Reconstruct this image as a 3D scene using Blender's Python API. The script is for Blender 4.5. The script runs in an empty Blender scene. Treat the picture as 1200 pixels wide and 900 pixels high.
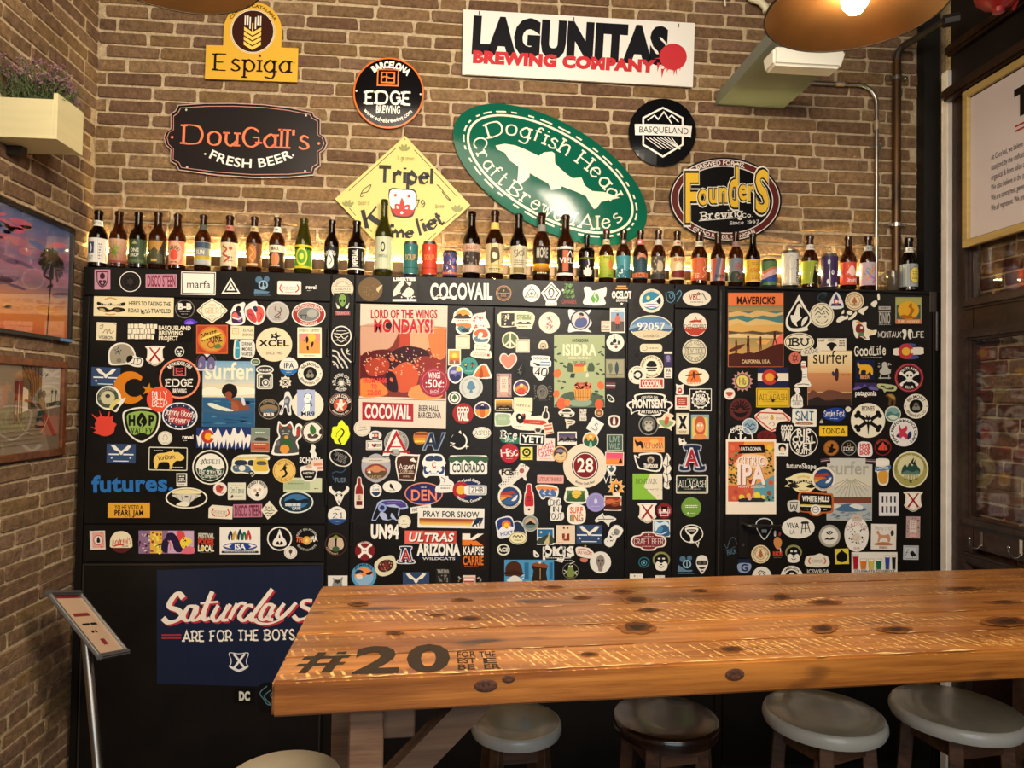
import bpy, bmesh, math, random
from mathutils import Vector, Matrix
from mathutils.geometry import tessellate_polygon
random.seed(7)
C = bpy.context.scene.collection
sc = bpy.context.scene
PI = math.pi
# ------------------------------------------------------------------ camera
FPX = 820.0
YAW, PITCH, ROLL = math.atan(64/820), math.atan(19/820), .016
CAM = Vector((0, -3.05, 1.6))
fw = Vector((math.sin(YAW)*math.cos(PITCH), math.cos(YAW)*math.cos(PITCH), math.sin(PITCH)))
r0 = Vector((math.cos(YAW), -math.sin(YAW), 0)); u0 = r0.cross(fw)
rt = r0*math.cos(ROLL)+u0*math.sin(ROLL); up = u0*math.cos(ROLL)-r0*math.sin(ROLL)
cam = bpy.data.objects.new('camera', bpy.data.cameras.new('camera')); C.objects.link(cam)
M4 = Matrix((rt, up, -fw)).transposed().to_4x4(); M4.translation = CAM
cam.matrix_world = M4
cam.data.sensor_width = 36; cam.data.lens = FPX/1200*36; cam.data.clip_start = .02
sc.camera = cam
# ------------------------------------------------------------------ world, light, exposure
w = bpy.data.worlds.new('world'); sc.world = w; w.use_nodes = True
w.node_tree.nodes['Background'].inputs[0].default_value = (1, .78, .58, 1)
w.node_tree.nodes['Background'].inputs[1].default_value = .05
sc.view_settings.view_transform = 'Standard'; sc.view_settings.look = 'None'
sc.view_settings.gamma = 1; sc.view_settings.exposure = -.15
def area(name, loc, target, sx, sy, power, col):
    l = bpy.data.lights.new(name, 'AREA'); l.shape = 'RECTANGLE'; l.size = sx; l.size_y = sy
    l.energy = power; l.color = col
    o = bpy.data.objects.new(name, l); C.objects.link(o); o.location = loc
    o.rotation_euler = (Vector(target)-Vector(loc)).to_track_quat('-Z', 'Y').to_euler()
    return o
area('ceiling_lamp_light', (-.4, -2.3, 3.05), (-.1, 0, 1.5), 1.5, .9, 46, (1, .87, .68))
area('ceiling_lamp_light', (.6, -4.6, 3.0), (.3, 0, 1.4), 2.4, 1.2, 44, (1, .9, .76))
area('ceiling_lamp_light', (.7, -2.5, 2.75), (-1.5, -.35, 1.3), .5, .5, 74, (1, .86, .68))  # fill light added to brighten the left brick wall, no lamp hangs there
area('shop_window_light', (.5, -6.6, 1.6), (.3, 0, .9), 3.2, 1.8, 58, (.72, .85, 1))
BULB_E = 100; LED_E = 380
# ------------------------------------------------------------------ pixel helpers: a ray through the picture meets a real plane
def ray(x, y): return fw*FPX+rt*(x-600)+up*(450-y)
def aty(x, y, Y): d = ray(x, y); return CAM+d*((Y-CAM.y)/d.y)
def atz(x, y, Z): d = ray(x, y); return CAM+d*((Z-CAM.z)/d.z)
def atx(x, y, X): d = ray(x, y); return CAM+d*((X-CAM.x)/d.x)
XL = -1.537; XR = 2.165; YC = -.10
ZT = aty(600, 326.5, YC).z
# ------------------------------------------------------------------ materials
def lin(c): return c/12.92 if c <= .04045 else ((c+.055)/1.055)**2.4
def hexc(h): h = h.lstrip('#'); return tuple(lin(int(h[i:i+2], 16)/255) for i in (0, 2, 4))+(1,)
_m = {}
def mat(name, col='888888', rough=.6, metal=0, noise=0, nscale=20, bump=0, bscale=60, emit=0, col2=None, coat=0, trans=0, spec=.5, stretch=None, alpha=1):
    if name in _m: return _m[name]
    m = bpy.data.materials.new(name); m.use_nodes = True; nt = m.node_tree; b = nt.nodes['Principled BSDF']
    c = hexc(col); b.inputs['Base Color'].default_value = c
    b.inputs['Roughness'].default_value = rough; b.inputs['Metallic'].default_value = metal
    b.inputs['Specular IOR Level'].default_value = spec
    b.inputs['Coat Weight'].default_value = coat; b.inputs['Coat Roughness'].default_value = .12
    b.inputs['Transmission Weight'].default_value = trans; b.inputs['Alpha'].default_value = alpha
    if emit: b.inputs['Emission Color'].default_value = c; b.inputs['Emission Strength'].default_value = emit
    tc = nt.nodes.new('ShaderNodeTexCoord'); mp = nt.nodes.new('ShaderNodeMapping')
    nt.links.new(tc.outputs['Object'], mp.inputs[0])
    if stretch: mp.inputs['Scale'].default_value = stretch
    if col2 or noise:
        n = nt.nodes.new('ShaderNodeTexNoise'); n.inputs['Scale'].default_value = nscale; n.inputs['Detail'].default_value = 5
        nt.links.new(mp.outputs[0], n.inputs[0])
        rp = nt.nodes.new('ShaderNodeValToRGB'); nt.links.new(n.outputs[0], rp.inputs[0])
        rp.color_ramp.elements[0].position = .35; rp.color_ramp.elements[1].position = .65
        c2 = hexc(col2) if col2 else tuple(v*(1-noise) for v in c[:3])+(1,)
        rp.color_ramp.elements[0].color = c2; rp.color_ramp.elements[1].color = c
        nt.links.new(rp.outputs[0], b.inputs['Base Color'])
    if bump:
        n2 = nt.nodes.new('ShaderNodeTexNoise'); n2.inputs['Scale'].default_value = bscale; n2.inputs['Detail'].default_value = 6
        nt.links.new(mp.outputs[0], n2.inputs[0])
        bp = nt.nodes.new('ShaderNodeBump'); bp.inputs['Strength'].default_value = bump; bp.inputs['Distance'].default_value = .01
        nt.links.new(n2.outputs[0], bp.inputs['Height']); nt.links.new(bp.outputs[0], b.inputs['Normal'])
    _m[name] = m; return m
def brick_mat(name, tones, sat=1):
    m = bpy.data.materials.new(name); m.use_nodes = True; nt = m.node_tree; L = nt.links; N = nt.nodes.new
    b = nt.nodes['Principled BSDF']; b.inputs['Roughness'].default_value = .82; b.inputs['Specular IOR Level'].default_value = .3
    oi = N('ShaderNodeObjectInfo'); ge = N('ShaderNodeNewGeometry'); ad = N('ShaderNodeMath'); ad.operation = 'ADD'
    L.new(oi.outputs['Random'], ad.inputs[0]); L.new(ge.outputs['Random Per Island'], ad.inputs[1])
    fr = N('ShaderNodeMath'); fr.operation = 'FRACT'; L.new(ad.outputs[0], fr.inputs[0])
    rp = N('ShaderNodeValToRGB'); L.new(fr.outputs[0], rp.inputs[0]); rp.color_ramp.interpolation = 'CONSTANT'
    e = rp.color_ramp.elements
    while len(e) < len(tones): e.new(.5)
    for i, t in enumerate(tones): e[i].position = i/len(tones); e[i].color = hexc(t)
    n = N('ShaderNodeTexNoise'); n.inputs['Scale'].default_value = 34; n.inputs['Detail'].default_value = 9; n.inputs['Roughness'].default_value = .78
    L.new(ge.outputs['Position'], n.inputs[0])
    r2 = N('ShaderNodeValToRGB'); L.new(n.outputs[0], r2.inputs[0])
    r2.color_ramp.elements[0].position = .3; r2.color_ramp.elements[0].color = (.42, .38, .35, 1)
    r2.color_ramp.elements[1].position = .72; r2.color_ramp.elements[1].color = (1.5, 1.45, 1.38, 1)
    mx = N('ShaderNodeMix'); mx.data_type = 'RGBA'; mx.blend_type = 'MULTIPLY'; mx.inputs[0].default_value = 1
    L.new(rp.outputs[0], mx.inputs[6]); L.new(r2.outputs[0], mx.inputs[7])
    # limewashed streaks
    n3 = N('ShaderNodeTexNoise'); n3.inputs['Scale'].default_value = 5; n3.inputs['Detail'].default_value = 9; n3.inputs['Roughness'].default_value = .75
    L.new(ge.outputs['Position'], n3.inputs[0])
    r3 = N('ShaderNodeValToRGB'); L.new(n3.outputs[0], r3.inputs[0]); r3.color_ramp.elements[0].position = .6; r3.color_ramp.elements[1].position = .8
    r3.color_ramp.elements[1].color = (.45, .45, .45, 1)
    m2 = N('ShaderNodeMix'); m2.data_type = 'RGBA'; L.new(r3.outputs[0], m2.inputs[0]); L.new(mx.outputs[2], m2.inputs[6]); m2.inputs[7].default_value = hexc('bda78c')
    L.new(m2.outputs[2], b.inputs['Base Color'])
    n2 = N('ShaderNodeTexNoise'); n2.inputs['Scale'].default_value = 70; n2.inputs['Detail'].default_value = 8; n2.inputs['Roughness'].default_value = .7
    L.new(ge.outputs['Position'], n2.inputs[0])
    bp = N('ShaderNodeBump'); bp.inputs['Strength'].default_value = 1; bp.inputs['Distance'].default_value = .016
    L.new(n2.outputs[0], bp.inputs['Height']); L.new(bp.outputs[0], b.inputs['Normal'])
    return m
def wood_mat(name, dark, light, mark=None, rough=.35, scale=1.0, coat=.3, knots=True):
    """grain runs along local x"""
    m = bpy.data.materials.new(name); m.use_nodes = True; nt = m.node_tree; L = nt.links; N = nt.nodes.new
    b = nt.nodes['Principled BSDF']; b.inputs['Roughness'].default_value = rough; b.inputs['Coat Weight'].default_value = coat; b.inputs['Coat Roughness'].default_value = .25
    tc = N('ShaderNodeTexCoord'); oi = N('ShaderNodeObjectInfo')
    sc_ = N('ShaderNodeVectorMath'); sc_.operation = 'SCALE'; sc_.inputs[0].default_value = (3, 1.7, .9)
    L.new(oi.outputs['Random'], sc_.inputs['Scale'])
    av = N('ShaderNodeVectorMath'); L.new(tc.outputs['Object'], av.inputs[0]); L.new(sc_.outputs[0], av.inputs[1])
    def noise(s, v, d=5, ro=.6):
        mp = N('ShaderNodeMapping'); mp.inputs['Scale'].default_value = s; L.new(v.outputs[0], mp.inputs[0])
        n = N('ShaderNodeTexNoise'); n.inputs['Scale'].default_value = 1*scale; n.inputs['Detail'].default_value = d; n.inputs['Roughness'].default_value = ro
        L.new(mp.outputs[0], n.inputs[0]); return n
    def ramp(src, p0, p1, c0, c1):
        r = N('ShaderNodeValToRGB'); L.new(src, r.inputs[0]); r.color_ramp.elements[0].position = p0; r.color_ramp.elements[1].position = p1
        r.color_ramp.elements[0].color = c0; r.color_ramp.elements[1].color = c1; return r
    g = noise((2, 45, 45), av, 7, .65)
    base = ramp(g.outputs[0], .36, .62, hexc(dark), hexc(light))
    g2 = noise((1.1, 6, 6), av, 3)
    r2 = ramp(g2.outputs[0], .3, .7, (.42, .34, .28, 1), (1.22, 1.2, 1.15, 1))
    mx = N('ShaderNodeMix'); mx.data_type = 'RGBA'; mx.blend_type = 'MULTIPLY'; mx.inputs[0].default_value = 1
    L.new(base.outputs[0], mx.inputs[6]); L.new(r2.outputs[0], mx.inputs[7]); out = mx.outputs[2]
    bh = g.outputs[0]
    if knots:
        kn = noise((3.2, 11, 11), av, 2, .4)
        rk = ramp(kn.outputs[0], .655, .72, (0, 0, 0, 1), (1, 1, 1, 1))
        mk_ = N('ShaderNodeMix'); mk_.data_type = 'RGBA'; L.new(rk.outputs[0], mk_.inputs[0]); L.new(out, mk_.inputs[6]); mk_.inputs[7].default_value = hexc('3a2114'); out = mk_.outputs[2]
    if mark:
        mp = N('ShaderNodeMapping'); mp.inputs['Rotation'].default_value = (0, 0, -.35); L.new(av.outputs[0], mp.inputs[0])
        wv = N('ShaderNodeTexWave'); wv.wave_type = 'BANDS'; wv.bands_direction = 'X'; wv.inputs['Scale'].default_value = 14; wv.inputs['Distortion'].default_value = 1.5
        wv.inputs['Detail'].default_value = 1; wv.inputs['Detail Scale'].default_value = 3
        L.new(mp.outputs[0], wv.inputs[0])
        rw = ramp(wv.outputs[0], .78, .92, (0, 0, 0, 1), (1, 1, 1, 1))
        ms = noise((2.2, 9, 9), av, 6, .7); rm = ramp(ms.outputs[0], .5, .6, (0, 0, 0, 1), (.9, .9, .9, 1))
        fz = noise((60, 90, 90), av, 2); rf = ramp(fz.outputs[0], .42, .55, (0, 0, 0, 1), (1, 1, 1, 1))
        mu = N('ShaderNodeMix'); mu.data_type = 'RGBA'; mu.blend_type = 'MULTIPLY'; mu.inputs[0].default_value = 1; L.new(rw.outputs[0], mu.inputs[6]); L.new(rm.outputs[0], mu.inputs[7])
        mv = N('ShaderNodeMix'); mv.data_type = 'RGBA'; mv.blend_type = 'MULTIPLY'; mv.inputs[0].default_value = 1; L.new(mu.outputs[2], mv.inputs[6]); L.new(rf.outputs[0], mv.inputs[7])
        sx = N('ShaderNodeSeparateXYZ'); L.new(tc.outputs['Normal'], sx.inputs[0]); up_ = ramp(sx.outputs[2], .5, .8, (0, 0, 0, 1), (1, 1, 1, 1))
        mz = N('ShaderNodeMix'); mz.data_type = 'RGBA'; mz.blend_type = 'MULTIPLY'; mz.inputs[0].default_value = 1; L.new(mv.outputs[2], mz.inputs[6]); L.new(up_.outputs[0], mz.inputs[7]); mv = mz
        m2 = N('ShaderNodeMix'); m2.data_type = 'RGBA'; L.new(mv.outputs[2], m2.inputs[0]); L.new(out, m2.inputs[6]); m2.inputs[7].default_value = hexc(mark)
        out = m2.outputs[2]
    L.new(out, b.inputs['Base Color'])
    bp = N('ShaderNodeBump'); bp.inputs['Strength'].default_value = .5; bp.inputs['Distance'].default_value = .003
    L.new(bh, bp.inputs['Height']); L.new(bp.outputs[0], b.inputs['Normal'])
    return m
_ink = {}
def ink(h, rough=.42):
    k = (h, rough)
    if k not in _ink:
        m = bpy.data.materials.new('print_'+h); m.use_nodes = True; b = m.node_tree.nodes['Principled BSDF']
        b.inputs['Base Color'].default_value = hexc(h); b.inputs['Roughness'].default_value = rough; b.inputs['Specular IOR Level'].default_value = .2; _ink[k] = m
    return _ink[k]
MB = brick_mat('old_brick', ['8c7054', '80644a', '947655', '775a44', '8a6e4a', '9a7e5c', '7c604a', '8c7058', '84694c'])
MBR = brick_mat('red_brick', ['7a4a3c', '8a6a58', '6b4036', '93765f', '7c5548'])
MMO = mat('mortar', 'c8b08c', .9, noise=.3, nscale=60, bump=.8, bscale=120)
MBLK = mat('black_paint', '0f0c09', .42, nscale=6, bump=.12, bscale=25, col2='16110d', spec=.24)
MBLK2 = mat('black_matte', '0e0b09', .6)
MDW = wood_mat('dark_wood', '25150c', '3a2214', rough=.4, coat=.15, knots=False)
MDW2 = wood_mat('dark_moulding', '2a1d15', '40302a', rough=.45, coat=.1, knots=False)
MPINE = wood_mat('varnished_pine', '8a5222', 'b97a38', 'efc070', rough=.3, coat=.35)
MPINE2 = wood_mat('grey_pine', '6f5442', '8e7058', None, rough=.6, coat=0)
MSTL = wood_mat('stool_leg_wood', '4a3222', '6d4a30', None, rough=.6, coat=0, knots=False)
MSTEEL = mat('steel', 'b8b4ac', .28, 1)
MCHR = mat('chrome', 'd8d4cc', .15, 1)
MBRASS = mat('brass', '9a7a52', .36, .85, noise=.2, nscale=8)
MBRASS2 = mat('brass_outside', '6b4526', .35, .9, noise=.3, nscale=8)
MWHT = mat('white_paint', 'efe6da', .5, noise=.12, nscale=12)
# ------------------------------------------------------------------ mesh helpers
def link(name, me, parent=None):
    o = bpy.data.objects.new(name, me); C.objects.link(o)
    if parent is not None: o.parent = parent
    return o
def fin(name, bm, ms, parent=None, smooth=False, origin=None):
    bmesh.ops.recalc_face_normals(bm, faces=bm.faces)
    if origin is not None: bmesh.ops.translate(bm, verts=bm.verts, vec=-Vector(origin))
    me = bpy.data.meshes.new(name); bm.to_mesh(me); bm.free()
    for m in (ms if isinstance(ms, (list, tuple)) else [ms]): me.materials.append(m)
    if smooth:
        for p in me.polygons: p.use_smooth = True
        me.set_sharp_from_angle(angle=.7)
    o = link(name, me, parent)
    if origin is not None: o.location = origin
    return o
def tag(o, label, cat, group=None):
    o['label'] = label; o['category'] = cat
    if group: o['group'] = group
    return o
def empty(name, loc, label=None, cat=None, group=None, rz=0):
    o = bpy.data.objects.new(name, None); C.objects.link(o); o.location = loc; o.rotation_euler.z = rz; o.empty_display_size = .05
    if label: tag(o, label, cat, group)
    return o
def struct(o): o['kind'] = 'structure'; return o
def hexa(bm, p):
    """8 points: 0-3 one face loop, 4-7 the opposite loop"""
    v = [bm.verts.new(q) for q in p]
    for f in ((0, 1, 2, 3), (7, 6, 5, 4), (0, 4, 5, 1), (1, 5, 6, 2), (2, 6, 7, 3), (3, 7, 4, 0)): bm.faces.new([v[i] for i in f])
    return v
def box(bm, x0, x1, y0, y1, z0, z1):
    return hexa(bm, [(x0, y0, z0), (x1, y0, z0), (x1, y1, z0), (x0, y1, z0), (x0, y0, z1), (x1, y0, z1), (x1, y1, z1), (x0, y1, z1)])
def bevel(bm, w_, seg=1):
    bmesh.ops.bevel(bm, geom=list(bm.edges), offset=w_, segments=seg, affect='EDGES', clamp_overlap=True)
def boxo(name, x0, x1, y0, y1, z0, z1, m, parent=None, bev=0, seg=1):
    bm = bmesh.new(); box(bm, x0, x1, y0, y1, z0, z1)
    if bev: bevel(bm, bev, seg)
    if parent is None: return fin(name, bm, m, None, origin=((x0+x1)/2, (y0+y1)/2, (z0+z1)/2))
    return fin(name, bm, m, parent)
def lathe(bm, prof, n=24, mi=0, c=(0, 0, 0)):
    rings = []
    for r, z in prof:
        if r < 1e-6: rings.append([bm.verts.new((c[0], c[1], c[2]+z))])
        else: rings.append([bm.verts.new((c[0]+r*math.cos(2*PI*i/n), c[1]+r*math.sin(2*PI*i/n), c[2]+z)) for i in range(n)])
    for a, b in zip(rings, rings[1:]):
        for i in range(n):
            j = (i+1) % n
            if len(a) == 1 and len(b) == 1: continue
            if len(a) == 1: f = bm.faces.new((a[0], b[i], b[j]))
            elif len(b) == 1: f = bm.faces.new((a[i], a[j], b[0]))
            else: f = bm.faces.new((a[i], a[j], b[j], b[i]))
            f.material_index = mi
def tube(bm, pts, r, n=10, cap=True, mi=0, radii=None):
    pts = [Vector(p) for p in pts]; prev = None; rings = []
    for i, p in enumerate(pts):
        t = (pts[min(i+1, len(pts)-1)]-pts[max(i-1, 0)]).normalized()
        if prev is None: a = t.orthogonal().normalized()
        else: a = (prev-t*prev.dot(t)).normalized()
        prev = a; b = t.cross(a); rr = radii[i] if radii else r
        rings.append([bm.verts.new(p+a*rr*math.cos(2*PI*k/n)+b*rr*math.sin(2*PI*k/n)) for k in range(n)])
    for a, b in zip(rings, rings[1:]):
        for k in range(n):
            f = bm.faces.new((a[k], a[(k+1) % n], b[(k+1) % n], b[k])); f.material_index = mi
    if cap: bm.faces.new(rings[0][::-1]).material_index = mi; bm.faces.new(rings[-1]).material_index = mi
def arc(c, a, b, r, t0, t1, n=8):
    c, a, b = Vector(c), Vector(a), Vector(b)
    return [c+a*r*math.cos(t0+(t1-t0)*i/n)+b*r*math.sin(t0+(t1-t0)*i/n) for i in range(n+1)]
# ------------------------------------------------------------------ bricks
def brick_mesh(seed, mt):
    """unit brick: x -.5..5, z -.5..5, front at y=0 facing -y, back y=1"""
    rd = random.Random(seed); j = lambda a: rd.uniform(-a, a)
    me = bpy.data.meshes.new('brick'); bm = bmesh.new()
    cx, cz = .028, .13
    out = [(-.5, -.5+cz), (-.5+cx, -.5), (.5-cx, -.5), (.5, -.5+cz), (.5, .5-cz), (.5-cx, .5), (-.5+cx, .5), (-.5, .5-cz)]
    out = [(x+j(.018), z+j(.045)) for x, z in out]
    back = [bm.verts.new((x, 1, z)) for x, z in out]
    mid = [bm.verts.new((x, .28, z)) for x, z in out]
    front = [bm.verts.new((x*.972+j(.004), j(.12), z*.89+j(.03))) for x, z in out]
    for a, b in ((back, mid), (mid, front)):
        for i in range(8): bm.faces.new((a[i], a[(i+1) % 8], b[(i+1) % 8], b[i]))
    bm.faces.new(front); bmesh.ops.recalc_face_normals(bm, faces=bm.faces)
    bm.to_mesh(me); bm.free(); me.materials.append(mt)
    return me
def brick_wall(parent, mt, mt_mortar, org, du, dn, u0_, u1_, z0, z1, zref, keep, seed, limit=290, pitch=.0583, sill=.0092):
    """org+du*u+z: brick front plane; dn outward normal. keep(u,z)->True where the photograph shows the wall; those bricks are parts, the rest one part"""
    rd = random.Random(seed); du = Vector(du); dn = Vector(dn); org = Vector(org)
    meshes = [brick_mesh(seed*31+i, mt) for i in range(10)]
    rest = bmesh.new(); near = []
    k0 = math.floor((z0-zref)/pitch); k1 = math.ceil((z1-zref)/pitch)
    for k in range(k0, k1):
        zc = zref+(k+.5)*pitch; u = u0_-rd.uniform(0, .2)
        while u < u1_:
            ln = rd.choice([.218, .222, .226, .25, .215, .24, .22, .108, .17]); a, b = max(u, u0_), min(u+ln, u1_)
            u += ln+.012
            if b-a < .03: continue
            near.append((a, b, zc+rd.uniform(-.0012, .0012), rd.randrange(10), rd.uniform(-.0035, .0025), rd.random() < .5, rd.uniform(-.012, .012)))
    vis = [t for t in near if keep((t[0]+t[1])/2, t[2])]
    vis.sort(key=lambda t: -(t[1]-t[0])); idv = set(map(id, vis[:limit]))
    rotz = math.atan2(du.y, du.x)
    for t in near:
        a, b, zc, mi, pr, flip, tilt = t
        me = meshes[mi]; c = org+du*((a+b)/2)+dn*pr
        mw = Matrix.Translation((c.x, c.y, zc)) @ Matrix.Rotation(math.atan2(dn.x, -dn.y), 4, 'Z') @ Matrix.Rotation(tilt, 4, 'Y') @ Matrix.Diagonal(((b-a)*(-1 if flip else 1), .016, pitch-sill, 1))
        if id(t) in idv:
            o = bpy.data.objects.new('brick', me); C.objects.link(o); o.parent = parent
            o.matrix_parent_inverse = parent.matrix_world.inverted(); o.matrix_world = mw
            o.matrix_basis = parent.matrix_world.inverted() @ mw; o.matrix_parent_inverse = Matrix()
        else:
            n0 = len(rest.verts); rest.from_mesh(me); rest.verts.ensure_lookup_table()
            bmesh.ops.transform(rest, matrix=mw, verts=rest.verts[n0:])
    o = fin('brick', rest, mt, parent); o['kind'] = 'stuff'
# ------------------------------------------------------------------ flat print: shapes and letters in picture-independent local units
GL = {'A':'046EC4 2797','B':'040E ~0E5E9C5909 ~0959A65404','C':'~AC6E2D092564A6','D':'040E ~0E5EADC9A55404','E':'040E 0E8E 0969 0484','F':'040E 0E8E 0969',
'G':'~AC6E2D092564A6 A6A969','H':'040E A4AE 09A9','I':'040E','J':'~6E663406','K':'040E 9E08 3A94','L':'0E0484','M':'040E66CEC4','N':'040EA4AE','O':'~6E2D092564A5C9AD6E',
'P':'040E ~0E5E9B5808','Q':'~6E2D092564A5C9AD6E 84C3','R':'040E ~0E5E9B5808 5894','S':'~9C5E1C2A78965406','T':'0EAE 5E54','U':'~0E0A0754A7AAAE','V':'0E54AE','W':'0E346C94CE',
'X':'0EA4 AE04','Y':'0E59AE 5954','Z':'0EAE04A4','a':'7B74 ~794B08154476','b':'0E04 ~093B78653406','c':'~7A4B08154476','d':'7E74 ~794B08154476','e':'0878 ~786A3B08154476',
'f':'~6D4E2C24 0B5B','g':'~794B08154476 ~7B73500 1','h':'0E04 ~083B6B7874','i':'0B04 0D0E','j':'~3B321000 3D3E','k':'0E04 7B07 2974','l':'0E04','m':'0B04 ~083B5954 ~589BB9B4',
'n':'0B04 ~083B6B7874','o':'~4B1A08154475887A4B','p':'0B00 ~093B78653406','q':'7B70 ~794B08154476','r':'0B04 ~083B6A','s':'~6A3B1957653405','t':'~2E263465 0B5B','u':'~0B063477 7B74',
'v':'0B347B','w':'0B244A648B','x':'0B74 7B04','y':'0B45 7B20','z':'0B7B0474','0':'~4E1D09154475897D4E','1':'1C3E34','2':'~0C4E7C5904 0484','3':'~0C4E7C49 ~49776405','4':'646E0787',
'5':'7E0E0A ~0A5A863405','6':'~7C4E1B073476793A06','7':'0E8E34','8':'~4E0C497C4E ~490644864 9','9':'~164477894E0B387A',"'":'0E0B','.':'0405','-':'0949','!':'0E07 0504',',':'1503','&':'~9436 2C4E5C094 4 99'}
GL = {k: v for k, v in GL.items()}
GL['g'] = '~794B08154476 7B74 ~74725001'; GL['8'] = '~4E0C497C4E ~4906448649'; GL['&'] = '~952A2D4E5C2906244499'
_sg = {}
def catmull(p, n=4):
    o = []
    closed = p[0] == p[-1]
    for i in range(len(p)-1):
        a = p[i-1] if i else (p[-2] if closed else p[0]); b, c = p[i], p[i+1]
        d = p[i+2] if i+2 < len(p) else (p[1] if closed else p[-1])
        for k in range(n):
            t = k/n
            o.append(tuple(.5*((2*b[q])+(-a[q]+c[q])*t+(2*a[q]-5*b[q]+4*c[q]-d[q])*t*t+(-a[q]+3*b[q]-3*c[q]+d[q])*t**3) for q in (0, 1)))
    return o+[p[-1]]
def ribbon(pts, wf):
    """list of quads along pts; wf(nx, ny, t) -> half width"""
    q = []; L = []; R = []; n = len(pts); closed = n > 3 and math.dist(pts[0], pts[-1]) < 1e-6
    for i in range(n):
        a = pts[i-1] if i else (pts[-2] if closed else None); b = pts[i]; c = pts[i+1] if i < n-1 else (pts[1] if closed else None)
        d1 = (b[0]-a[0], b[1]-a[1]) if a else None; d2 = (c[0]-b[0], c[1]-b[1]) if c else None
        def nr(d):
            l = math.hypot(*d) or 1e-9; return (-d[1]/l, d[0]/l)
        n1 = nr(d1) if d1 else nr(d2); n2 = nr(d2) if d2 else n1
        m = (n1[0]+n2[0], n1[1]+n2[1]); l = math.hypot(*m)
        if l < .3: m = n2; k = 1
        else: m = (m[0]/l, m[1]/l); k = min(1/max(m[0]*n2[0]+m[1]*n2[1], .45), 2)
        h = wf(n2[0], n2[1], i/(n-1))*k
        L.append((b[0]+m[0]*h, b[1]+m[1]*h)); R.append((b[0]-m[0]*h, b[1]-m[1]*h))
    for i in range(n-1): q.append([L[i], L[i+1], R[i+1], R[i]])
    return q
def stroke_glyph(ch, st):
    k = (ch, st)
    if k in _sg: return _sg[k]
    src = GL.get(ch) or GL.get(ch.upper()) or GL.get(ch.lower())
    wgt, con, serif = {'S': (.115, .75, 1), 'R': (.085, .38, 1), 'T': (.075, .55, 1), 'G': (.1, .2, 2), 'C': (.13, .62, 0), 'H': (.25, .42, 0), 'X': (.15, .6, 1), 'P': (.08, .35, 0), 'L': (.035, 1, 0), 'Y': (.05, .9, 1), 'M': (.065, .9, 0)}[st]
    quads = []; xs = [0]
    if src:
        xs = []
        for path in src.split():
            sm = path[0] == '~'; path = path.lstrip('~')
            p = [(int(path[i], 16)/10, (int(path[i+1], 16)-4)/10) for i in range(0, len(path)-1, 2)]
            raw = p
            if sm and st != 'G': p = catmull(p)
            xs += [a for a, _ in p]
            if st == 'G': wf = lambda nx, ny, t: .035+.13*abs(nx*.75+ny*.66)
            elif st == 'P': wf = lambda nx, ny, t: .03+.08*abs(nx*.9-ny*.4)
            else: wf = lambda nx, ny, t, w_=wgt, c_=con: w_*(c_+(1-c_)*abs(nx))
            quads += ribbon(p, wf)
            if serif == 1:
                for e, nb in ((raw[0], raw[1]), (raw[-1], raw[-2])):
                    if abs(e[1]-nb[1]) > .25 and abs(e[1]-nb[1]) > .9*abs(e[0]-nb[0]) and (not sm or ch in 'UJu') and ch not in "'.!,-":
                        s, th = {'S': (.24, .14), 'R': (.19, .075), 'T': (.18, .1), 'X': (.26, .12), 'Y': (.16, .09)}[st]; sg = 1 if nb[1] > e[1] else -1
                        y0, y1 = e[1]-0*sg-th*.2*sg, e[1]+th*sg
                        quads.append([(e[0]-s-.03, y0), (e[0]+s+.03, y0), (e[0]+s+.03, y1), (e[0]-s-.03, y1)])
                if len(raw) > 2 and not sm:
                    for i in range(1, len(raw)-1):
                        e = raw[i]
                        if e[1] in (1.0, 0.0) and ch in 'NMLDE' and abs(raw[i-1][0]-e[0]) < .01:
                            quads.append([(e[0]-.15, e[1]), (e[0]+.05, e[1]), (e[0]+.05, e[1]-.08*(1 if e[1] else -1)), (e[0]-.15, e[1]-.08*(1 if e[1] else -1))])
    adv = (max(xs)-min(0, min(xs)) if src else .45)+{'C': .38, 'H': .62, 'G': .28, 'P': .22, 'X': .42}.get(st, .3)+(.08 if serif == 1 else 0)
    _sg[k] = (quads, adv, max(xs) if src else .3); return _sg[k]
_bf = {}
_dg = bpy.context.evaluated_depsgraph_get()
def _meshof(s, off):
    cu = bpy.data.curves.new('lettering', 'FONT'); cu.body = s; cu.size = 1; cu.offset = off; cu.resolution_u = 3; cu.fill_mode = 'FRONT'
    ob = bpy.data.objects.new('lettering', cu); me = ob.to_mesh()
    v = [(p.co.x, p.co.y) for p in me.vertices]; f = [list(p.vertices) for p in me.polygons]
    ob.to_mesh_clear(); bpy.data.objects.remove(ob); bpy.data.curves.remove(cu); return v, f
_cap = [None]
def font_glyph(ch, st):
    k = (ch, st)
    if k in _bf: return _bf[k]
    if _cap[0] is None: v, _ = _meshof('H', 0); _cap[0] = max(y for _, y in v)
    off = {'s': 0, 'b': .018, 'k': .034, 'H': .055, 'C': .026, 'W': .072}[st]; cap = _cap[0]
    v, f = _meshof(ch, off) if ch != ' ' else ([], [])
    quads = [[(v[i][0]/cap, v[i][1]/cap) for i in p] for p in f]
    a, _ = _meshof('H'+ch+'H', 0); b_, _ = _meshof('HH', 0)
    adv = (max(x for x, _ in a)-max(x for x, _ in b_))/cap+off*1.2-(.03 if st == 'W' else .04 if st == 'H' else 0)
    xm = max([x for x, _ in v] or [0])/cap
    _bf[k] = (quads, adv, xm); return _bf[k]
def glyph(ch, st): return font_glyph(ch, st) if st in 'sbkHCW' else stroke_glyph(ch, st)
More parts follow.
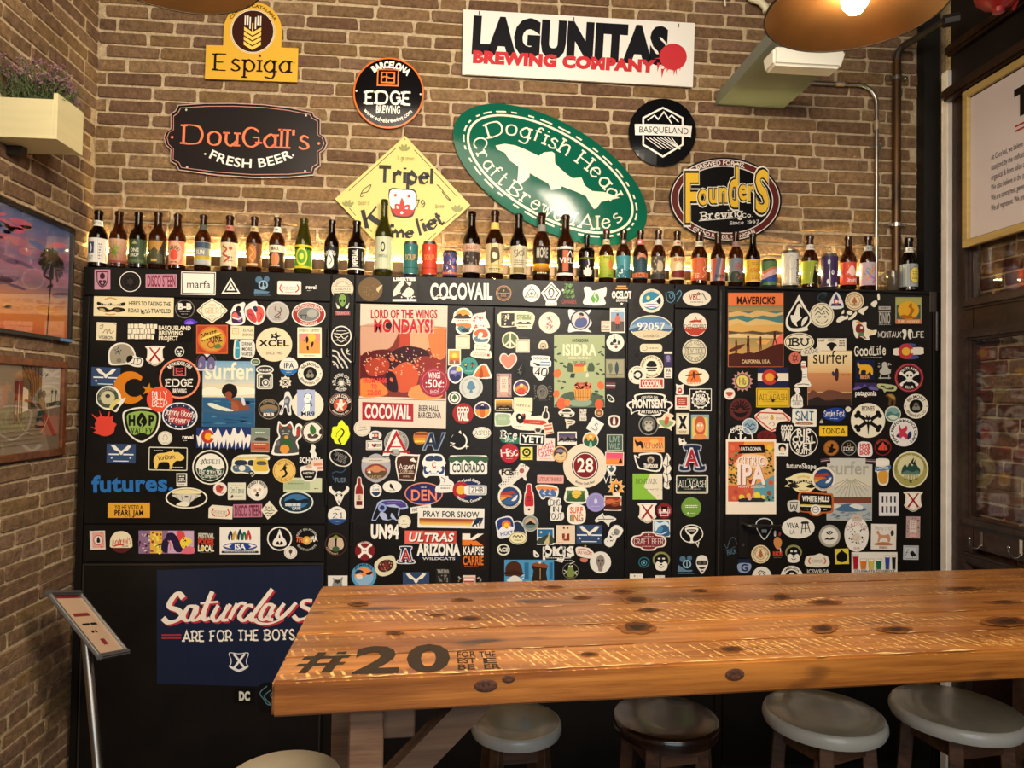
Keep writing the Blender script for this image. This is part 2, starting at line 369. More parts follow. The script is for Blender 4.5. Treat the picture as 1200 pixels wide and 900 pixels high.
def ell(x, y, rx, ry, rot=0, n=None):
    n = n or (12 if max(rx, ry) < 4 else 20 if max(rx, ry) < 9 else 32 if max(rx, ry) < 30 else 56); c, s = math.cos(math.radians(rot)), math.sin(math.radians(rot)); o = []
    for i in range(n):
        a = 2*PI*i/n; u, v = rx*math.cos(a), ry*math.sin(a); o.append((x+u*c-v*s, y+u*s+v*c))
    return o
def rrect(x, y, w_, h, r=0, rot=0):
    c, s = math.cos(math.radians(rot)), math.sin(math.radians(rot)); p = []
    if r <= 0: p = [(-w_/2, -h/2), (w_/2, -h/2), (w_/2, h/2), (-w_/2, h/2)]
    else:
        for cx, cy, a0 in ((w_/2-r, -h/2+r, -90), (w_/2-r, h/2-r, 0), (-w_/2+r, h/2-r, 90), (-w_/2+r, -h/2+r, 180)):
            for k in range(4): a = math.radians(a0+30*k); p.append((cx+r*math.cos(a), cy+r*math.sin(a)))
    return [(x+u*c-v*s, y+u*s+v*c) for u, v in p]
def clip(poly, ax, lo, hi):
    for lim, sg in ((lo, 1), (hi, -1)):
        o = []; n = len(poly)
        for i in range(n):
            a, b = poly[i], poly[(i+1) % n]; da, db = (a[ax]-lim)*sg, (b[ax]-lim)*sg
            if da >= 0: o.append(a)
            if (da > 0 > db) or (da < 0 < db): t = da/(da-db); o.append((a[0]+(b[0]-a[0])*t, a[1]+(b[1]-a[1])*t))
        poly = o
        if len(poly) < 3: return []
    return poly
def cells(poly, sx, sy):
    out = [poly]
    for ax, st in ((0, sx), (1, sy)):
        if not st: continue
        nx = []
        for p in out:
            lo = math.floor(min(q[ax] for q in p)/st); hi = math.floor(max(q[ax] for q in p)/st-1e-9)
            if hi <= lo: nx.append(p); continue
            for k in range(lo, hi+1):
                c = clip(p, ax, k*st, (k+1)*st)
                if c: nx.append(c)
        out = nx
    return out
class Sheet:
    """collects coloured flat shapes; to3(x, y, off) gives the point off metres proud of the carrying surface"""
    def __init__(s, to3, thick=.0004, step=.00012, cx=0, cy=0, rot=0, rough=.42):
        s.to3, s.thick, s.step = to3, thick, step; s.v = []; s.f = []; s.m = []; s.cols = []; s.k = 0; s.cx, s.cy = cx, cy; s.rough = rough
        s.c, s.s = math.cos(math.radians(rot)), math.sin(math.radians(rot)); s.bb = [1e9, 1e9, -1e9, -1e9]; s.lift = 0; s.cut = None
    def ci(s, col):
        col = PAL.get(col, col)
        if col not in s.cols: s.cols.append(col)
        return s.cols.index(col)
    def T(s, p): return (s.cx+p[0]*s.c-p[1]*s.s, s.cy+p[0]*s.s+p[1]*s.c)
    def faces(s, polys, col, off):
        mi = s.ci(col)
        for poly in polys:
            for pc in (cells(poly, *s.cut) if s.cut else (poly,)):
                b = len(s.v)
                for p in pc: s.v.append(s.to3(*s.T(p), off))
                s.f.append(list(range(b, b+len(pc)))); s.m.append(mi)
    def base(s, loop, col, edge=None):
        """solid: front face plus sides down to the surface"""
        q = [s.T(p) for p in loop]; top = s.lift+s.thick
        for x, y in q: s.bb = [min(s.bb[0], x), min(s.bb[1], y), max(s.bb[2], x), max(s.bb[3], y)]
        s.fill(loop, col, top); mi = s.ci(edge or col); b = len(s.v); n = len(loop)
        for x, y in q: s.v.append(s.to3(x, y, top)); s.v.append(s.to3(x, y, 0))
        for i in range(n): j = (i+1) % n; s.f.append([b+2*i, b+2*j, b+2*j+1, b+2*i+1]); s.m.append(mi)
    def fill(s, loop, col, off=None, holes=()):
        if off is None: s.k += 1; off = s.lift+s.thick+s.step*s.k
        loops = [list(loop)]+[list(h) for h in holes]; flat = [p for l in loops for p in l]
        tri = tessellate_polygon([[Vector((p[0], p[1], 0)) for p in l] for l in loops])
        if s.cut: s.faces([[flat[i] for i in t] for t in tri], col, off); return
        b = len(s.v); mi = s.ci(col)
        for p in flat: s.v.append(s.to3(*s.T(p), off))
        for t in tri: s.f.append([b+i for i in t]); s.m.append(mi)
    def next(s): s.k += 1; return s.lift+s.thick+s.step*s.k
    def line(s, pts, w_, col, smooth=False, off=None):
        if smooth: pts = catmull(pts)
        s.faces(ribbon(pts, lambda a, b, t: w_/2), col, off or s.next())
    def text(s, col, st, txt, x, y, h, w_=0, rot=0, slant=0, sx=1):
        txt = txt.replace('_', ' '); L = []; cur = 0
        for ch in txt:
            q, a, xm = glyph(ch, st); L.append((q, cur)); last = cur+xm; cur += a
        W = max(last, .25)
        k = (w_/W if w_ else h*sx); off = s.next(); c, sn = math.cos(math.radians(rot)), math.sin(math.radians(rot)); out = []
        for q, ox in L:
            for poly in q:
                o = []
                for px, py in poly:
                    u = (px+ox-W/2+slant*py/ (k/h))*k; v = (.5-py)*h
                    o.append((x+u*c-v*sn, y+u*sn+v*c))
                out.append(o)
        s.faces(out, col, off)
    def arctext(s, col, st, txt, x, y, r, h, ang=0, span=0, ry=None, sx=.8):
        """ang 0 = top reading clockwise; |ang| > 90 = along the bottom, upright"""
        txt = txt.replace('_', ' '); ry = ry or r; bottom = abs(ang) > 90; L = []; cur = 0
        for ch in txt:
            q, a, xm = glyph(ch, st); L.append((q, cur, xm)); last = cur+xm; cur += a
        W = max(last, .01)
        tab = []; acc = 0; a0 = math.radians(ang); da = math.radians(1); N_ = 170
        pt_ = lambda a: (x+r*math.sin(a), y-ry*math.cos(a))
        for sgn in (1, -1):
            acc = 0; p0 = pt_(a0); row = [(0, a0)]
            for i in range(1, N_): p1 = pt_(a0+sgn*da*i); acc += math.dist(p0, p1); row.append((acc, a0+sgn*da*i)); p0 = p1
            tab.append(row)
        def at_len(d):
            row = tab[0] if d >= 0 else tab[1]; d = abs(d)
            for (l0, q0), (l1, q1) in zip(row, row[1:]):
                if l1 >= d: return q0+(q1-q0)*(d-l0)/(l1-l0+1e-9)
            return row[-1][1]
        k = h*sx
        if span: k = math.radians(span)*(r+ry)/2/W
        off = s.next(); out = []
        for q, ox, xm in L:
            d = (ox+xm/2-W/2)*k; a = at_len(-d if bottom else d)
            cx_, cy_ = pt_(a)
            tx, ty = r*math.cos(a), ry*math.sin(a); l = math.hypot(tx, ty) or 1; tx, ty = tx/l, ty/l
            if bottom: tx, ty = -tx, -ty
            for poly in q:
                o = []
                for px, py in poly:
                    e, g = (px-xm/2)*k, (.5-py)*h
                    o.append((cx_+e*tx-g*ty, cy_+e*ty+g*tx))
                out.append(o)
        s.faces(out, col, off)
    def star(s, col, x, y, R, r, n, rot=0):
        s.fill([(x+(R if i % 2 == 0 else r)*math.sin(PI*i/n+math.radians(rot)), y-(R if i % 2 == 0 else r)*math.cos(PI*i/n+math.radians(rot))) for i in range(2*n)], col)
    def build(s, name, parent=None, smooth=False):
        if parent is None:
            c = s.to3(s.cx, s.cy, 0)
        else: c = Vector((0, 0, 0))
        me = bpy.data.meshes.new(name); me.from_pydata([tuple(Vector(p)-c) for p in s.v], [], s.f)
        for col in s.cols: me.materials.append(ink(col, s.rough))
        me.polygons.foreach_set('material_index', s.m)
        if smooth:
            for p in me.polygons: p.use_smooth = True
        me.update(); o = link(name, me, parent); o.location = c
        return o
PAL = dict(W='efe9dc', K='12100e', G='8a8a88', N='25304f', B='2b6ca8', T='3f8f8c', R='c8342a', M='8c1c22', O='e0702a', Y='f0bf3a', E='3f6b34', L='9fc060', P='d9a3a0', V='4b3a78',
           C='efe0bd', A='b98a52', D='5a3a24', S='b9b7b0', I='6fa9d6', F='e8927a', H='d8c48a', U='7a7f86', J='2f5a3a', Q='c98f9a', Z='3a3632')
PAL['l'] = '6aa33c'; PAL['y'] = 'e6f02a'; PAL['p'] = '8a80b8'; PAL['o'] = 'e0912a'; PAL['r'] = 'e0483a'; PAL['g'] = '8fa070'; PAL['n'] = '3a5488'; PAL['w'] = 'ffffff'; PAL['m'] = '5a5048'; PAL['t'] = 'a8cfc0'
def pts(s): a = [float(q) for q in s.split(',')]; return list(zip(a[::2], a[1::2]))
def draw(sh, ops):
    first = True
    for op in ops.split(';'):
        t = op.split()
        if not t: continue
        k, col = t[0], t[1]; num = lambda i, d=0: float(t[i]) if len(t) > i else d
        if k == 'e': loop = ell(num(2), num(3), num(4), num(5), num(6))
        elif k == 'r': loop = rrect(num(2), num(3), num(4), num(5), num(6), num(7))
        elif k == 'p': loop = pts(t[2])
        elif k == 'P': loop = catmull(pts(t[2])+pts(t[2])[:1])[:-1]
        elif k == 'sh':   # heraldic shield x y w h
            x, y, w_, h = (num(i) for i in (2, 3, 4, 5))
            loop = [(x-w_/2, y-h/2), (x+w_/2, y-h/2), (x+w_*.47, y+h*.12), (x+w_*.3, y+h*.36), (x, y+h/2), (x-w_*.3, y+h*.36), (x-w_*.47, y+h*.12)]
        elif k == '*':
            x, y, R, r, n = (num(i) for i in (2, 3, 4, 5, 6)); n = int(n); a0 = math.radians(num(7))
            loop = [(x+(R if i % 2 == 0 else r)*math.sin(PI*i/n+a0), y-(R if i % 2 == 0 else r)*math.cos(PI*i/n+a0)) for i in range(2*n)]
        else: loop = None
        if loop is not None:
            if first: sh.base(loop, col); first = False
            else: sh.fill(loop, col)
            continue
        if first:   # no backing: vinyl letters or an outline cut out on their own
            first = False
        if k == 't': sh.text(col, t[2], t[3], num(4), num(5), num(6), num(7), num(8), num(9))
        elif k == 'a': sh.arctext(col, t[2], t[3], num(4), num(5), num(6), num(7), num(8), num(9), num(10) or None)
        elif k == 'o':
            x, y, rx, ry, w_ = (num(i) for i in (2, 3, 4, 5, 6)); A = ell(x, y, rx, ry, num(7)); Bq = ell(x, y, rx-w_, ry-w_, num(7), len(A)); off = sh.next()
            sh.faces([[A[i], A[(i+1) % len(A)], Bq[(i+1) % len(A)], Bq[i]] for i in range(len(A))], col, off)
            sh.bb = [min(sh.bb[0], sh.cx+x-rx), min(sh.bb[1], sh.cy+y-ry), max(sh.bb[2], sh.cx+x+rx), max(sh.bb[3], sh.cy+y+ry)]
        elif k == 'f': A = rrect(num(2), num(3), num(4), num(5), num(7)); A.append(A[0]); sh.line(A+A[1:2], num(6), col)
        elif k == 'l': sh.line(pts(t[3]), num(2), col)
        elif k == 'L': sh.line(pts(t[3]), num(2), col, True)
        elif k == 'q':   # lines of small print: x y w h n
            x, y, w_, h, n = (num(i) for i in (2, 3, 4, 5, 6)); n = int(n); rd = random.Random(int(abs(x*7+y*13+w_*3)+n)); off = sh.next(); P_ = []
            for i in range(n):
                yy = y-h/2+(i+.5)*h/n; W2 = w_*rd.uniform(.75, 1); u = -W2/2
                while u < W2/2-.2:
                    d = min(rd.uniform(.8, 2.4), W2/2-u); P_.append(rrect(x+u+d/2, yy, d, h/n*.5)); u += d+.6
            sh.faces(P_, col, off)
        elif k == 'z':   # vertical blend between two colours in n bands: col2 x y w h n
            c1, c2 = (hx(PAL.get(q, q)) for q in (col, t[2])); x, y, w_, h = (num(i) for i in (3, 4, 5, 6)); n = int(num(7)); off = sh.next()
            for i in range(n):
                u = i/(n-1); cc = ''.join('%02x' % round(a+(b-a)*u) for a, b in zip(c1, c2)); sh.faces([rrect(x, y-h/2+(i+.5)*h/n, w_, h/n)], cc, off)
        elif k == 'd':   # scattered dabs: x y w h n size
            x, y, w_, h, n, sz = (num(i) for i in (2, 3, 4, 5, 6, 7)); rd = random.Random(int(abs(x*3+y*5+w_*7+h+n))); off = sh.next()
            sh.faces([ell(x+rd.uniform(-.5, .5)*w_, y+rd.uniform(-.5, .5)*h, sz*rd.uniform(.5, 1.2), sz*rd.uniform(.4, .9), rd.uniform(0, 180), 7) for _ in range(int(n))], col, off)
def hx(h): return [int(h[i:i+2], 16) for i in (0, 2, 4)]
# ------------------------------------------------------------------ room shell
def proj(p):
    d = Vector(p)-CAM; z = d.dot(fw)
    return (600+FPX*d.dot(rt)/z, 450-FPX*d.dot(up)/z) if z > .05 else (-9e3, -9e3)
HC = 3.5; YF = -7.2
XB = aty(1075, 200, 0).x            # right end of the brickwork on the back wall
XD = aty(1113.5, 400, -.15).x       # face of the door on the right wall
ZREF = aty(120, 114.7, 0).z
bk = struct(boxo('wall_back', XL-.2, XR+.4, .0065, .2, 0, HC, MMO, parent=None)); bk.location = bk.location
def at_origin(o):
    loc = o.location.copy(); o.data.transform(Matrix.Translation(loc)); o.location = (0, 0, 0); return o
at_origin(bk)
lw = at_origin(struct(boxo('wall_left', XL-.2, XL-.0065, YF, .0065, 0, HC, MMO)))
def seen(P, m=18):
    x, y = proj(P); return -m < x < 1200+m and -m < y < 900+m
brick_wall(bk, MB, MMO, (0, 0, 0), (1, 0, 0), (0, -1, 0), XL, XB, .9, HC, ZREF, lambda u, z: z > ZT-.08 and seen((u, 0, z)), 3, pitch=.0578)
brick_wall(lw, MB, MMO, (XL, 0, 0), (0, 1, 0), (1, 0, 0), -3.6, .0, 0, HC, ZREF, lambda u, z: seen((XL, u, z)), 5, pitch=.0578)
rw = at_origin(struct(boxo('wall_right', XD+.05, XD+.3, YF, .009, 0, HC, MMO)))
brick_wall(rw, MBR, MMO, (XD+.041, 0, 0), (0, -1, 0), (-1, 0, 0), .15, 1.6, .2, 2.7, ZREF, lambda u, z: seen((XD+.041, -u, z)), 8, pitch=.0585)
struct(boxo('wall_front', XL-.2, XR+.4, YF-.1, YF, 0, HC, mat('plaster', '8f7c62', .9)))
struct(boxo('ceiling', XL-.2, XR+.4, YF, .2, HC, HC+.1, mat('ceiling_paint', '2a211a', .9)))
fl = struct(boxo('floor', XL-.2, XR+.4, YF, .2, -.1, 0, mat('floor_tile', '2c241d', .45, noise=.3, nscale=4)))
struct(boxo('pillar', XB, XD+.02, -.05, .0085, ZT+.003, HC-.002, MBLK2))
X0, X1 = aty(1106, 400, -.14).x, aty(1113, 400, -.14).x
struct(boxo('trim_1', X0, X1, -.16, -.12, .002, aty(1108, 84, -.14).z, MWHT, bev=.003))
# door in the right wall: stiles, rails and mouldings around two glass panes
door = at_origin(boxo('door_1', XD+.001, XD+.035, -.285, -.16, 0, 2.95, MDW)); struct(door)
def YZ(x, y, X=None): p = atx(x, y, XD if X is None else X); return p.y, p.z
yM, _ = YZ(1129, 450); yG, _ = YZ(1146, 450)
zLt = YZ(1146, 398)[1]; zLb = YZ(1146, 606)[1]; zUb = YZ(1146, 348)[1]; zPt = YZ(1128, 645)[1]; zUt = 2.86
yE = -1.5
def dbox(name, y0, y1, z0, z1, x0, x1, m, bev=.004): return boxo(name, x0, x1, min(y0, y1), max(y0, y1), min(z0, z1), max(z0, z1), m, parent=door, bev=bev)
for a, b in ((zUb-.02, zLt+.02), (zLb-.02, zPt+.02)): dbox('rail', -.285, yE, a, b, XD+.001, XD+.035, MDW)
dbox('rail', -.285, yE, zUt, 2.95, XD+.001, XD+.035, MDW); dbox('rail', -.285, yE, .0, .3, XD+.001, XD+.035, MDW)
dbox('stile', yE, yE-.12, 0, 2.95, XD+.001, XD+.035, MDW)
def mould(z0, z1, y0, y1, w_=.045):
    for (a, b, c, d) in ((y0, y1, z1-w_, z1), (y0, y1, z0, z0+w_)):
        bm = bmesh.new(); box(bm, XD-.018, XD+.012, min(a, b), max(a, b), c, d); bevel(bm, .011, 2); fin('moulding', bm, MDW2, door)
    for a in (y0, y1+w_):
        bm = bmesh.new(); box(bm, XD-.017, XD+.012, a-w_, a, z0, z1); bevel(bm, .011, 2); fin('moulding', bm, MDW2, door)
mould(zLb-.045, zLt+.045, yM, yE+.02); mould(zUb-.045, zUt+.045, yM, yE+.02); mould(.3, zPt, yM, yE+.02, .05)
dbox('panel', yM-.03, yE, .3, zPt, XD+.012, XD+.025, MDW)
def glassmat(cap=.07):
    m = bpy.data.materials.new('pane_glass'); m.use_nodes = True; nt = m.node_tree; nt.nodes.clear(); N = nt.nodes.new
    o = N('ShaderNodeOutputMaterial'); g = N('ShaderNodeBsdfGlossy'); g.inputs['Roughness'].default_value = .04; g.inputs[0].default_value = (1, 1, 1, 1)
    t = N('ShaderNodeBsdfTransparent'); t.inputs[0].default_value = (.93, .93, .92, 1); fr = N('ShaderNodeFresnel'); fr.inputs[0].default_value = 1.5
    ad = N('ShaderNodeMath'); ad.operation = 'MINIMUM'; ad.inputs[1].default_value = cap
    mx = N('ShaderNodeMixShader'); nt.links.new(fr.outputs[0], ad.inputs[0]); nt.links.new(ad.outputs[0], mx.inputs[0]); nt.links.new(t.outputs[0], mx.inputs[1]); nt.links.new(g.outputs[0], mx.inputs[2]); nt.links.new(mx.outputs[0], o.inputs[0])
    return m
MGL = glassmat(); MGL2 = glassmat(.22)
for z0, z1 in ((zLb-.01, zLt+.01), (zUb-.01, zUt)): boxo('pane', XD+.008, XD+.012, yE, -.27, z0, z1, MGL if z0 < 1.9 and z1 < 2.3 else MGL2, parent=door)
MRAW = mat('wall_dark_panel', '1a110b', .6, noise=.3, nscale=5)
struct(boxo('trim_2', XD-.005, XD+.045, yE-4.2, yE-.13, 0, HC-.001, MRAW))
struct(boxo('trim_3', XD-.002, XD+.045, yE-.12, -.155, 2.955, HC-.001, MRAW))
zl = YZ(1114, 122)[1]
bm = bmesh.new(); box(bm, XD-.055, XD-.004, yE-.4, -.155, zl, zl+.055); bevel(bm, .012, 2); struct(fin('trim_4', bm, MDW, origin=(XD, -.6, zl)))
bm = bmesh.new(); box(bm, XD-.04, XD-.004, yE-.4, -.155, zl+.2, zl+.25); bevel(bm, .012, 2); struct(fin('trim_5', bm, MDW, origin=(XD, -.6, zl+.2)))
# coat hooks on the rail
for hx_, hy_ in ((1150, 626), (1197, 636)):
    y_, z_ = YZ(hx_, hy_, XD-.001); t = empty('coat_hook', (XD+.001, y_, z_), 'small chrome coat hook on the dark door rail, '+('nearer the white strip' if hx_ < 1160 else 'nearer the right edge'), 'hook', 'coat hooks on the door')
    boxo('plate', -.004, .0, -.009, .009, -.05, .012, MCHR, parent=t, bev=.0015)
    bm = bmesh.new(); tube(bm, [(-.003, 0, -.045)]+[tuple(p) for p in arc((-.028, 0, -.035), (-1, 0, 0), (0, 0, -1), .024, PI*.8, 0, 8)]+[(-.052, .0, -.02)], .0042); bmesh.ops.create_uvsphere(bm, u_segments=10, v_segments=6, radius=.0065, matrix=Matrix.Translation((-.052, 0, -.018)))
    fin('hook', bm, MCHR, t, smooth=True)
# ------------------------------------------------------------------ pipes, beam and fittings on the back wall
def tubething(name, pts_, r, m, label, cat, n=12):
    bm = bmesh.new(); tube(bm, pts_, r, n); c = pts_[0]; o = fin(name, bm, m, smooth=True, origin=tuple(c)); tag(o, label, cat); return o
def pip(x, y, Y): return aty(x, y, Y)
a, b, c_, d_ = pip(951, 97, -.022), pip(1006, 99.5, -.022), pip(1027.5, 124, -.022), pip(1027.5, 333, -.022)
R_ = (c_.x-b.x); cz = b.z-R_
P_ = [a, b]+[Vector((b.x+R_*math.sin(t), -.022, cz+R_*math.cos(t))) for t in [PI/2*i/8 for i in range(1, 9)]]+[Vector((c_.x, -.022, ZT+.001))]
cond = empty('electrical_conduit', tuple(a), 'thin steel conduit bending down the bricks from the grey beam', 'conduit')
bm = bmesh.new(); tube(bm, [p-a for p in P_], .0085, 12); fin('tube', bm, MSTEEL, cond, smooth=True)
for q, ax in ((pip(984, 98.5, -.022), 'x'), (pip(1027.5, 147, -.022), 'z'), (pip(1027.5, 283, -.022), 'z')):
    q = Vector((q.x if ax == 'x' else c_.x, q.y, b.z if ax == 'x' else q.z)); dv = Vector((.02, 0, 0)) if ax == 'x' else Vector((0, 0, .02))
    bm = bmesh.new(); tube(bm, [q-a-dv, q-a+dv], .0115, 12); fin('coupling', bm, mat('fitting', 'b8a58a', .4, .6), cond, smooth=True)
q = pip(1027.5, 171, -.022); bm = bmesh.new(); box(bm, c_.x-a.x-.028, c_.x-a.x+.028, -.006, .006, q.z-a.z-.004, q.z-a.z+.004); bevel(bm, .001); fin('clip', bm, MSTEEL, cond)
# big rusty pipe
MPIPE = mat('rusty_pipe', '6a4a2a', .38, .65, noise=.45, nscale=9, stretch=(1, 1, .35), col2='3a2a1c')
t0_ = pip(1051, 70, -.0225); x_ = t0_.x; pipe = empty('heating_pipe', (x_, -.0225, ZT+.001), 'thick brown metal pipe running down the bricks beside the black pillar', 'pipe')
top = t0_.z-ZT; end = pip(1108, 24, -.3)-Vector((x_, -.0225, ZT))
bm = bmesh.new(); tube(bm, [(0, 0, 0), (0, 0, top)], .0185, 16); fin('tube', bm, MPIPE, pipe, smooth=True)
bm = bmesh.new(); tube(bm, [(0, 0, top), (.002, -.004, top+.03), (.02, -.02, top+.055), tuple(Vector((0, 0, top+.04)).lerp(end, .45)), tuple(end)], .0155, 14); fin('elbow', bm, mat('grey_pipe', '4a4640', .5, .7, noise=.3, nscale=20), pipe, smooth=True)
bm = bmesh.new(); tube(bm, [tuple(end*.96+Vector((0, 0, top+.04))*.04), tuple(end+Vector((.05, -.01, .004)))], .027, 8); fin('union_nut', bm, mat('grey_pipe'), pipe)
for yy in (92, 264):
    z_ = pip(1051, yy, -.0225).z-ZT; bm = bmesh.new(); tube(bm, [(0, 0, z_-.008), (0, 0, z_+.008)], .0215, 16); box(bm, -.045, .045, -.004, .021, z_-.004, z_+.004); tube(bm, [(-.04, -.012, z_), (-.04, .02, z_)], .005, 8); tube(bm, [(.04, -.012, z_), (.04, .02, z_)], .005, 8); fin('clamp', bm, MSTEEL, pipe)
# green-grey beam coming out of the wall
bx0, bx1 = aty(838.5, 124, 0).x, aty(918, 127, 0).x; bz = aty(876, 126, 0).z
bm = bmesh.new(); box(bm, bx0, bx1, -1.6, -.001, bz, bz+.055); bevel(bm, .003)
o = fin('ceiling_beam', bm, mat('green_grey_paint', '747a6c', .5, noise=.12, nscale=5), origin=((bx0+bx1)/2, -.8, bz)); tag(o, 'green-grey painted beam reaching out of the brick wall under the lamp', 'beam')
# emergency light under it
p0, p1 = aty(901, 62, -.5), aty(985, 86, -.5)
el = empty('emergency_light', ((p0.x+p1.x)/2, -.5, bz), 'white rounded emergency light fitted under the green-grey beam', 'emergency light')
w2 = (p1.x-p0.x)/2; bm = bmesh.new()
hexa(bm, [(-w2*.96, -.03, -.064), (w2*.9, -.03, -.064), (w2*.9, .05, -.064), (-w2*.96, .05, -.064), (-w2, -.045, -.002), (w2, -.045, -.002), (w2, .06, -.002), (-w2, .06, -.002)])
bevel(bm, .009, 3); fin('diffuser', bm, mat('white_plastic', 'e6e2d2', .35), el, smooth=True)
boxo('backplate', -w2*.9, w2*.9, -.035, .055, -.004, .0, MWHT, parent=el)
# cream pipe bend and dangling cable at the top edge
P_ = [aty(860, -30, -.03), aty(880, -2, -.03), aty(891, 2, -.03), aty(897, 8, -.03), aty(898, 14, -.03)]
tubething('waste_pipe', P_, .016, mat('cream_plastic', 'd9cfb0', .5), 'cream plastic pipe bend left of the lamp above the beam', 'pipe')
P_ = [aty(848, -30, -.03), aty(848.5, -5, -.03), aty(850, 7, -.03)]
tubething('loose_cable', P_, .004, mat('cream_plastic'), 'short white cable end hanging by the cream pipe', 'cable', 8)
# red alarm bell
q = aty(1170, -8, -.75); bell = empty('alarm_bell', tuple(q), 'red alarm bell on the dark beam in the upper right corner', 'bell')
MRED = mat('red_enamel', '9c1d1a', .3, coat=.4)
bm = bmesh.new(); lathe(bm, [(0, .05), (.05, .048), (.07, .03), (.075, 0), (.07, -.02), (.045, -.045), (.02, -.055), (.018, -.07), (0, -.074)], 24); fin('gong', bm, MRED, bell, smooth=True)
boxo('bracket', -.03, XD-q.x-.004, -.03, .03, .04, .07, MBLK2, parent=bell)
bm = bmesh.new(); tube(bm, [(.055, .0, .0), (.075, .01, -.02), (.07, .02, -.045)], .008, 8); fin('striker', bm, MRED, bell)
# ------------------------------------------------------------------ pendant lamps
MBULB = mat('bulb_glow', 'ffca8c', .3, emit=BULB_E)
def pendant(loc, label):
    t = empty('pendant_lamp', loc, label, 'lamp', 'brass pendant lamps over the table')
    outer = [(.2, 0), (.203, .004), (.17, .034), (.135, .052), (.115, .09), (.08, .13), (.045, .152), (.03, .2), (.012, .212)]
    inner = [(.2, .0), (.167, .029), (.131, .047), (.111, .086), (.077, .125), (.04, .148), (.0, .15)]
    bm = bmesh.new(); lathe(bm, outer, 56); lathe(bm, inner, 56, 1); o = fin('shade', bm, [MBRASS2, MBRASS], t, smooth=True)
    bm = bmesh.new(); bmesh.ops.create_circle(bm, segments=56, radius=.2015); vs = list(bm.verts); bm.free()
    bm = bmesh.new(); ring = [(.2015*math.cos(2*PI*i/56), .2015*math.sin(2*PI*i/56), 0) for i in range(57)]; tube(bm, ring, .0022, 6, cap=False); fin('rim', bm, MBLK2, t)
    bm = bmesh.new(); lathe(bm, [(0, -.012), (.016, -.006), (.028, .01), (.031, .026), (.026, .044), (.016, .06), (.013, .075), (0, .078)], 20); bl0 = bm
    bm = bmesh.new(); lathe(bm, [(0, .075), (.018, .076), (.02, .12), (0, .15)], 14); so = fin('socket', bm, MBRASS2, t, smooth=True); fin('bulb', bl0, MBULB, so, smooth=True)
    bm = bmesh.new(); tube(bm, [(0, 0, .2), (0, 0, HC-loc[2])], .004, 6); fin('cord', bm, MBLK2, t)
    return t
def lamp_at(x, y, D): d = ray(x, y); return CAM+d*(D/d.y)
pendant(tuple(lamp_at(1002, 11, 1.56)), 'brass pendant lamp with a glowing bulb at the upper right')
pendant(tuple(lamp_at(196, -43, 1.56)), 'brass pendant lamp, only its rim dipping in at the upper left')
# ------------------------------------------------------------------ LED strip and rail behind the bottles
xa, xb = aty(112, 300, -.03).x, aty(1024, 300, -.03).x
rail = empty('lit_rail', ((xa+xb)/2, -.03, ZT), 'long brown metal rail with a glowing light strip behind the bottles', 'light rail')
L2 = (xb-xa)/2
boxo('rail', -L2, L2, .0075, .0132, .03, .074, mat('brown_rail', '5e4426', .35, .5, noise=.3, nscale=10), parent=rail, bev=.0015)
boxo('led_strip', -L2, L2, .008, .0128, .0742, .0775, mat('led_glow', 'ffe49a', .4, emit=LED_E), parent=rail)
for i in range(7): u = -L2+.05+i*(2*L2-.1)/6; boxo('bracket', u-.006, u+.006, .0075, .0132, 0, .0299, MBLK2, parent=rail)
# ------------------------------------------------------------------ the black cabinets
def X_(px, py=480): return aty(px, py, YC).x
def Z_(py, px=600): return aty(px, py, YC).z
TH = .014
def cabinet(name, label, x0, x1):
    t = empty(name, ((x0+x1)/2, YC, 0), label, 'cabinet')
    boxo('carcass', x0-t.location.x, x1-t.location.x, TH, -YC-.014, 0, ZT, MBLK2, parent=t)
    return t
def pan(t, name, x0, x1, z0, z1, m=None, g=.0022, y0=0, bev=.0018):
    bm = bmesh.new(); box(bm, x0+g-t.location.x, x1-g-t.location.x, y0, TH-.0002, z0+g, z1-g); bevel(bm, bev); return fin(name, bm, m or MBLK, t)
xs = [X_(91.5, 500), X_(385, 480), X_(413, 480), X_(577, 480), X_(734, 480), X_(789, 480), X_(840, 480), X_(1105, 480)]
c1 = cabinet('utility_cabinet', 'black steel cabinet in the corner carrying the navy banner', xs[0], xs[1])
pan(c1, 'top_panel', xs[0], xs[1], Z_(350, 240), ZT); d1 = pan(c1, 'door', xs[0]+.03, xs[1], Z_(614.5, 240), Z_(350, 240)); pan(c1, 'panel', xs[0], xs[0]+.03, 0, Z_(350, 240))
pan(c1, 'middle_rail', xs[0]+.03, xs[1], Z_(659, 240), Z_(614.5, 240))
pan(c1, 'lower_panel', xs[0]+.03, xs[1], .02, Z_(659, 240), y0=.004)
zl_ = Z_(660, 240)
for a, b, c2, d in ((xs[0]+.034, xs[1]-.004, zl_-.008, zl_-.002), (xs[0]+.034, xs[0]+.04, .03, zl_-.008), (xs[1]-.012, xs[1]-.006, .03, zl_-.008)): boxo('edge_strip', a-c1.location.x, b-c1.location.x, -.001, .006, c2, d, mat('worn_black', '2a241e', .35), parent=c1)
c2_ = cabinet('utility_cabinet', 'wide black steel cabinet with three sticker-covered doors in the middle', xs[1]+.001, xs[6])
zt1 = Z_(356, 480)
pan(c2_, 'post', xs[1]+.001, xs[2], 0, ZT); pan(c2_, 'top_panel', xs[2], xs[4], zt1, ZT); d2a = pan(c2_, 'door', xs[2], xs[3], .05, zt1); d2b = pan(c2_, 'door', xs[3], xs[4], .05, zt1)
pan(c2_, 'post', xs[4], xs[5], 0, ZT); pan(c2_, 'top_panel', xs[5], xs[6], Z_(362, 815), ZT); pan(c2_, 'panel', xs[5], xs[6], .05, Z_(362, 815))
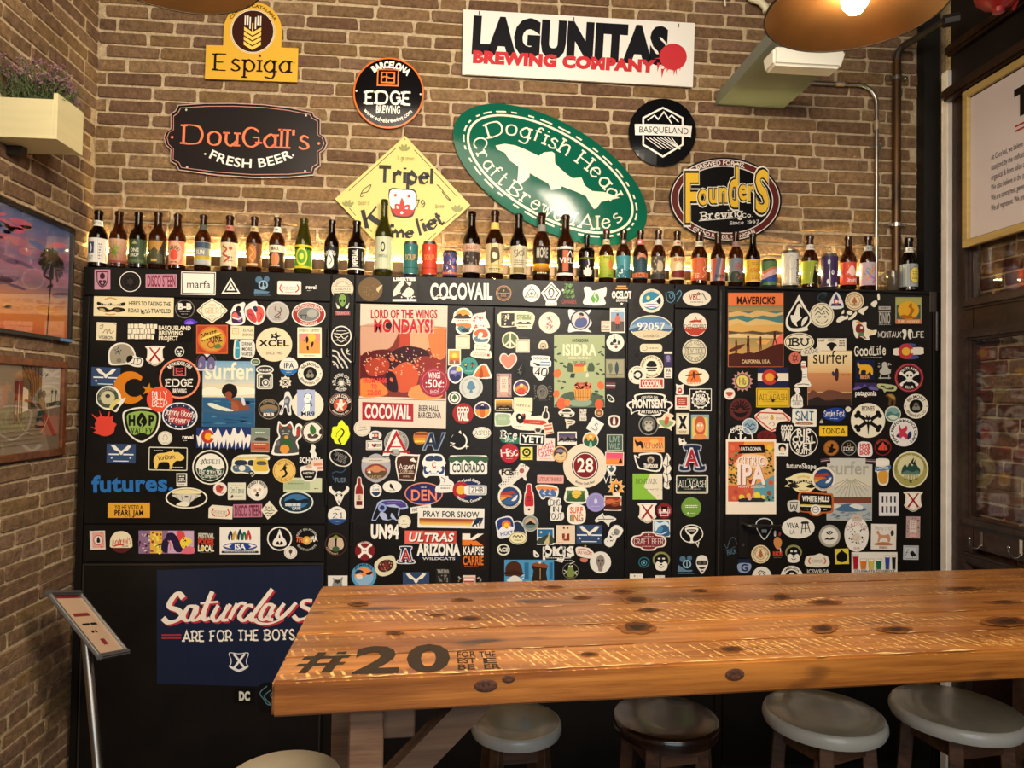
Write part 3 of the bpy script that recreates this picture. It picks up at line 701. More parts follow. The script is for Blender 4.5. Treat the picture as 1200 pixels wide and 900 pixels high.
c3 = cabinet('utility_cabinet', 'black steel cabinet with a lever handle at the right', xs[6]+.001, xs[7])
xi0, xi1 = X_(850), X_(1093)
pan(c3, 'frame', xs[6]+.001, xi0, 0, ZT); pan(c3, 'frame', xi1, xs[7], 0, ZT); pan(c3, 'frame', xi0, xi1, Z_(341.5, 970), ZT); d3 = pan(c3, 'door', xi0, xi1, .05, Z_(341.5, 970), bev=.003)
boxo('edge_strip', xs[6]+.012-c3.location.x, xs[6]+.016-c3.location.x, -.0015, .004, .4, ZT-.02, mat('worn_edge', '6b645a', .4, .4, noise=.6, nscale=14, col2='1a1612'), parent=c3)
def hinge(t, px, y0, y1, r=.0065, m=None, dr=None):
    x = X_(px, (y0+y1)/2)-t.location.x; bm = bmesh.new(); tube(bm, [(x, -r*.6, Z_(y1, px)), (x, -r*.6, Z_(y0, px))], r, 10); fin('hinge', bm, m or MBLK, dr or t, smooth=True)
for t_, d_, p_ in ((c1, d1, (384.5, 386, 417)), (c1, d1, (382.5, 562, 592)), (c2_, d2a, (415, 395, 425)), (c2_, d2a, (411.5, 612, 640)), (c2_, d2b, (734, 402, 432)), (c2_, d2b, (733, 612, 640))): hinge(t_, *p_, dr=d_)
hinge(c3, 1096.5, 366, 411, .009, mat('hinge_black', '2a2622', .35, .3), d3)
bm = bmesh.new(); box(bm, X_(1089)-c3.location.x, X_(1097)-c3.location.x, -.004, .002, Z_(366, 1090), ZT-.003); bevel(bm, .0015); fin('hinge_bracket', bm, mat('worn_black'), c3)
# lever handle with its escutcheon, a part of the right cabinet's door
hb = c3.location.x
pl_ = boxo('handle_plate', X_(864.5, 630)-hb, X_(876.5, 630)-hb, -.008, .001, Z_(654, 870), Z_(605, 870), mat('handle_black', '1c1815', .32, .2), parent=c3, bev=.003, seg=2)
zz = Z_(614, 870); x0_ = X_(870, 614)-hb; x1_ = X_(910, 616)-hb
bm = bmesh.new(); tube(bm, [(x0_, -.005, zz), (x0_, -.035, zz), (x0_+.004, -.044, zz), (x0_+.02, -.048, zz), ((x0_+x1_)/2, -.047, zz-.002), (x1_-.006, -.044, zz-.003), (x1_-.001, -.038, zz-.003)], .008, 12); lv = fin('lever', bm, mat('handle_black'), pl_, smooth=True)
bm = bmesh.new(); tube(bm, [(x0_, -.0085, Z_(638, 870)), (x0_, -.0105, Z_(638, 870))], .006, 14); fin('keyhole', bm, MSTEEL, pl_)
# small bolt holes in the left door
bm = bmesh.new()
for px, py in ((133, 373), (159, 374.5), (185, 375), (212, 375.5), (237, 376.5), (260, 377.5), (336, 380), (127.5, 583.5), (154, 583.5), (180.5, 583.5), (256.5, 583.5)):
    x, z = X_(px, py)-c1.location.x, Z_(py, px); tube(bm, [(x, .001, z), (x, -.0006, z)], .0032, 8)
o = fin('rivets', bm, MBLK2, c1); o['kind'] = 'stuff'
# ------------------------------------------------------------------ the plank table
zt, tk = 1.05, .07
FL, BL, F1, B1 = atz(318.5, 799, zt), atz(377, 686.5, zt), atz(1200, 760, zt), atz(1200, 665.5, zt)
th = math.atan2(F1.y-FL.y, F1.x-FL.x); ex = Vector((math.cos(th), math.sin(th), 0)); ey = Vector((-math.sin(th), math.cos(th), 0))
tb = empty('bar_table', (FL.x, FL.y, 0), 'long varnished pine plank table with a black number stencilled at its corner', 'table', rz=th)
loc = lambda P: Vector(((P-FL).dot(ex), (P-FL).dot(ey), P.z))
bl, b1 = loc(BL), loc(B1)
def line_y(u, x): return u*(bl.y+(b1.y-bl.y)*(x-bl.x)/(b1.x-bl.x))
LX = 2.36
fr_ = [0, .185, .395, .62, .845, 1]
for i in range(5):
    u0q, u1q = fr_[i], fr_[i+1]; g = .0012
    xa0, xa1 = bl.x*u0q, bl.x*u1q; P4 = [(xa0, line_y(u0q, xa0)+g), (LX, line_y(u0q, LX)+g), (LX, line_y(u1q, LX)-g), (xa1, line_y(u1q, xa1)-g)]
    dz = [0, -.0012, 0, -.001, -.0004][i]
    bm = bmesh.new(); hexa(bm, [(x, y, zt-tk) for x, y in P4]+[(x, y, zt+dz) for x, y in P4]); bevel(bm, .005 if i in (0, 4) else .003, 2); fin('plank', bm, MPINE, tb)
def tbx(name, x0, x1, y0, y1, z0, z1, m=MPINE2, b_=.003): return boxo(name, x0, x1, y0, y1, z0, z1, m, parent=tb, bev=b_)
pc = loc(Vector((-.172, -1.585, 0)))
pw = .034
tbx('leg', pc.x-pw, pc.x+pw, pc.y-pw, pc.y+pw, 0, zt-tk); 
pb = loc(Vector((-.30, -1.02, 0))); tbx('leg', pb.x-pw, pb.x+pw, pb.y-pw, pb.y+pw, 0, zt-tk)
tbx('leg', 2.02, 2.09, pc.y-pw, pc.y+pw, 0, zt-tk); tbx('leg', 2.26, 2.33, .58, .65, 0, zt-tk)
bq = loc(Vector((-.11, -1.56, 0))); tbx('crossbeam', bq.x-.034, bq.x+.034, bq.y-.01, bq.y+.6, zt-tk-.085, zt-tk)
rq = loc(Vector((aty(982, 815, -1.40).x, -1.40, 0))); tbx('crossbeam', rq.x-.062, rq.x+.062, rq.y-.01, rq.y+.5, zt-tk-.05, zt-tk, MPINE)
tbx('stretcher', pb.x+.1, 2.2, .30, .36, .12, .2)
A_, B_ = loc(Vector((.085, -1.50, 0))), loc(Vector((-.15, -1.52, 0)))
bm = bmesh.new(); h_ = .030; y0b, y1b = A_.y-.02, A_.y+.035
pA, pB = Vector((A_.x, 0, zt-tk-.002)), Vector((B_.x, 0, .745)); dd = (pB-pA).normalized(); nn = Vector((dd.z, 0, -dd.x))*h_
pA0 = pA-nn; pA1 = pA+nn; pA0.x += (pA.z-pA0.z)*dd.x/dd.z; pA0.z = pA.z; pA1.x += (pA.z-pA1.z)*dd.x/dd.z; pA1.z = pA.z
hexa(bm, [(pA0.x, y0b, pA0.z), (pA1.x, y0b, pA1.z), (pB.x+nn.x, y0b, pB.z+nn.z), (pB.x-nn.x, y0b, pB.z-nn.z), (pA0.x, y1b, pA0.z), (pA1.x, y1b, pA1.z), (pB.x+nn.x, y1b, pB.z+nn.z), (pB.x-nn.x, y1b, pB.z-nn.z)]); fin('brace', bm, MPINE2, tb)
# stencilled number, laid out on the table top
tw = Matrix.Translation(tb.location) @ Matrix.Rotation(th, 4, 'Z'); ti = tw.inverted()
def ttop(x, y, off): p = ti @ atz(x, y, zt); return Vector((p.x, p.y, zt+off))
s_ = Sheet(ttop, .0001, .00004, rough=.5)
def quadtext(st, txt, quad, col='2a2018'):
    """letters mapped into a picture quad TL, TR, BR, BL on the table plane"""
    TL, TR, BR, BL_ = quad; L = []; cur = 0
    for ch in txt: q, a, xm = glyph(ch, st); L.append((q, cur)); last = cur+xm; cur += a
    out = []
    for q, ox in L:
        for poly in q:
            o = []
            for px, py in poly:
                u, v = (px+ox)/last, 1-py
                o.append(tuple((TL[k]*(1-u)+TR[k]*u)*(1-v)+(BL_[k]*(1-u)+BR[k]*u)*v for k in (0, 1)))
            out.append(o)
    s_.faces(out, col, s_.next())
s_.fill([(362, 764), (408, 763), (350, 788), (360, 788.5)][:0] or [(349, 789), (359, 789), (383, 764.5), (373, 764.5)], '2a2018')
s_.fill([(375, 788.5), (388, 788), (407, 763.5), (396, 764)], '2a2018')
s_.fill([(345, 781.5), (402, 779), (406, 775.5), (350, 778)], '2a2018'); s_.fill([(353, 773.5), (408, 771), (412, 767.5), (358, 769.5)], '2a2018')
quadtext('k', '2', ((418, 760), (470, 757.5), (467, 787.5), (412, 789)))
quadtext('k', '0', ((477, 757.5), (528, 756), (527, 785.5), (477, 787.5)))
for t_, q_ in (('FOR', ((535, 764), (557, 763.5), (557.5, 769.5), (535, 770))), ('EST', ((535, 771.5), (557.5, 771), (558, 777), (535.5, 777.5))), ('BE', ((535.5, 779), (556, 778.5), (556.5, 784.5), (535.5, 785))), ('THE', ((561, 764), (580, 763.5), (581.5, 769.5), (562, 770))), ('E', ((564, 771.5), (581.5, 771), (583, 777), (564.5, 777.5))), ('ER', ((566, 779), (586, 778), (587, 783.5), (567, 784)))): quadtext('b', t_, q_)
s_.build('stencil_number', tb)
# dark knots, worn bright joints and chips in the varnish
s_ = Sheet(ttop, .00008, .00003, rough=.5); rk_ = random.Random(21)
for x, y, rx, ry in ((550, 725, 13, 2.6), (747, 735, 17, 6), (760, 715, 11, 2.2), (746, 703, 13, 3.4), (730, 693, 10, 2), (682, 700, 7, 1.6), (690, 767, 9, 2.2), (857, 761, 12, 3.2), (540, 703, 9, 1.6), (820, 692, 8, 1.4), (648, 688, 8, 1.2), (513, 721, 8, 1.4), (915, 700, 10, 3.2), (966, 706, 14, 2.2), (1050, 738, 16, 3.2), (965, 737, 12, 4), (1180, 729, 22, 5), (1175, 706, 13, 1.6), (420, 708, 9, 2), (1130, 690, 14, 1.8), (462, 742, 8, 1.6)):
    for k, c_ in ((1.35, '7c4a22'), (1, '4c2c16'), (.55, '2c190e')): s_.fill([(px_+x, py_+y) for px_, py_ in [(rx*k*math.cos(t)*rk_.uniform(.8, 1.15), ry*k*math.sin(t)*rk_.uniform(.75, 1.2)) for t in [2*PI*i/18 for i in range(18)]]], c_)
    for _ in range(5): u = rk_.uniform(-1.6, 1.6); s_.line([(x+rx*u-rx*.5, y+rk_.uniform(-1, 1)*ry), (x+rx*u+rx*.5, y+rk_.uniform(-1, 1)*ry)], .35, '5a3418'); s_.k -= 1
off_ = s_.next(); q_ = []
for u_, n_ in ((.185, 30), (.395, 34), (.62, 30), (.845, 20), (.012, 70), (.5, 10)):
    for _ in range(n_):
        x = rk_.uniform(.02, LX-.1); y = line_y(u_, x)+rk_.uniform(-.004, .004); L_ = rk_.uniform(.008, .06)*(1.6 if u_ < .1 and x > .3 else 1); w__ = rk_.uniform(.0006, .0016)
        q_.append([Vector((x, y-w__, zt+.0002)), Vector((x+L_*.5, y-w__*1.8, zt+.0002)), Vector((x+L_, y, zt+.0002)), Vector((x+L_*.5, y+w__, zt+.0002))])
mi_ = s_.ci('f2cf8c')
for P4 in q_: b_ = len(s_.v); s_.v += P4; s_.f.append([b_, b_+1, b_+2, b_+3]); s_.m.append(mi_)
s_.k += 1; mi_ = s_.ci('e6bc74')
for i in range(46):      # slanting saw marks on the front board
    x = .50+i*.0262+rk_.uniform(-.003, .003)
    if rk_.random() < .12 or x > LX-.1: continue
    y0q, y1q = line_y(.165, x)-rk_.uniform(0, .01), line_y(.02, x)+rk_.uniform(0, .02); n_ = 6
    for k in range(n_):
        if rk_.random() < .2: continue
        f0, f1 = k/n_, (k+.8)/n_; w__ = rk_.uniform(.0012, .0026); xa_, xb_ = x+.022*f0, x+.022*f1; ya_, yb_ = y0q+(y1q-y0q)*f0, y0q+(y1q-y0q)*f1
        b_ = len(s_.v); s_.v += [Vector((xa_-w__, ya_, zt+.0002)), Vector((xa_+w__, ya_, zt+.0002)), Vector((xb_+w__*.6, yb_, zt+.0002)), Vector((xb_-w__*.6, yb_, zt+.0002))]; s_.f.append([b_, b_+1, b_+2, b_+3]); s_.m.append(mi_)
o = s_.build('wood_wear', tb); o['kind'] = 'stuff'
# knots in the front board
for px, py, r_, sx_ in ((569.5, 803.5, .009, 1.3), (596, 795.5, .0055, 1.2), (861, 790.5, .009, 1.2)):
    d = ray(px, py); n_ = -ey; P = CAM+d*(((FL+ey*.001)-CAM).dot(n_)/d.dot(n_)); p = ti @ P
    bm = bmesh.new(); lathe(bm, [(0, .0), (r_*.5, .0012), (r_, .0014), (r_*1.5, .0012), (r_*1.7, 0)], 16)
    bmesh.ops.transform(bm, matrix=Matrix.Translation((p.x, .0004, p.z)) @ Matrix.Diagonal((sx_*1.2, .6, .85, 1)) @ Matrix.Rotation(PI/2, 4, 'X'), verts=bm.verts); fin('knot', bm, mat('knot_dark', '2c1810', .7, col2='5a3018', nscale=160, noise=.4), tb, smooth=True)
# ------------------------------------------------------------------ stools
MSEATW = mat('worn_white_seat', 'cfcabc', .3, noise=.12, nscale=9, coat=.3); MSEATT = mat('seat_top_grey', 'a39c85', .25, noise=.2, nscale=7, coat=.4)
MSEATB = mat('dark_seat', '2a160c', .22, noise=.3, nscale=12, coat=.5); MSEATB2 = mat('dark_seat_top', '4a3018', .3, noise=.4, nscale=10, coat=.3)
def stool(px, py, z, r, top_m, rim_m, label, rz=0, a0=0):
    P = atz(px, py, z); t = empty('round_stool', (P.x, P.y, 0), label, 'stool', 'round wooden stools at the table', rz)
    bm = bmesh.new(); lathe(bm, [(0, z-.042), (r*.9, z-.042), (r*.97, z-.038), (r, z-.026), (r*.995, z-.012), (r*.965, z-.002), (r*.94, z)], 44, 1); lathe(bm, [(r*.94, z), (r*.5, z+.0005), (0, z)], 44, 0)
    bmesh.ops.remove_doubles(bm, verts=bm.verts, dist=1e-5); fin('seat', bm, [top_m, rim_m], t, smooth=True)
    for i in range(4):
        a = a0+PI/4+i*PI/2; c, s = math.cos(a), math.sin(a); rt_, rb = r*.68, r*.95; w_ = .019
        e1, e2 = Vector((c, s, 0)), Vector((-s, c, 0)); bm = bmesh.new(); lo = e1*rb; hi = e1*rt_
        hexa(bm, [tuple(lo+e1*i_*w_+e2*j_*w_) for i_, j_ in ((-1, -1), (1, -1), (1, 1), (-1, 1))]+[tuple(hi+e1*i_*w_+e2*j_*w_+Vector((0, 0, z-.042))) for i_, j_ in ((-1, -1), (1, -1), (1, 1), (-1, 1))]); bevel(bm, .003); fin('leg', bm, MSTL, t)
    for i in range(4):
        for zz_, hh in ((z-.075, .028), (z*.35, .016)):
            f = (z-.042-zz_)/(z-.042); rr = r*.68+(r*.27)*f; a = a0+PI/4+i*PI/2; p, q = Vector((math.cos(a)*rr, math.sin(a)*rr, zz_)), Vector((math.cos(a+PI/2)*rr, math.sin(a+PI/2)*rr, zz_))
            d = (q-p).normalized(); n_ = Vector((-d.y, d.x, 0))*.008; h3 = Vector((0, 0, hh)); bm = bmesh.new(); p += d*.018; q -= d*.018
            hexa(bm, [tuple(v) for v in (p-n_-h3, q-n_-h3, q+n_-h3, p+n_-h3, p-n_+h3, q-n_+h3, q+n_+h3, p+n_+h3)]); fin('apron' if zz_ > z*.5 else 'stretcher', bm, MSTL, t)
    return t
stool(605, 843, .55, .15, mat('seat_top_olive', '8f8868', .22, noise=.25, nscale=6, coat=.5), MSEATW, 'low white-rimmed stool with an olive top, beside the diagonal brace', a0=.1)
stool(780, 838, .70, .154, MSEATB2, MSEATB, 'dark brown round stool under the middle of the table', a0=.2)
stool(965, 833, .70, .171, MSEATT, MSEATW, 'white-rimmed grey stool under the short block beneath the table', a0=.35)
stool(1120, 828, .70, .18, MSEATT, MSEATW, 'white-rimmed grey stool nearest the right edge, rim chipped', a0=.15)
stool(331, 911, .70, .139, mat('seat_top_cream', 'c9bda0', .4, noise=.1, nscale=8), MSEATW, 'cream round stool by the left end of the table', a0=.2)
# ------------------------------------------------------------------ signs on the brick wall
YS = -.012
def wall_to3(Y, dome=None):
    def f(x, y, off):
        p = aty(x, y, Y)
        if dome and off > 0:
            cx, cy, a, b, rot, hgt = dome; c, s = math.cos(math.radians(rot)), math.sin(math.radians(rot)); u, v = x-cx, y-cy
            q = ((u*c+v*s)/a)**2+((-u*s+v*c)/b)**2; off = off+hgt*max(0, 1-q)
        p.y -= off; return p
    return f
def sign(name, cx, cy, ops, label, rot=0, thick=.007, dome=None, cut=None, step=.0001, rough=.3):
    s = Sheet(wall_to3(YS, dome), thick, step, cx, cy, rot, rough); s.cut = cut; draw(s, ops); o = s.build(name); tag(o, label, 'sign', 'brewery signs on the brick wall'); return o
sh_ = lambda l, cx, cy: ','.join('%.2f,%.2f' % (x-cx, y-cy) for x, y in l)
# gold arched sign
arch = [(-54, .5), (-34, .2)]+[(34*-math.cos(PI*i/22), -18-34*math.sin(PI*i/22)) for i in range(23)]+[(34, .2), (54, .5), (54, 40), (-54, 40)]
ops = 'p d9a93a '+','.join('%.2f,%.2f' % p for p in arch)+';e e9dcc0 0 -17.5 26.3 26.3;e 9a6a20 0 -17.5 25.7 25.7;e e9dcc0 0 -17.5 25.2 25.2;e 3a1c14 0 -17.5 24.3 24.3;a 3a1c14 b CERVEZA_CATALANA 0 -17.5 29.6 3.4 0 125'
for i in range(4):
    y0 = 5.5-i*5.6-1; ops += f';p f0c860 0,{y0:.1f} -10,{y0-6:.1f} -10,{y0-10:.1f} 0,{y0-4:.1f}'.replace(' -10', ',-10').replace(' 0,', ',0,').replace('f0c860,', 'f0c860 ')
    ops += f';p f0c860 0,{y0:.1f},10,{y0-6:.1f},10,{y0-10:.1f},0,{y0-4:.1f}'
for x in (-9, -6, -3.2, 3.2, 6, 9): ops += f';r e6dcc8 {x} {-30 if abs(x) > 4 else -27} 1.6 {11 if abs(x) > 4 else 14}'
ops += ';r f0c860 0 -22 1.5 10;t 241410 R Espiga 1 20 19 87;e 6a4a20 50 18 .8 .8'
sign('brewery_sign', 296, 55, ops, 'gold arched metal sign with a wheat ear in a brown disc', 2, .006, step=.0001)
dg = [(209, 123.5), (240, 121.3), (275, 121.2), (310, 122.8), (340, 126.5), (367, 132), (369, 136.5), (376, 140.5), (376, 157.7), (381.5, 161.5), (384, 168.7), (381, 176), (375.5, 179.5), (376, 195), (370, 199), (368, 206), (340, 208.6), (297, 209), (255, 206), (210, 200), (207, 193.5), (200, 189.5), (200.4, 176), (194.5, 170), (192.5, 161.5), (195, 155), (200.5, 151.5), (200.5, 134), (206, 130)]
ins = lambda l, k: [(288+(x-288)*(1-k/95), 165+(y-165)*(1-k/43)) for x, y in l]
ops = 'p b79a90 '+sh_(dg, 288, 165)+';p 14100f '+sh_(ins(dg, 1.1), 288, 165)+';p c08878 '+sh_(ins(dg, 3.4), 288, 165)+';p 231d1d '+sh_(ins(dg, 4.3), 288, 165)
ops += ";t f08058 R DouGall's 1 -3.8 22 146 2.6;a f2eee2 b FRESH_BEER 6 -74 101 10.2 180 56;e f2eee2 -47 16 1.2 1.2;e f2eee2 56 17.5 1.2 1.2"
for x, y in ((219, 129.5), (359, 136), (220, 196.5), (358, 201)): ops += f';e c8c0b4 {x-288} {y-165} 1.3 1.3'
for x, y in ((202.5, 161.5), (374, 168.7)): ops += f';e f08058 {x-288} {y-165} 1.6 1.6'
sign('brewery_sign', 288, 165, ops, 'long black notched sign with orange name and white fresh beer line', 0, .006, step=.0001)
ops = 'e e07030 0 0 41.5 41.5;e 100e10 0 0 39.6 39.6;a f2eee2 H BARCELONA .5 0 32.5 7.4 4 84;f f08040 -1 -17 24 19 1.5;f f08040 -1 -17 15 12 1.7;L f08040 1.6 -8,-17,-3,-18,2,-16,7,-17.5;r f08040 -2.5 -17 1.8 13;t f2eee2 S EDGE 0 6.8 14 52;t f2eee2 C BREWING 0 20.5 8.6 28;a f2eee2 b www.edgebrewing.com 0 -2 35 4.6 180 100;e d8d4cc -37.5 -1 1.2 1.2;e d8d4cc 37.5 1 1.2 1.2'
sign('brewery_sign', 455.5, 109.5, ops, 'small round black sign with an orange rim and white slab lettering', 1.5, .005, (455.5, 109.5, 41.5, 41.5, 0, .010), (7, 7), .00025, .16)
di = [(474.8, 159.6), (551.3, 240.7), (469.3, 314.3), (392.8, 233.2)]
ops = 'p d8c878 '+sh_(di, 472, 237)
for a, b in (((464, 174), (409, 224)), ((485.5, 176), (504.5, 196)), ((508, 201), (535, 230)), ((535, 251), (522, 262)), ((409.5, 244), (417, 253)), ((426, 262), (436, 272)), ((511, 273), (494, 289))): ops += f';l 2a2418 .8 {a[0]-472},{a[1]-237},{b[0]-472},{b[1]-237}'
def herb(x, y, c='8f9050'):
    o = ''
    for a in (-50, -20, 15, 50): r_ = math.radians(a); o += f';e {c} {x+5*math.sin(r_):.1f} {y-5*math.cos(r_):.1f} 1.7 4 {a}'
    return o
ops += herb(2, -59)+herb(-64, 6)+herb(64, 12)
ops += ';t 8a7c40 R "3_granen" 3 -51 4.6 24 2;t 14100c G Tripel 3 -31 18 62 2;t 14100c G K -36 18 22 17 -14;t 14100c G ar -18 30 13 16 0'
ops += ';t 14100c G me 0 36 12 24 0;t 14100c G l 20 29 20 3 -14;t 14100c G ie 31.5 25 15 15 -20;t 14100c G t 43 19.5 15 7 -26;L 3a3420 .8 -49,-9,-45,-15,-37,-20,-41,-12,-48,-10,-49,-6,-46,-7;L 3a3420 .8 40,-20,44,-17,50,-9,56,-2,52,-4,46,-12'
ops += ';t 8a7c40 R biere -45 1 4.4 12;t 8a7c40 R bier 44 5 4.4 10;t 3a3020 R 79 20.5 2 8.5 11'
ops += ';P 3a2c20 -16,-14,0,-15,16,-12,13.5,13.5,6,18.5,-8,17.5,-13,11.5;P e8e4e2 -14.5,-12.7,0,-13.8,14.5,-10.7,12.5,9.5,-12,8.5;P b83028 -12,8,12.5,9.5,11.5,13.5,5,17,-7,16,-11.5,11.5;* b83028 -8.5 -7.7 2.8 1.2 8;* b83028 7.2 -6.5 2.8 1.2 8;P b83028 -1,-4.5,1.5,.5,2,7.5,-1,11.5,-4,7.5,-3,.5;L b83028 2.2 -8,8.5,-8,3.5,-4,4.5,-2,8.5;L b83028 2.2 7,9.5,7,4.5,3,5.5,1,9.5;e e8e4e2 -1 13 1.8 1.8;e 6a5a30 -60.5 5.5 .7 .7;e 6a5a30 2.5 -73 .7 .7;e 6a5a30 71 12 .7 .7'
sign('brewery_sign', 472, 237, ops, 'pale yellow diamond sign with blackletter words and a red crest', 0, .004, step=.0001, rough=.34)
lg = [(543, 12.5), (813.5, 28.5), (811, 103), (541.5, 88)]
ops = 'p e4dfd6 '+sh_(lg, 677, 58)
s = Sheet(wall_to3(YS), .010, .0001, 677, 58, 0, .35); draw(s, ops)
s.text('16161a', 'W', 'LAGUNITAS', -9, -9.2, 37.5, 229, 3.4); s.text('c0343a', 'W', 'BREWING COMPANY', -16, 15.5, 12.5, 214, 3.1)
for i in range(9): a = math.radians(150+i*16); s.fill([(111+13*math.cos(a), 10-13*math.sin(a)), (111+13*math.cos(a+.16), 10-13*math.sin(a+.16)), (111+(17+3*(i % 3))*math.cos(a+.05), 10-(17+3*(i % 3))*math.sin(a+.05))], 'c0343a')
s.fill([(x+111, y+10) for x, y in ell(0, 0, 16, 15.5, 0, 24)], 'c0343a')
for x, y in ((98, 33), (104, 27), (112, 30), (119, 25), (93, 26)): s.fill([(x-1, y-9), (x+2.5, y-9), (x-.3, y+2)], 'c0343a')
for x, y in ((561.5, 17), (672, 24), (794.5, 31.5)): s.fill(rrect(x-677, y-58, 1, 4.5), '3a3028')
o = s.build('brewery_sign'); tag(o, 'wide white board with huge black letters and a red splash', 'sign', 'brewery signs on the brick wall')
# tilted green enamel oval
O_ = (644.5, 204.8)
dome = (O_[0], O_[1], 127, 61.5, 30.3, .02)
s = Sheet(wall_to3(YS, dome), .004, .0003, O_[0], O_[1], 30.3, .13); s.cut = (8, 8)
s.base(ell(0, 0, 126.5, 61.3, 0, 90), '0f5a44'); A = ell(0, 0, 109, 50, 0, 90); Bq = ell(0, 0, 106.2, 47.2, 0, 90); s.faces([[A[i], A[(i+1) % 90], Bq[(i+1) % 90], Bq[i]] for i in range(90)], 'e8e2cc', s.next())
A = ell(0, 0, 114, 54, 0, 90); Bq = ell(0, 0, 112, 52, 0, 90); s.faces([[A[i], A[(i+1) % 90], Bq[(i+1) % 90], Bq[i]] for i in range(90) if (i*7 % 11) < 6], 'e8e2cc', s.next())
s.arctext('e8e2cc', 'T', 'Dogfish', 0, 0, 88, 17, -31, 0, 35, .86); s.arctext('e8e2cc', 'T', 'Head', 0, 0, 88, 17, 35, 0, 35, .86)
s.arctext('e8e2cc', 'T', 'Craft', 0, 0, 92, 15, 229, 0, 38, .8); s.arctext('e8e2cc', 'T', 'Brewed', 0, 0, 92, 15, 174, 0, 38, .86); s.arctext('e8e2cc', 'T', 'Ales', 0, 0, 92, 15, 121, 0, 38, .86)
shk = [(290, 300), (340, 290), (400, 300), (460, 325), (500, 345), (530, 360), (560, 340), (605, 335), (620, 345), (622, 400), (650, 430), (690, 465), (720, 485), (770, 480), (788, 525), (830, 555), (900, 560), (985, 590), (920, 605), (880, 615), (855, 650), (840, 655), (815, 620), (795, 585), (740, 560), (660, 530), (650, 545), (600, 550), (585, 515), (520, 480), (480, 455), (478, 480), (425, 522), (412, 500), (418, 420), (370, 385), (340, 340), (300, 322)]
c3_, s3_ = math.cos(math.radians(30.3)), math.sin(math.radians(30.3))
s.fill([((x/4.8+520-O_[0])*c3_+(y/4.8+110-O_[1])*s3_, -(x/4.8+520-O_[0])*s3_+(y/4.8+110-O_[1])*c3_) for x, y in shk], 'e8e2cc')
o = s.build('brewery_sign'); tag(o, 'big tilted green oval sign with a cream shark', 'sign', 'brewery signs on the brick wall')
ops = 'e 0f0f11 0 0 39.5 39.5;l ece8e0 2.2 0,-28,23,-16,23,15,0,29,-23,15,-23,-16,0,-28;l ece8e0 1.5 -18,-13,-10,-19,-6,-14,1,-23,10,-9;l ece8e0 1.5 7,-16,10,-19,18,-11'
for i in range(8): ops += f';l ece8e0 .9 {-20+i*4.2:.1f},{7.5-.0*i:.1f},{min(20, 0+i*1.2+(-20+i*4.2)+18):.1f},{min(23-i*.2, 7.5+13):.1f}'
ops += ';p ece8e0 -33,-9,34,-6.5,32.5,6.5,-32.5,4;t 1c1c1e s BASQUELAND 0.5 -1.2 7 58 2'
sign('brewery_sign', 776, 155.5, ops, 'round glossy black sign with a white mountain hexagon and banner', 0, .004, (776, 155.5, 39.5, 39.5, 0, .013), (7, 7), .0003, .12)
s = Sheet(wall_to3(YS), .006, .0001, 849.5, 234.5, 3, .3)
s.base(ell(0, 0, 65.8, 49.5, 0, 64), '121014'); s.fill(ell(0, 0, 63.8, 47.5, 0, 64), 'e0d8cc'); s.fill(ell(0, 0, 62.8, 46.5, 0, 64), '5c2422'); s.fill(ell(0, 0, 56, 39.8, 0, 64), 'e0d8cc'); s.fill(ell(0, 0, 54.8, 38.6, 0, 64), '0e0c0c')
s.arctext('e8e2d8', 'b', 'BREWED FOR US.', 0, 0, 59, 5, -8, 0, 43.2, 1.0); s.arctext('e8e2d8', 'b', 'GRAND RAPIDS, MICHIGAN', 0, 0, 59.5, 4.2, 180, 0, 43.4, .95)
for ch, h, y, x, w_ in zip('FounderS', (54, 33, 32, 32, 44, 33, 33, 46), (0, -5.5, -7.5, -9, -15, -13.5, -13, -12), (-40, -26.5, -15, -3.6, 8.4, 19.6, 29, 42), (17, 12, 10.6, 10.6, 11.6, 10.6, 8, 16)):
    if ch in 'ouner': h *= .73
    for c, st, dw in (('e8e2d0', 'W', 2.2), ('1a1410', 'H', .9), ('e9bc3c', 'C', 0)): s.text(c, st, ch, x, y, h+dw, w_+dw, -3)
s.text('ece6da', 'S', 'Brewing', -4, 17.5, 8.6, 47, -8); s.text('ece6da', 'S', 'Co.', 26, 17, 4.4, 11, -6); s.text('d8d2c8', 'S', 'Since 1997', 23, 25.5, 3.6, 34, -6); s.line([(-30, 26.5), (18, 20)], .9, 'ece6da')
o = s.build('brewery_sign'); tag(o, 'black and maroon oval sign with big yellow outlined lettering', 'sign', 'brewery signs on the brick wall')
# ------------------------------------------------------------------ pictures and planter on the left wall
def LY(x, y): p = atx(x, y, XL); return p.y, p.z
def wall_picture(name, label, cat, yR, z0, z1, wd, fw_, mf, paint, depth=.022, bevl=.002):
    t = empty(name, (XL, yR-wd/2, (z0+z1)/2), label, cat); h = (z1-z0)/2; W2 = wd/2
    for a, b, c, d in ((-W2, W2, h-fw_, h), (-W2, W2, -h, -h+fw_), (W2-fw_, W2, -h+fw_, h-fw_), (-W2, -W2+fw_, -h+fw_, h-fw_)): boxo('frame', .004, depth, a, b, c, d, mf, parent=t, bev=bevl)
    boxo('backing', .003, .007, -W2+fw_*.5, W2-fw_*.5, -h+fw_*.5, h-fw_*.5, MBLK2, parent=t)
    # local print units: centimetres, x to the right as seen, y down
    s = Sheet(lambda x, y, off: Vector((.008+off, x/100, -y/100)), .001, .0001, rough=.35); paint(s, (wd-2*fw_)*100, (h-fw_)*200); s.build('print', t)
    boxo('pane', .0135, .015, -W2+fw_*.6, W2-fw_*.6, -h+fw_*.6, h-fw_*.6, MGL, parent=t); return t
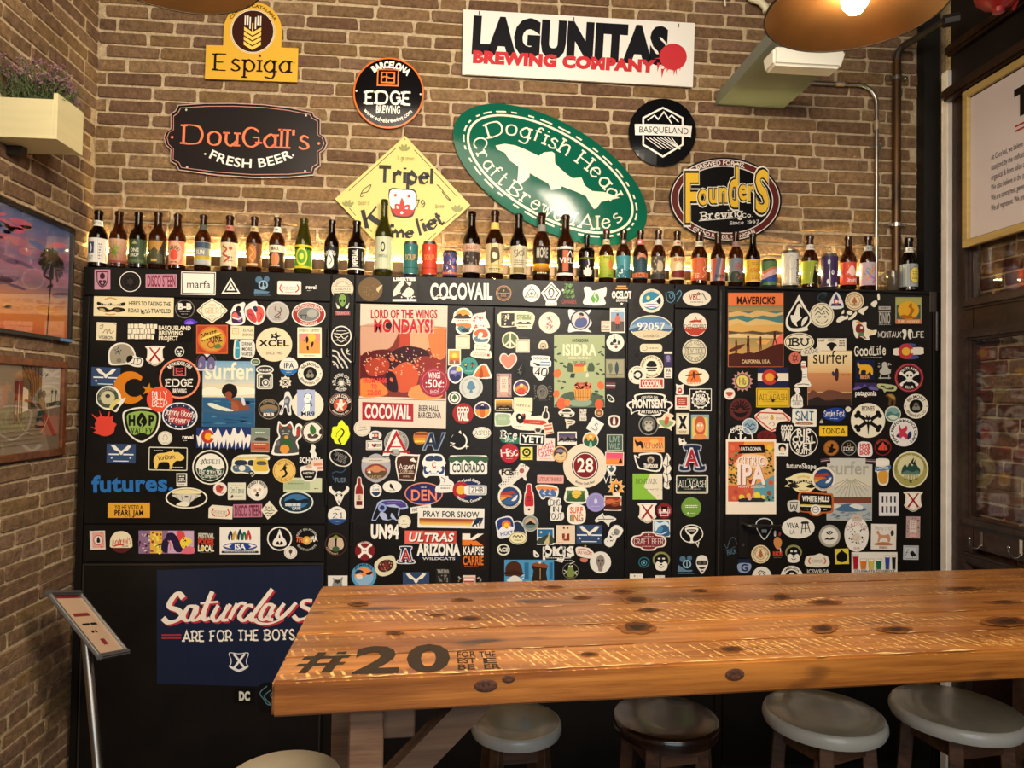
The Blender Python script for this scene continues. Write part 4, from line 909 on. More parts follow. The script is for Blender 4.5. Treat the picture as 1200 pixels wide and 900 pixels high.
def sunset(s, W_, H):
    s.base(rrect(0, 0, W_, H), 'c8909a'); d = random.Random(4)
    bands = [('5a6fa0', .0), ('7a78a8', .14), ('b0708c', .26), ('8a6c98', .36), ('b87a92', .46), ('8c6c80', .56), ('b88078', .64), ('e0905a', .76), ('e8853c', .9), ('d8683a', 1)]
    n = 60
    for i in range(n):
        u = (i+.5)/n; k = max(j for j in range(len(bands)-1) if bands[j][1] <= u); a, b = bands[k], bands[k+1]; f = (u-a[1])/(b[1]-a[1]); c = ''.join('%02x' % int(p+(q-p)*f) for p, q in zip(hx(a[0]), hx(b[0])))
        s.faces([rrect(0, -H/2+(i+.5)*H/n, W_, H/n)], c, s.lift+s.thick+.0001)
    s.k = 2
    for c, y, n_ in (('d06a88', -.36, 9), ('6a78b0', -.30, 9), ('c07088', -.2, 8), ('7a5c80', -.08, 10), ('a87088', .02, 8), ('6c5070', .1, 7), ('f0a050', .3, 6)):
        for _ in range(n_): s.fill(ell(d.uniform(-.42, .42)*W_, (y+d.uniform(-.05, .05))*H, d.uniform(2, 7), d.uniform(.5, 1.4), d.uniform(-16, 6), 14), c); s.k -= 1
        s.k += 1
    px = W_/2-.385*W_+6.0; px = W_*.5-12.3
    s.line([(px-1.2, H/2), (px, H*.1), (px+.8, -H*.14)], .9, '2c1c14', True)
    for a in range(-180, 180, 22):
        r_ = math.radians(a+d.uniform(-6, 6)); L_ = 7.2+d.uniform(-1, 1.2); ux, uy = math.cos(r_), math.sin(r_); x0, y0 = px+.8, -H*.16
        s.line([(x0, y0), (x0+ux*L_*.5, y0+uy*L_*.45-1.3), (x0+ux*L_, y0+uy*L_*.7+1.6)], 1.1, '2a2418', True)
        for k in range(7): f = .35+k*.1; s.line([(x0+ux*L_*f, y0+uy*L_*f*.62-.6), (x0+ux*L_*f+ux*.9, y0+uy*L_*f*.62+1.5)], .35, '2a2418'); s.k -= 1
yR1, zT1 = LY(82, 268); _, zB1 = LY(78, 402)
pic = wall_picture('framed_picture', 'black-framed sunset photo with a palm tree', 'picture', yR1, zB1, zT1, .62, .016, mat('black_frame', '14110f', .3), sunset)
boxo('frame_label', .0222, .0235, .31-.085, .31-.004, -(zT1-zB1)/2+.002, -(zT1-zB1)/2+.014, mat('blue_label', '5a7ea6', .5), parent=pic)
def skater(s, W_, H):
    s.base(rrect(0, 0, W_, H), '9c8870'); R_ = W_/2
    s.fill(rrect(R_-6, -H*.25, 12, H*.5), 'd0c0aa'); s.fill([(R_-12, H*.02), (R_, -H*.02), (R_, H/2), (R_-6, H/2), (R_-12.5, H*.06)], '86725e'); s.fill([(R_-12, H*.04), (R_-4, H*.34), (R_-1.5, H*.34), (R_-9, H*.04)], '7a4030')
    s.fill(rrect(R_-18, -H*.25, 12, H*.5), '745c40'); s.fill([(R_-27, -H*.3), (R_-20, -H*.22), (R_-20, H*.02), (R_-27, H*.06)], 'e8d8bc')
    for i in range(5): s.line([(R_-24+i*2.4, -H*.5), (R_-19+i*1.2, -H*.3), (R_-18+i*1, -H*.02)], .7, '3a2a1c')
    for x in range(4): s.line([(R_-22+x*4.5, -H*.42), (R_-16+x*2, -H*.38)], .6, '3a2a1c')
    for x in (-3.2, -5.8): s.line([(R_+x, -H*.08), (R_+x+.3, -H*.2)], .35, '2c2a20'); s.star('2c2a20', R_+x+.3, -H*.2, 1.3, .5, 6)
    s.line([(R_-9, -H*.04), (R_, -H*.07)], 1.6, '3a3828')
    for x, c in ((-27, '7a2c28'), (-24.5, '8a3a30')):   # two standing figures in red
        s.fill(ell(R_+x, -H*.36, .8, 1), 'a87858'); s.fill([(R_+x-1.2, -H*.32), (R_+x+1.2, -H*.32), (R_+x+.9, -H*.1), (R_+x-.9, -H*.1)], c); s.line([(R_+x-.5, -H*.1), (R_+x-.6, H*.16)], .8, 'a06a50'); s.line([(R_+x+.5, -H*.1), (R_+x+.7, H*.16)], .8, 'a06a50')
    bx = R_-13.5   # the crouching skater
    s.fill(ell(bx+2.4, -H*.17, 1.4, 1.5), '6a4a30'); s.fill([(bx-.5, -H*.1), (bx+2.8, -H*.13), (bx+4.4, H*.02), (bx+1.5, H*.06)], '8a6048'); s.line([(bx, -H*.07), (bx-9, -H*.1)], .8, '8a5a40')
    s.fill([(bx-.3, H*.02), (bx+3.4, H*.03), (bx+3, H*.17), (bx+.6, H*.13), (bx-1.6, H*.17), (bx-1.8, H*.11)], '24443c'); s.line([(bx-2.6, H*.2), (bx+3.6, H*.22)], .8, '1c1410'); s.line([(bx-13, H*.06), (bx-9, H*.24), (bx, H*.3), (bx+5.5, H*.1), (bx+5, -H*.05)], .4, 'b8a88c', True)
    for i in range(7): s.line([(-R_, H*(.12+i*.05)), (R_-12, H*(.1+i*.05))], .25, '8a7a62')
yR2, zT2 = LY(73, 424); _, zB2 = LY(67, 533)
wall_picture('framed_picture', 'brown-framed street photo with a crouching skater', 'picture', yR2, zB2, zT2, .62, .026, wood_mat('frame_wood', '5a3216', '7c4822', knots=False), skater)
# planter
y0_, y1_ = -.655, -.495; xo = aty(67, 140, y0_).x; zt_p, zb_p = aty(35, 115, y0_).z, aty(35, 161.5, y0_).z; zs_p = aty(35, 107.5, y0_).z
MCR = mat('cream_board', 'd9cc9c', .6, noise=.08, nscale=6, stretch=(1, 1, 8)); px0 = XL+.002
pot = empty('planter', ((px0+xo)/2, (y0_+y1_)/2, zb_p), 'cream wooden wall planter with purple heather', 'planter')
hx0, hx1 = px0-pot.location.x, xo-pot.location.x; hh = zt_p-zb_p; hs_ = zs_p-zb_p
boxo('board', hx0+.012, hx1-.014, -.08, -.07, 0, hh, MCR, parent=pot, bev=.001); boxo('board', hx0+.012, hx1-.014, .07, .08, 0, hh, MCR, parent=pot, bev=.001)
boxo('board', hx1-.014, hx1, -.08, .08, 0, hs_, MCR, parent=pot, bev=.001); boxo('board', hx0, hx0+.012, -.08, .08, 0, hs_, MCR, parent=pot, bev=.001)
boxo('bottom_board', hx0+.012, hx1-.014, -.07, .07, 0, .012, MCR, parent=pot); boxo('soil', hx0+.013, hx1-.015, -.069, .069, .1, hh-.012, mat('soil', '2a1c12', .95, bump=.6), parent=pot)
boxo('bracket', hx0, hx0+.05, .0, .03, -.03, -.0005, mat('dark_iron', '2a2418', .5, .5), parent=pot)
rd = random.Random(11)
def tri(bm, p, n_, s_, w_):
    n_ = n_.normalized(); a = n_.orthogonal().normalized(); a.rotate(Matrix.Rotation(rd.uniform(0, 6.3), 3, n_)); vs = [bm.verts.new(p-a*w_), bm.verts.new(p+n_*s_*.5+a*w_), bm.verts.new(p+n_*s_), ]; bm.faces.new(vs)
bs, bl_, bb = bmesh.new(), bmesh.new(), bmesh.new()
for i in range(150):
    p = Vector((rd.uniform(hx0+.02, hx1-.02), rd.uniform(-.06, .06), hh-.01)); d = Vector((rd.uniform(-.45, .5)+p.x*2.2, rd.uniform(-.5, .5)+p.y*3, 1)).normalized(); L_ = rd.uniform(.07, .165)*(1.0 if p.x < .02 else .8)
    q = p+d*L_; q.x = max(q.x, hx0+.006); m_ = p.lerp(q, .5)+Vector((rd.uniform(-.012, .012), rd.uniform(-.012, .012), .01)); tube(bs, [p, m_, q], .0012, 4)
    for k in range(16): f = rd.uniform(.15, .95); c = p.lerp(q, f)+Vector([rd.uniform(-.006, .006) for _ in range(3)]); tri(bl_, c, Vector([rd.uniform(-1, 1) for _ in range(3)])+d, rd.uniform(.012, .024), .0018)
    if rd.random() < .62:
        for k in range(15): c = q+Vector([rd.gauss(0, .0075) for _ in range(3)]); c.x = max(c.x, hx0+.004); bmesh.ops.create_icosphere(bb, subdivisions=1, radius=rd.uniform(.0022, .0042), matrix=Matrix.Translation(c))
for nm, b_, m_ in (('stems', bs, mat('stem_green', '4a5230', .7)), ('leaves', bl_, mat('leaf_green', '3f5228', .6, col2='5f6e3c', nscale=60)), ('blossoms', bb, mat('heather', '6b4450', .7, col2='8a6a6a', nscale=50))): o = fin(nm, b_, m_, pot); o['kind'] = 'stuff'
# ------------------------------------------------------------------ floor-standing menu holder
PM = Vector((-1.28, -.45, .79)); um = Vector((0.0, .97, -.26)).normalized(); vm = Vector((.69, -.185, -.69)); vm = (vm-um*vm.dot(um)).normalized(); nm_ = vm.cross(um).normalized()
if nm_.x < 0: nm_ = -nm_
ms = empty('menu_stand', (0, 0, 0), 'leaning steel menu holder by the brick wall, its sheet tilted', 'menu stand')
foot = atz(122, 1010, 0)
d_ = ray(115, 900); lo_ = None
for Yq in [i*-.01 for i in range(40, 120)]:
    P = CAM+d_*((Yq-CAM.y)/d_.y); tgt = -.45-.27*(.79-P.z)
    if lo_ is None or abs(Yq-tgt) < lo_[0]: lo_ = (abs(Yq-tgt), P)
pd = (lo_[1]-(PM+vm*.0-nm_*.02)).normalized(); base_ = PM-nm_*.02+pd*((PM.z-.02)/-pd.z)
ms.location = (base_.x, base_.y, 0)
Bm = ms.location
def mbox(name, u0q, u1q, v0, v1, n0, n1, m, bev=0):
    bm = bmesh.new(); f = lambda a, b, c: PM+um*a+vm*b+nm_*c-Bm
    hexa(bm, [f(u0q, v0, n0), f(u1q, v0, n0), f(u1q, v1, n0), f(u0q, v1, n0), f(u0q, v0, n1), f(u1q, v0, n1), f(u1q, v1, n1), f(u0q, v1, n1)])
    if bev: bevel(bm, bev, 2)
    return fin(name, bm, m, ms)
W2, H2 = .105, .1485; MAL = mat('aluminium', '9a9a98', .35, .9)
mbox('backplate', -W2, W2, -H2, H2, -.012, -.006, MAL)
mbox('side_rail', -W2-.004, -W2+.009, -H2, H2, -.012, .004, MAL, .004); mbox('side_rail', W2-.009, W2+.004, -H2, H2, -.012, .004, MAL, .004)
mbox('end_cap', -W2-.006, W2+.006, -H2-.006, -H2+.016, -.014, .006, mat('grey_cap', '5c5c5e', .4, .5), .005); mbox('end_cap', -W2-.006, W2+.006, H2-.016, H2+.006, -.014, .006, mat('grey_cap'), .005)
s = Sheet(lambda x, y, off: PM+um*x/100+vm*y/100+nm_*(off-.005)-Bm, .0004, .0001, rough=.3); draw(s, 'r c9a98c 0 0 19.6 28;r 7a1c22 0 -12.8 19.6 1.6;r 8a2c30 0 -4.2 11 1.5;r 241a18 -2 .2 5 1;r 241a18 3.3 .2 4.5 1;r 241a18 -1.6 3.6 1.8 1;r 241a18 .8 3.6 1.4 1;r 8a2c30 .6 8.4 3 2.6'); s.build('menu_sheet', ms)
bm = bmesh.new(); tube(bm, [PM-nm_*.02-Bm, base_-Bm+Vector((0, 0, .0))], .0155, 18); fin('pole', bm, mat('brushed_steel', 'a8a49c', .3, 1), ms, smooth=True)
bm = bmesh.new(); lathe(bm, [(0, 0), (.14, 0), (.14, .006), (.12, .012), (.02, .018), (0, .018)], 30); fin('base', bm, MAL, ms, smooth=True)
# ------------------------------------------------------------------ framed poster on the door
XP = XD-.019
yP, zTp = atx(1133, 108, XP).y, atx(1133, 109, XP).z; zBp = atx(1137, 290, XP).z
ps = empty('framed_poster', (XP, yP-.4, (zTp+zBp)/2), 'pale wood framed manifesto poster hung on the dark door', 'poster')
hP = (zTp-zBp)/2; MPW = mat('pale_wood', 'c9ac68', .5, noise=.15, nscale=9, stretch=(1, 1, 5))
for a, b, c, d in ((-.4, .4, hP-.03, hP), (-.4, .4, -hP, -hP+.03), (.37, .4, -hP+.03, hP-.03), (-.4, -.37, -hP+.03, hP-.03)): boxo('frame', -.022, 0, a, b, c, d, MPW, parent=ps, bev=.002)
s = Sheet(lambda x, y, off: Vector((-.006-off, -x/100, -y/100)), .0006, .0002, rough=.35)
s.base(rrect(0, 0, 75, (hP-.028)*200), 'ded2d0'); s.fill(rrect(0, 0, 75, .3), 'ded2d0'); Hc = (hP-.03)*100
A = rrect(0, 0, 74.4, Hc*2-.6); s.line(A+A[:2], .5, '2a2420')
s.text('1c1614', 'H', 'TRIBE', 2, -17, 9.8, 31); s.faces([rrect(2, -8.2, 31, .7), rrect(2, -6.4, 31, .7)], 'b0302c', s.next())
for i, l in enumerate(('At CocoVail, we believe in craft beer as one language', 'catalyzed by the unification of passions and of people,', 'organical & from Julian and his friends in Barcelona.', 'We also believe in the pounding heart of this big city.', 'We are concerned, generous, loud, curious and alive.', 'We all represent. We are the table where you sit.')): s.text('3c3230', 's', l, -25.5+.66*len(l)/2, -.5+i*4.1, 2.3, .66*len(l))
s.build('poster_sheet', ps)
# ------------------------------------------------------------------ bottles and cans on top of the cabinets
def glass(name, col, dens=1):
    m = bpy.data.materials.new(name); m.use_nodes = True; b = m.node_tree.nodes['Principled BSDF']; b.inputs['Base Color'].default_value = hexc(col); b.inputs['Roughness'].default_value = .06; b.inputs['Transmission Weight'].default_value = .72; b.inputs['IOR'].default_value = 1.45; return m
MAMB = glass('amber_glass', '421e08'); MDRK = glass('dark_glass', '1c0c04'); MOLV = glass('olive_glass', '4a4a10')
PROF = {'l': [(.0, .0), (.88, .0), (1, .02), (1, .55), (.95, .60), (.78, .655), (.58, .705), (.48, .76), (.44, .83), (.42, .925), (.5, .93), (.5, .985), (.4, 1), (0, 1)],
        's': [(0, 0), (.9, 0), (1, .02), (1, .46), (.93, .56), (.78, .68), (.6, .80), (.48, .89), (.46, .93), (.52, .935), (.5, .985), (.4, 1), (0, 1)],
        'b': [(0, 0), (.9, 0), (1, .02), (1, .52), (.96, .57), (.8, .63), (.52, .7), (.4, .78), (.36, .9), (.36, .93), (.44, .935), (.42, .985), (.35, 1), (0, 1)],
        'g': [(0, 0), (.9, 0), (1, .03), (1, .60), (.97, .66), (.7, .715), (.38, .73), (.33, .76), (.31, .93), (.4, .935), (.4, .985), (.3, 1), (0, 1)],
        'c': [(0, 0), (.78, 0), (.82, .025), (1, .06), (1, .9), (.84, .96), (.84, .985), (.76, .985), (.74, .965), (0, .965)]}
def bottle(px, ytop, ybase, wd, prof, gm, ops, label, l0=.08, l1=.50, neck=None, n0=.72, n1=.82, rz=0):
    R_ = wd/2; cyy = YC+.006+wd/2*.0036
    P = aty(px, ybase, cyy); D = (P-CAM).dot(fw); s_m = D/FPX; R_ = wd/2*s_m; cyy = YC+.003+R_; P = aty(px, ybase, cyy); Pt = aty(px, ytop, cyy); H = Pt.z-ZT
    can = prof == 'c'; t = empty('beer_can' if can else 'beer_bottle', (P.x, cyy, ZT), label, 'can' if can else 'bottle', 'cans on the cabinet' if can else 'bottles on the cabinet')
    bm = bmesh.new(); lathe(bm, [(r*R_, z*H) for r, z in PROF[prof]], 28); fin('body', bm, gm, t, smooth=True)
    if can: l0, l1 = .065, .893
    def rad(z, pr=PROF[prof]):
        for (r0_, z0), (r1_, z1) in zip(pr, pr[1:]):
            if z0 <= z <= z1 and z1 > z0: return (r0_+(r1_-r0_)*(z-z0)/(z1-z0))*R_
        return R_
    def band(nm, z0, z1, o_, half):
        zc = (z0+z1)/2*H; hpx = (z1-z0)*H/s_m/2; rr = max(rad(z0), rad(z1))
        def to3(x, y, off):
            z = zc-y*s_m; r = rad(min(max(z/H, 0), 1))+off; a = x*s_m/max(rr, 1e-4)+rz; return Vector((r*math.sin(a), -r*math.cos(a), z))
        sh = Sheet(to3, .00035, .00015, rough=.5); sh.cut = (rr/s_m*.3, hpx*.5); wpx = rr/s_m*half; parts = o_.split(';'); base_c = parts[0]
        sh.faces([rrect(0, 0, wpx*2, hpx*2)], base_c, .00035); sh.k = 1
        if len(parts) > 1:
            class _: pass
            op = ';'.join(parts[1:])
            # ops written for a label 20 high and 16 wide in view; scaled to this one
            ky, kx = hpx/10, R_/s_m/9 if nm == 'label' else rr/s_m/4
            g = sh.T; sh.T = lambda p: (p[0]*kx, p[1]*ky)
            _f = draw.__globals__; sh.base = lambda loop, col, edge=None: sh.fill(loop, col); draw(sh, op)
        sh.build(nm, t, True)
    band('label', l0, l1, ops, 1.9 if not can else 3.13)
    if neck: band('neck_label', n0, n1, neck, 3.1)
    if can and gm is MSTEEL: bm = bmesh.new(); lathe(bm, [(0, .966*H), (.3*R_, .967*H), (.3*R_, .97*H), (0, .971*H)], 12); fin('pull_tab', bm, MCHR, t)
    return t
A_ = MAMB
BT = [
 (114, 247, 312, 20, 'l', MDRK, 'ddd8cc;r 3a4668 -3 -2 7 9;l efe9dc 1.2 -3,-5,-2,-1,-3,1.5;q 7a7468 6 1 3 14 6;q 8a8478 -3 6 6 3 2', 'brown bottle, white label with a blue square, first in the corner', 'e0dcd0;t 3a3a3a s G 0 0 8 0'),
 (138, 248, 313, 19, 'l', A_, 'b88c68;z c49a78 a06a50 0 0 34 20 8;* 6f7a30 0 1 7 2.4 7;* 8a9440 2 -2 5 1.5 6;r 8a4038 0 9 34 1.6', 'brown bottle whose tan label has a green palm', None),
 (161, 249, 314, 19, 'l', MDRK, '3a4a30;p a0a070 -3,-6,0,-9,3,-6;t e0dcc4 b ONE 0 -1 3 9;t e0dcc4 b DROP 0 3 3 9;r 5c6a40 0 8 20 2', 'brown bottle, dark green label with white words', None),
 (184, 249, 314, 19, 'l', A_, '2e2820;p b0823a -9,-9,9,-9,3,3,-3,3;p 4a4a30 -9,3,0,-4,9,3,9,9,-9,9;r c8a050 0 7 6 2', 'brown bottle, black label with gold triangles', None),
 (207, 251, 316, 19, 'l', A_, 'd08868;e e0a888 0 0 8.5 9.5;a 4a2418 b ABURRI 0 2 6.5 3 0;e d85038 0 2 4.2 4.6;q 7a3020 0 8 8 2 1', 'brown bottle, salmon label with a red disc', None),
 (237, 252, 317, 18, 'l', A_, '8a8c84;r 3a4a5c 0 -7 30 5;t e8e4d8 b SUN 0 -1 3.6 9;r c0a040 0 3.5 30 3;r a8aca8 0 7 30 4', 'brown bottle, grey label with blue and yellow bands', '4a5048'),
 (268, 253, 318, 19, 'l', A_, 'd8c8a0;L b04830 1.6 -5,-7,0,-4,-4,0,2,3,-3,7;e b04830 4 -5 2 1.6;q 3a2c20 4 4 5 5 3', 'brown bottle, cream label with a red dragon', 'b87868;e 8a3830 0 0 2 4'),
 (297, 254, 319, 18, 'l', A_, '6a4428;e c07838 0 -1 5 8;L e0b070 1 -2,-6,2,-2,-2,2,2,6;r d8b080 0 8 14 2', 'brown bottle, brown label with an orange figure', 'c0b080;e 8a4028 0 0 2 3'),
 (324, 255, 320, 18, 'l', A_, '3a2c24;r e8dcc0 0 -6 34 6;t 2a2018 b MACK 0 -6 3 9;e c88050 0 3 5 6;q e0d0b0 0 8.5 12 1.6 1', 'brown bottle, black label under a cream band, white neck', 'e4e0d4;r 8a8474 0 0 3 9'),
 (355, 256, 321, 20, 's', MOLV, '4f8a2c;r c8c030 0 -9 34 2;e d8d040 0 0 6.2 7.6;e 5a9a34 0 0 4.6 5.8;e e0d850 0 0 2.2 3;r c8c030 0 9 34 2', 'stubby green-labelled bottle with a yellow ring, no long neck', None),
 (388, 258, 321, 17, 'l', MDRK, '1c1a18;a e8e4d8 b BREWED 0 4 9 3 0;P e8e4d8 0,-6,4,2,3,8,-3,9,-4,2;L 1c1a18 .8 -1,-2,2,2,-1,6', 'slim bottle, black label with a white bird drawing', None),
 (417, 259, 323, 20, 'l', MDRK, '14100e;r e8e4d8 0 -9.2 34 1;r e8e4d8 0 9.2 34 1;t e8e4d8 k IMPERIAL 0 0 5 15 -90;r e8e4d8 7.5 -2 .5 8', 'black bottle with white vertical lettering, shoulder near the yellow diamond', None),
 (449, 234, 324, 20.6, 'b', MOLV, 'b8bc98;r c4c8a8 0 0 40 19;o 2a2c20 0 -3.5 2.3 3 1;t 3a3c30 s OMNIPOLLO 0 2 1.8 10;r 14140c 0 11 40 2', 'tallest bottle, olive glass with pale label in front of the yellow diamond', None),
 (481, 283, 324, 17.5, 'c', MSTEEL, '2f6c68;t d8a050 b SOUP 0 -1 3.6 13;e c8cfc0 0 -7 .8 1.4;r 22524e 0 6 34 .6', 'teal can with silver ends', None),
 (503, 283, 324, 17.5, 'c', MSTEEL, 'c8432c;t e09048 b SOUP 0 -1 3.6 13;e e8c0a0 0 -7 .8 1.4;r a02c20 0 6 34 .6', 'red-orange can with silver ends', None),
 (527, 294, 325, 17, 'c', MBLK2, '44406c;d b85a4a 0 0 26 18 14 2;d 6a78b0 0 0 28 18 16 1.8;d e0d8c8 0 3 22 12 12 1;r c86a50 0 8 30 2', 'short dark can with blue and red flowers', None),
 (552, 248, 327, 20, 'l', MDRK, 'a8907c;r c0a890 0 -7.5 34 4;t b03c2c b BALLAST 0 -7.5 2.6 13;r 3a2e2a 0 0 34 9;d 8a7a70 0 0 26 8 14 1;r b89c84 0 7.5 34 4', 'tall brown bottle, dusty pink label with red name', None),
 (579, 247, 328, 21, 'l', A_, 'd0c090;P 5a4428 -4,-6,3,-7,5,0,1,2,-4,3;P e8dcb8 -2,-4,2,-3,2,0,-2,0;r d8b030 0 5 30 1.4;q 6a5a30 0 8 14 3 2', 'tall brown bottle, cream picture label and yellow neck band', 'd8bc60'),
 (607, 251, 329, 20, 'l', MDRK, 'c8c0a0;t 6a5a40 P Skol 0 -5 5 11 -8;q 7a6c50 0 2 12 4 3;r 8a7440 0 7.5 12 4', 'tall bottle, beige label with script in front of the green oval', None),
 (634, 250, 330, 20, 'l', A_, '1c1814;t b8b0a0 C MORE 0 -5 6.5 13;r 2a2018 0 1 34 4;z f0a020 805010 0 5 34 5 5;q d8cca8 0 9 14 2 1', 'tall brown bottle, black label glowing orange near its foot', '8a8478'),
 (662, 252, 330, 20, 'l', A_, '241812;r e0dcd4 0 -9.3 40 1.8;r e0dcd4 0 9.3 40 1.8;r b8603c -1 0 6 15;t e8e4dc b VIEL 0 -.5 3.6 15;L e8e4dc .8 1,-3,4,-7,7,-3', 'tall brown bottle, dark label between two white stripes', None),
 (687, 275, 330, 19, 'g', MDRK, '14120e;e d8d4c8 0 5 5 4;* d8d4c8 0 4 6 3 9;L d8d4c8 1 0,-8,1,-3,-1,0;r 5c6418 0 -9 34 1.2', 'squat dark bottle with thin neck and white splash', None),
 (710, 270, 331, 17, 'l', A_, 'b0b038;z c0c048 8aa030 0 0 34 20 6;e d08040 4 -2 3 5;t 5a6a20 b PALE 0 -8 2 10;q 4a5420 3 8 6 1.5 1', 'brown bottle, lime label, neck band cream', 'd0c49c;e 8a7c50 0 0 2 4'),
 (730, 270, 331, 17, 'l', A_, '4a8f98;p 2c6c78 -9,10,-9,2,-3,-2,2,4,9,0,9,10;d d8e4e0 -4 6 10 8 8 1.2;r e0dcd0 0 -2 1 10', 'brown bottle, teal sea label with thin white neck print', '4a3c30;d e8e0d0 0 0 6 12 6 1.6'),
 (750, 270, 332, 17, 'l', A_, '2c4a54;e c88058 0 -8 6 4;e 24404a 0 -6 5 3;r d87848 0 7 34 4;t 24180c b SALT 0 7 2.4 12', 'brown bottle, dark teal and orange label, pink neck band', 'c86a68;r e0dcd0 -2 0 3 10'),
 (771, 270, 332, 17, 'l', A_, '5c5044;d b8a888 0 0 20 18 22 1.5;e c0b090 0 -1 4 5;r 3a3a38 0 7.5 34 4', 'brown bottle, murky grey-brown picture label, thin white collar', 'c8c4b8', ),
 (793, 271, 332, 17.5, 'l', A_, 'ddc48c;t c04828 b BLAKE 0 -7.5 3 13;e f0e4c0 0 -1 4 4;P 7a2c28 -8,3,8,2,8,8,-8,8;e e8dcc0 -3 1 1.5 1.5', 'brown bottle, cream label with red words and skyline', 'd8c8b0;e c05040 0 0 2 4'),
 (819, 272, 333, 18, 'l', A_, 'd8683c;L f0d0a8 .8 3,-8,6,-3,2,0,5,4,1,8;q f0d8b8 -5 6 5 5 3;r b84c28 0 9 34 1.4', 'brown bottle, plain orange label with thin pale line', 'e0d8bc;e b0a880 0 0 2 5'),
 (841, 273, 333, 17, 'l', A_, 'b8a8a0;p c05844 -9,-10,-4,-10,-8,10,-9,10;p 5a6478 -4,-10,1,-10,-4,10,-8,10;p d0685a 3,-10,7,-10,3,10,-1,10;q 3a3430 0 6 14 4 2', 'brown bottle, slanted red, blue and grey stripes', None),
 (862, 272, 333, 17, 'l', A_, '7c848c;t b0483c C APA 0 -3 6 9;P 3a4438 -9,10,-9,3,-2,1,4,4,9,1,9,10;d b84838 2 6 10 5 7 1', 'brown bottle, blue-grey landscape label, dusty pink neck', 'a08078'),
 (882, 274, 333, 17, 'l', MDRK, 'e0b03c;t c86a24 b AFRICA 0 0 3.4 14;q b88028 0 -6 12 3 2;q b88028 0 6 10 4 2;r f0d070 0 9.3 34 .8', 'dark bottle, plain yellow-orange label without neck band', None),
 (901, 304, 334, 18, 'c', mat('green_can_top', '6a7a58', .3, .8), '5a7c4c;p c8784c -30,-2,-9,-2,0,-5,9,-6,30,-6,30,0,-30,3;p d8a8a8 -30,3,-9,1,0,-3,9,-4,30,-2,30,1,9,0,0,2,-9,5,-30,6;p 2c4c8c -30,6,-9,5,0,2,9,0,30,2,30,11,-30,11', 'short can with green, pink and blue waves', None),
 (926, 293, 334, 19, 'c', MSTEEL, 'd8d4c4;t 1c1c1c b CUSHWA 4.5 1 3.6 15 -90;o b8b4a4 -3 -4 3.5 4.5 .4;r b8b4a4 0 9.4 34 .5', 'tall white can with black upright lettering', None),
 (949, 276, 334, 18, 'l', A_, '9aa838;P 1c1814 2,-8,4.5,-6,5,0,6,9,-1,9,0,0;e e0c8a0 3 -6 1.4 1.6;p f0ece0 2,-4,4,-4,3,0', 'brown bottle, lime label with a man in black, white neck', 'dcd8cc;o 6a665c 0 0 2.6 5 .8'),
 (972, 297, 334, 18.5, 'c', MSTEEL, '3c2c54;e e8e4e8 -5 -6 1.4 1.6;e 3c2c54 -5 -6 .6 .7;e e8e4e8 -1 1 1.4 1.6;e 3c2c54 -1 1 .6 .7;e e8e4e8 6.4 2 1.4 1.6;e 3c2c54 6.4 2 .6 .7;e e8e4e8 -6 7 1.4 1.6;e e8e4e8 3 9 1.4 1.4;e e8e4e8 14 -6 1.4 1.6;e e8e4e8 -14 0 1.4 1.6', 'purple can with white eye-like dots', None),
 (994, 277, 334, 17.5, 'l', A_, 'd8503c;P f0c8b8 -7,1,-3,-5,0,-7,4,-3,8,2,4,1,0,3,-4,0;t f4e4d8 P Rowing 0 6 3.6 12 -5', 'brown bottle, red label with pale mountain', None),
 (1017, 277, 334, 17.5, 'l', A_, 'b8a4b0;L d89060 2.4 -6,6,0,-2,5,-7;L 7a8cb0 1.8 -7,-3,0,3,6,5;d c86a8a 3 5 10 7 7 1.6;d 8a9878 -4 -4 10 9 7 1.4', 'brown bottle, pastel marbled label, silver foil neck', 'a8a8a8;r 6a6a6a -2 0 1 10'),
 (1065, 279, 333, 19, 'l', MDRK, '98a0a4;e 3a3a34 2 0 6.6 7.6;e e0c860 2 0 6.2 7.2;q 8a7430 2 0 9 8 4;r b8b8a0 -8 0 2 18', 'dark bottle, grey label with yellow disc, last by the pillar', 'dcd8cc;o 5a5a58 0 0 3 5 .8'),
]
for b_ in BT: bottle(*b_[:8], **({'neck': b_[8]} if b_[8] else {}))
# smoked glass mug between the last two bottles
q = aty(1046, 333, -.07); mug = empty('glass_mug', (q.x, -.073, ZT), 'small smoky glass mug in front of the brown pipe', 'mug')
bm = bmesh.new(); lathe(bm, [(0, .004), (.018, .004), (.025, .03), (.027, .06), (.025, .085), (.028, .088), (.03, .06), (.028, .028), (.02, 0), (0, 0)], 26); fin('bowl', bm, glass('smoky_glass', '8a7c66'), mug, smooth=True)
bm = bmesh.new(); tube(bm, arc((-.026, 0, .058), (-1, 0, 0), (0, 0, 1), .024, -PI*.45, PI*.45, 10), .0045, 8); fin('handle', bm, glass('pale_glass', 'b8a888'), mug, smooth=True)
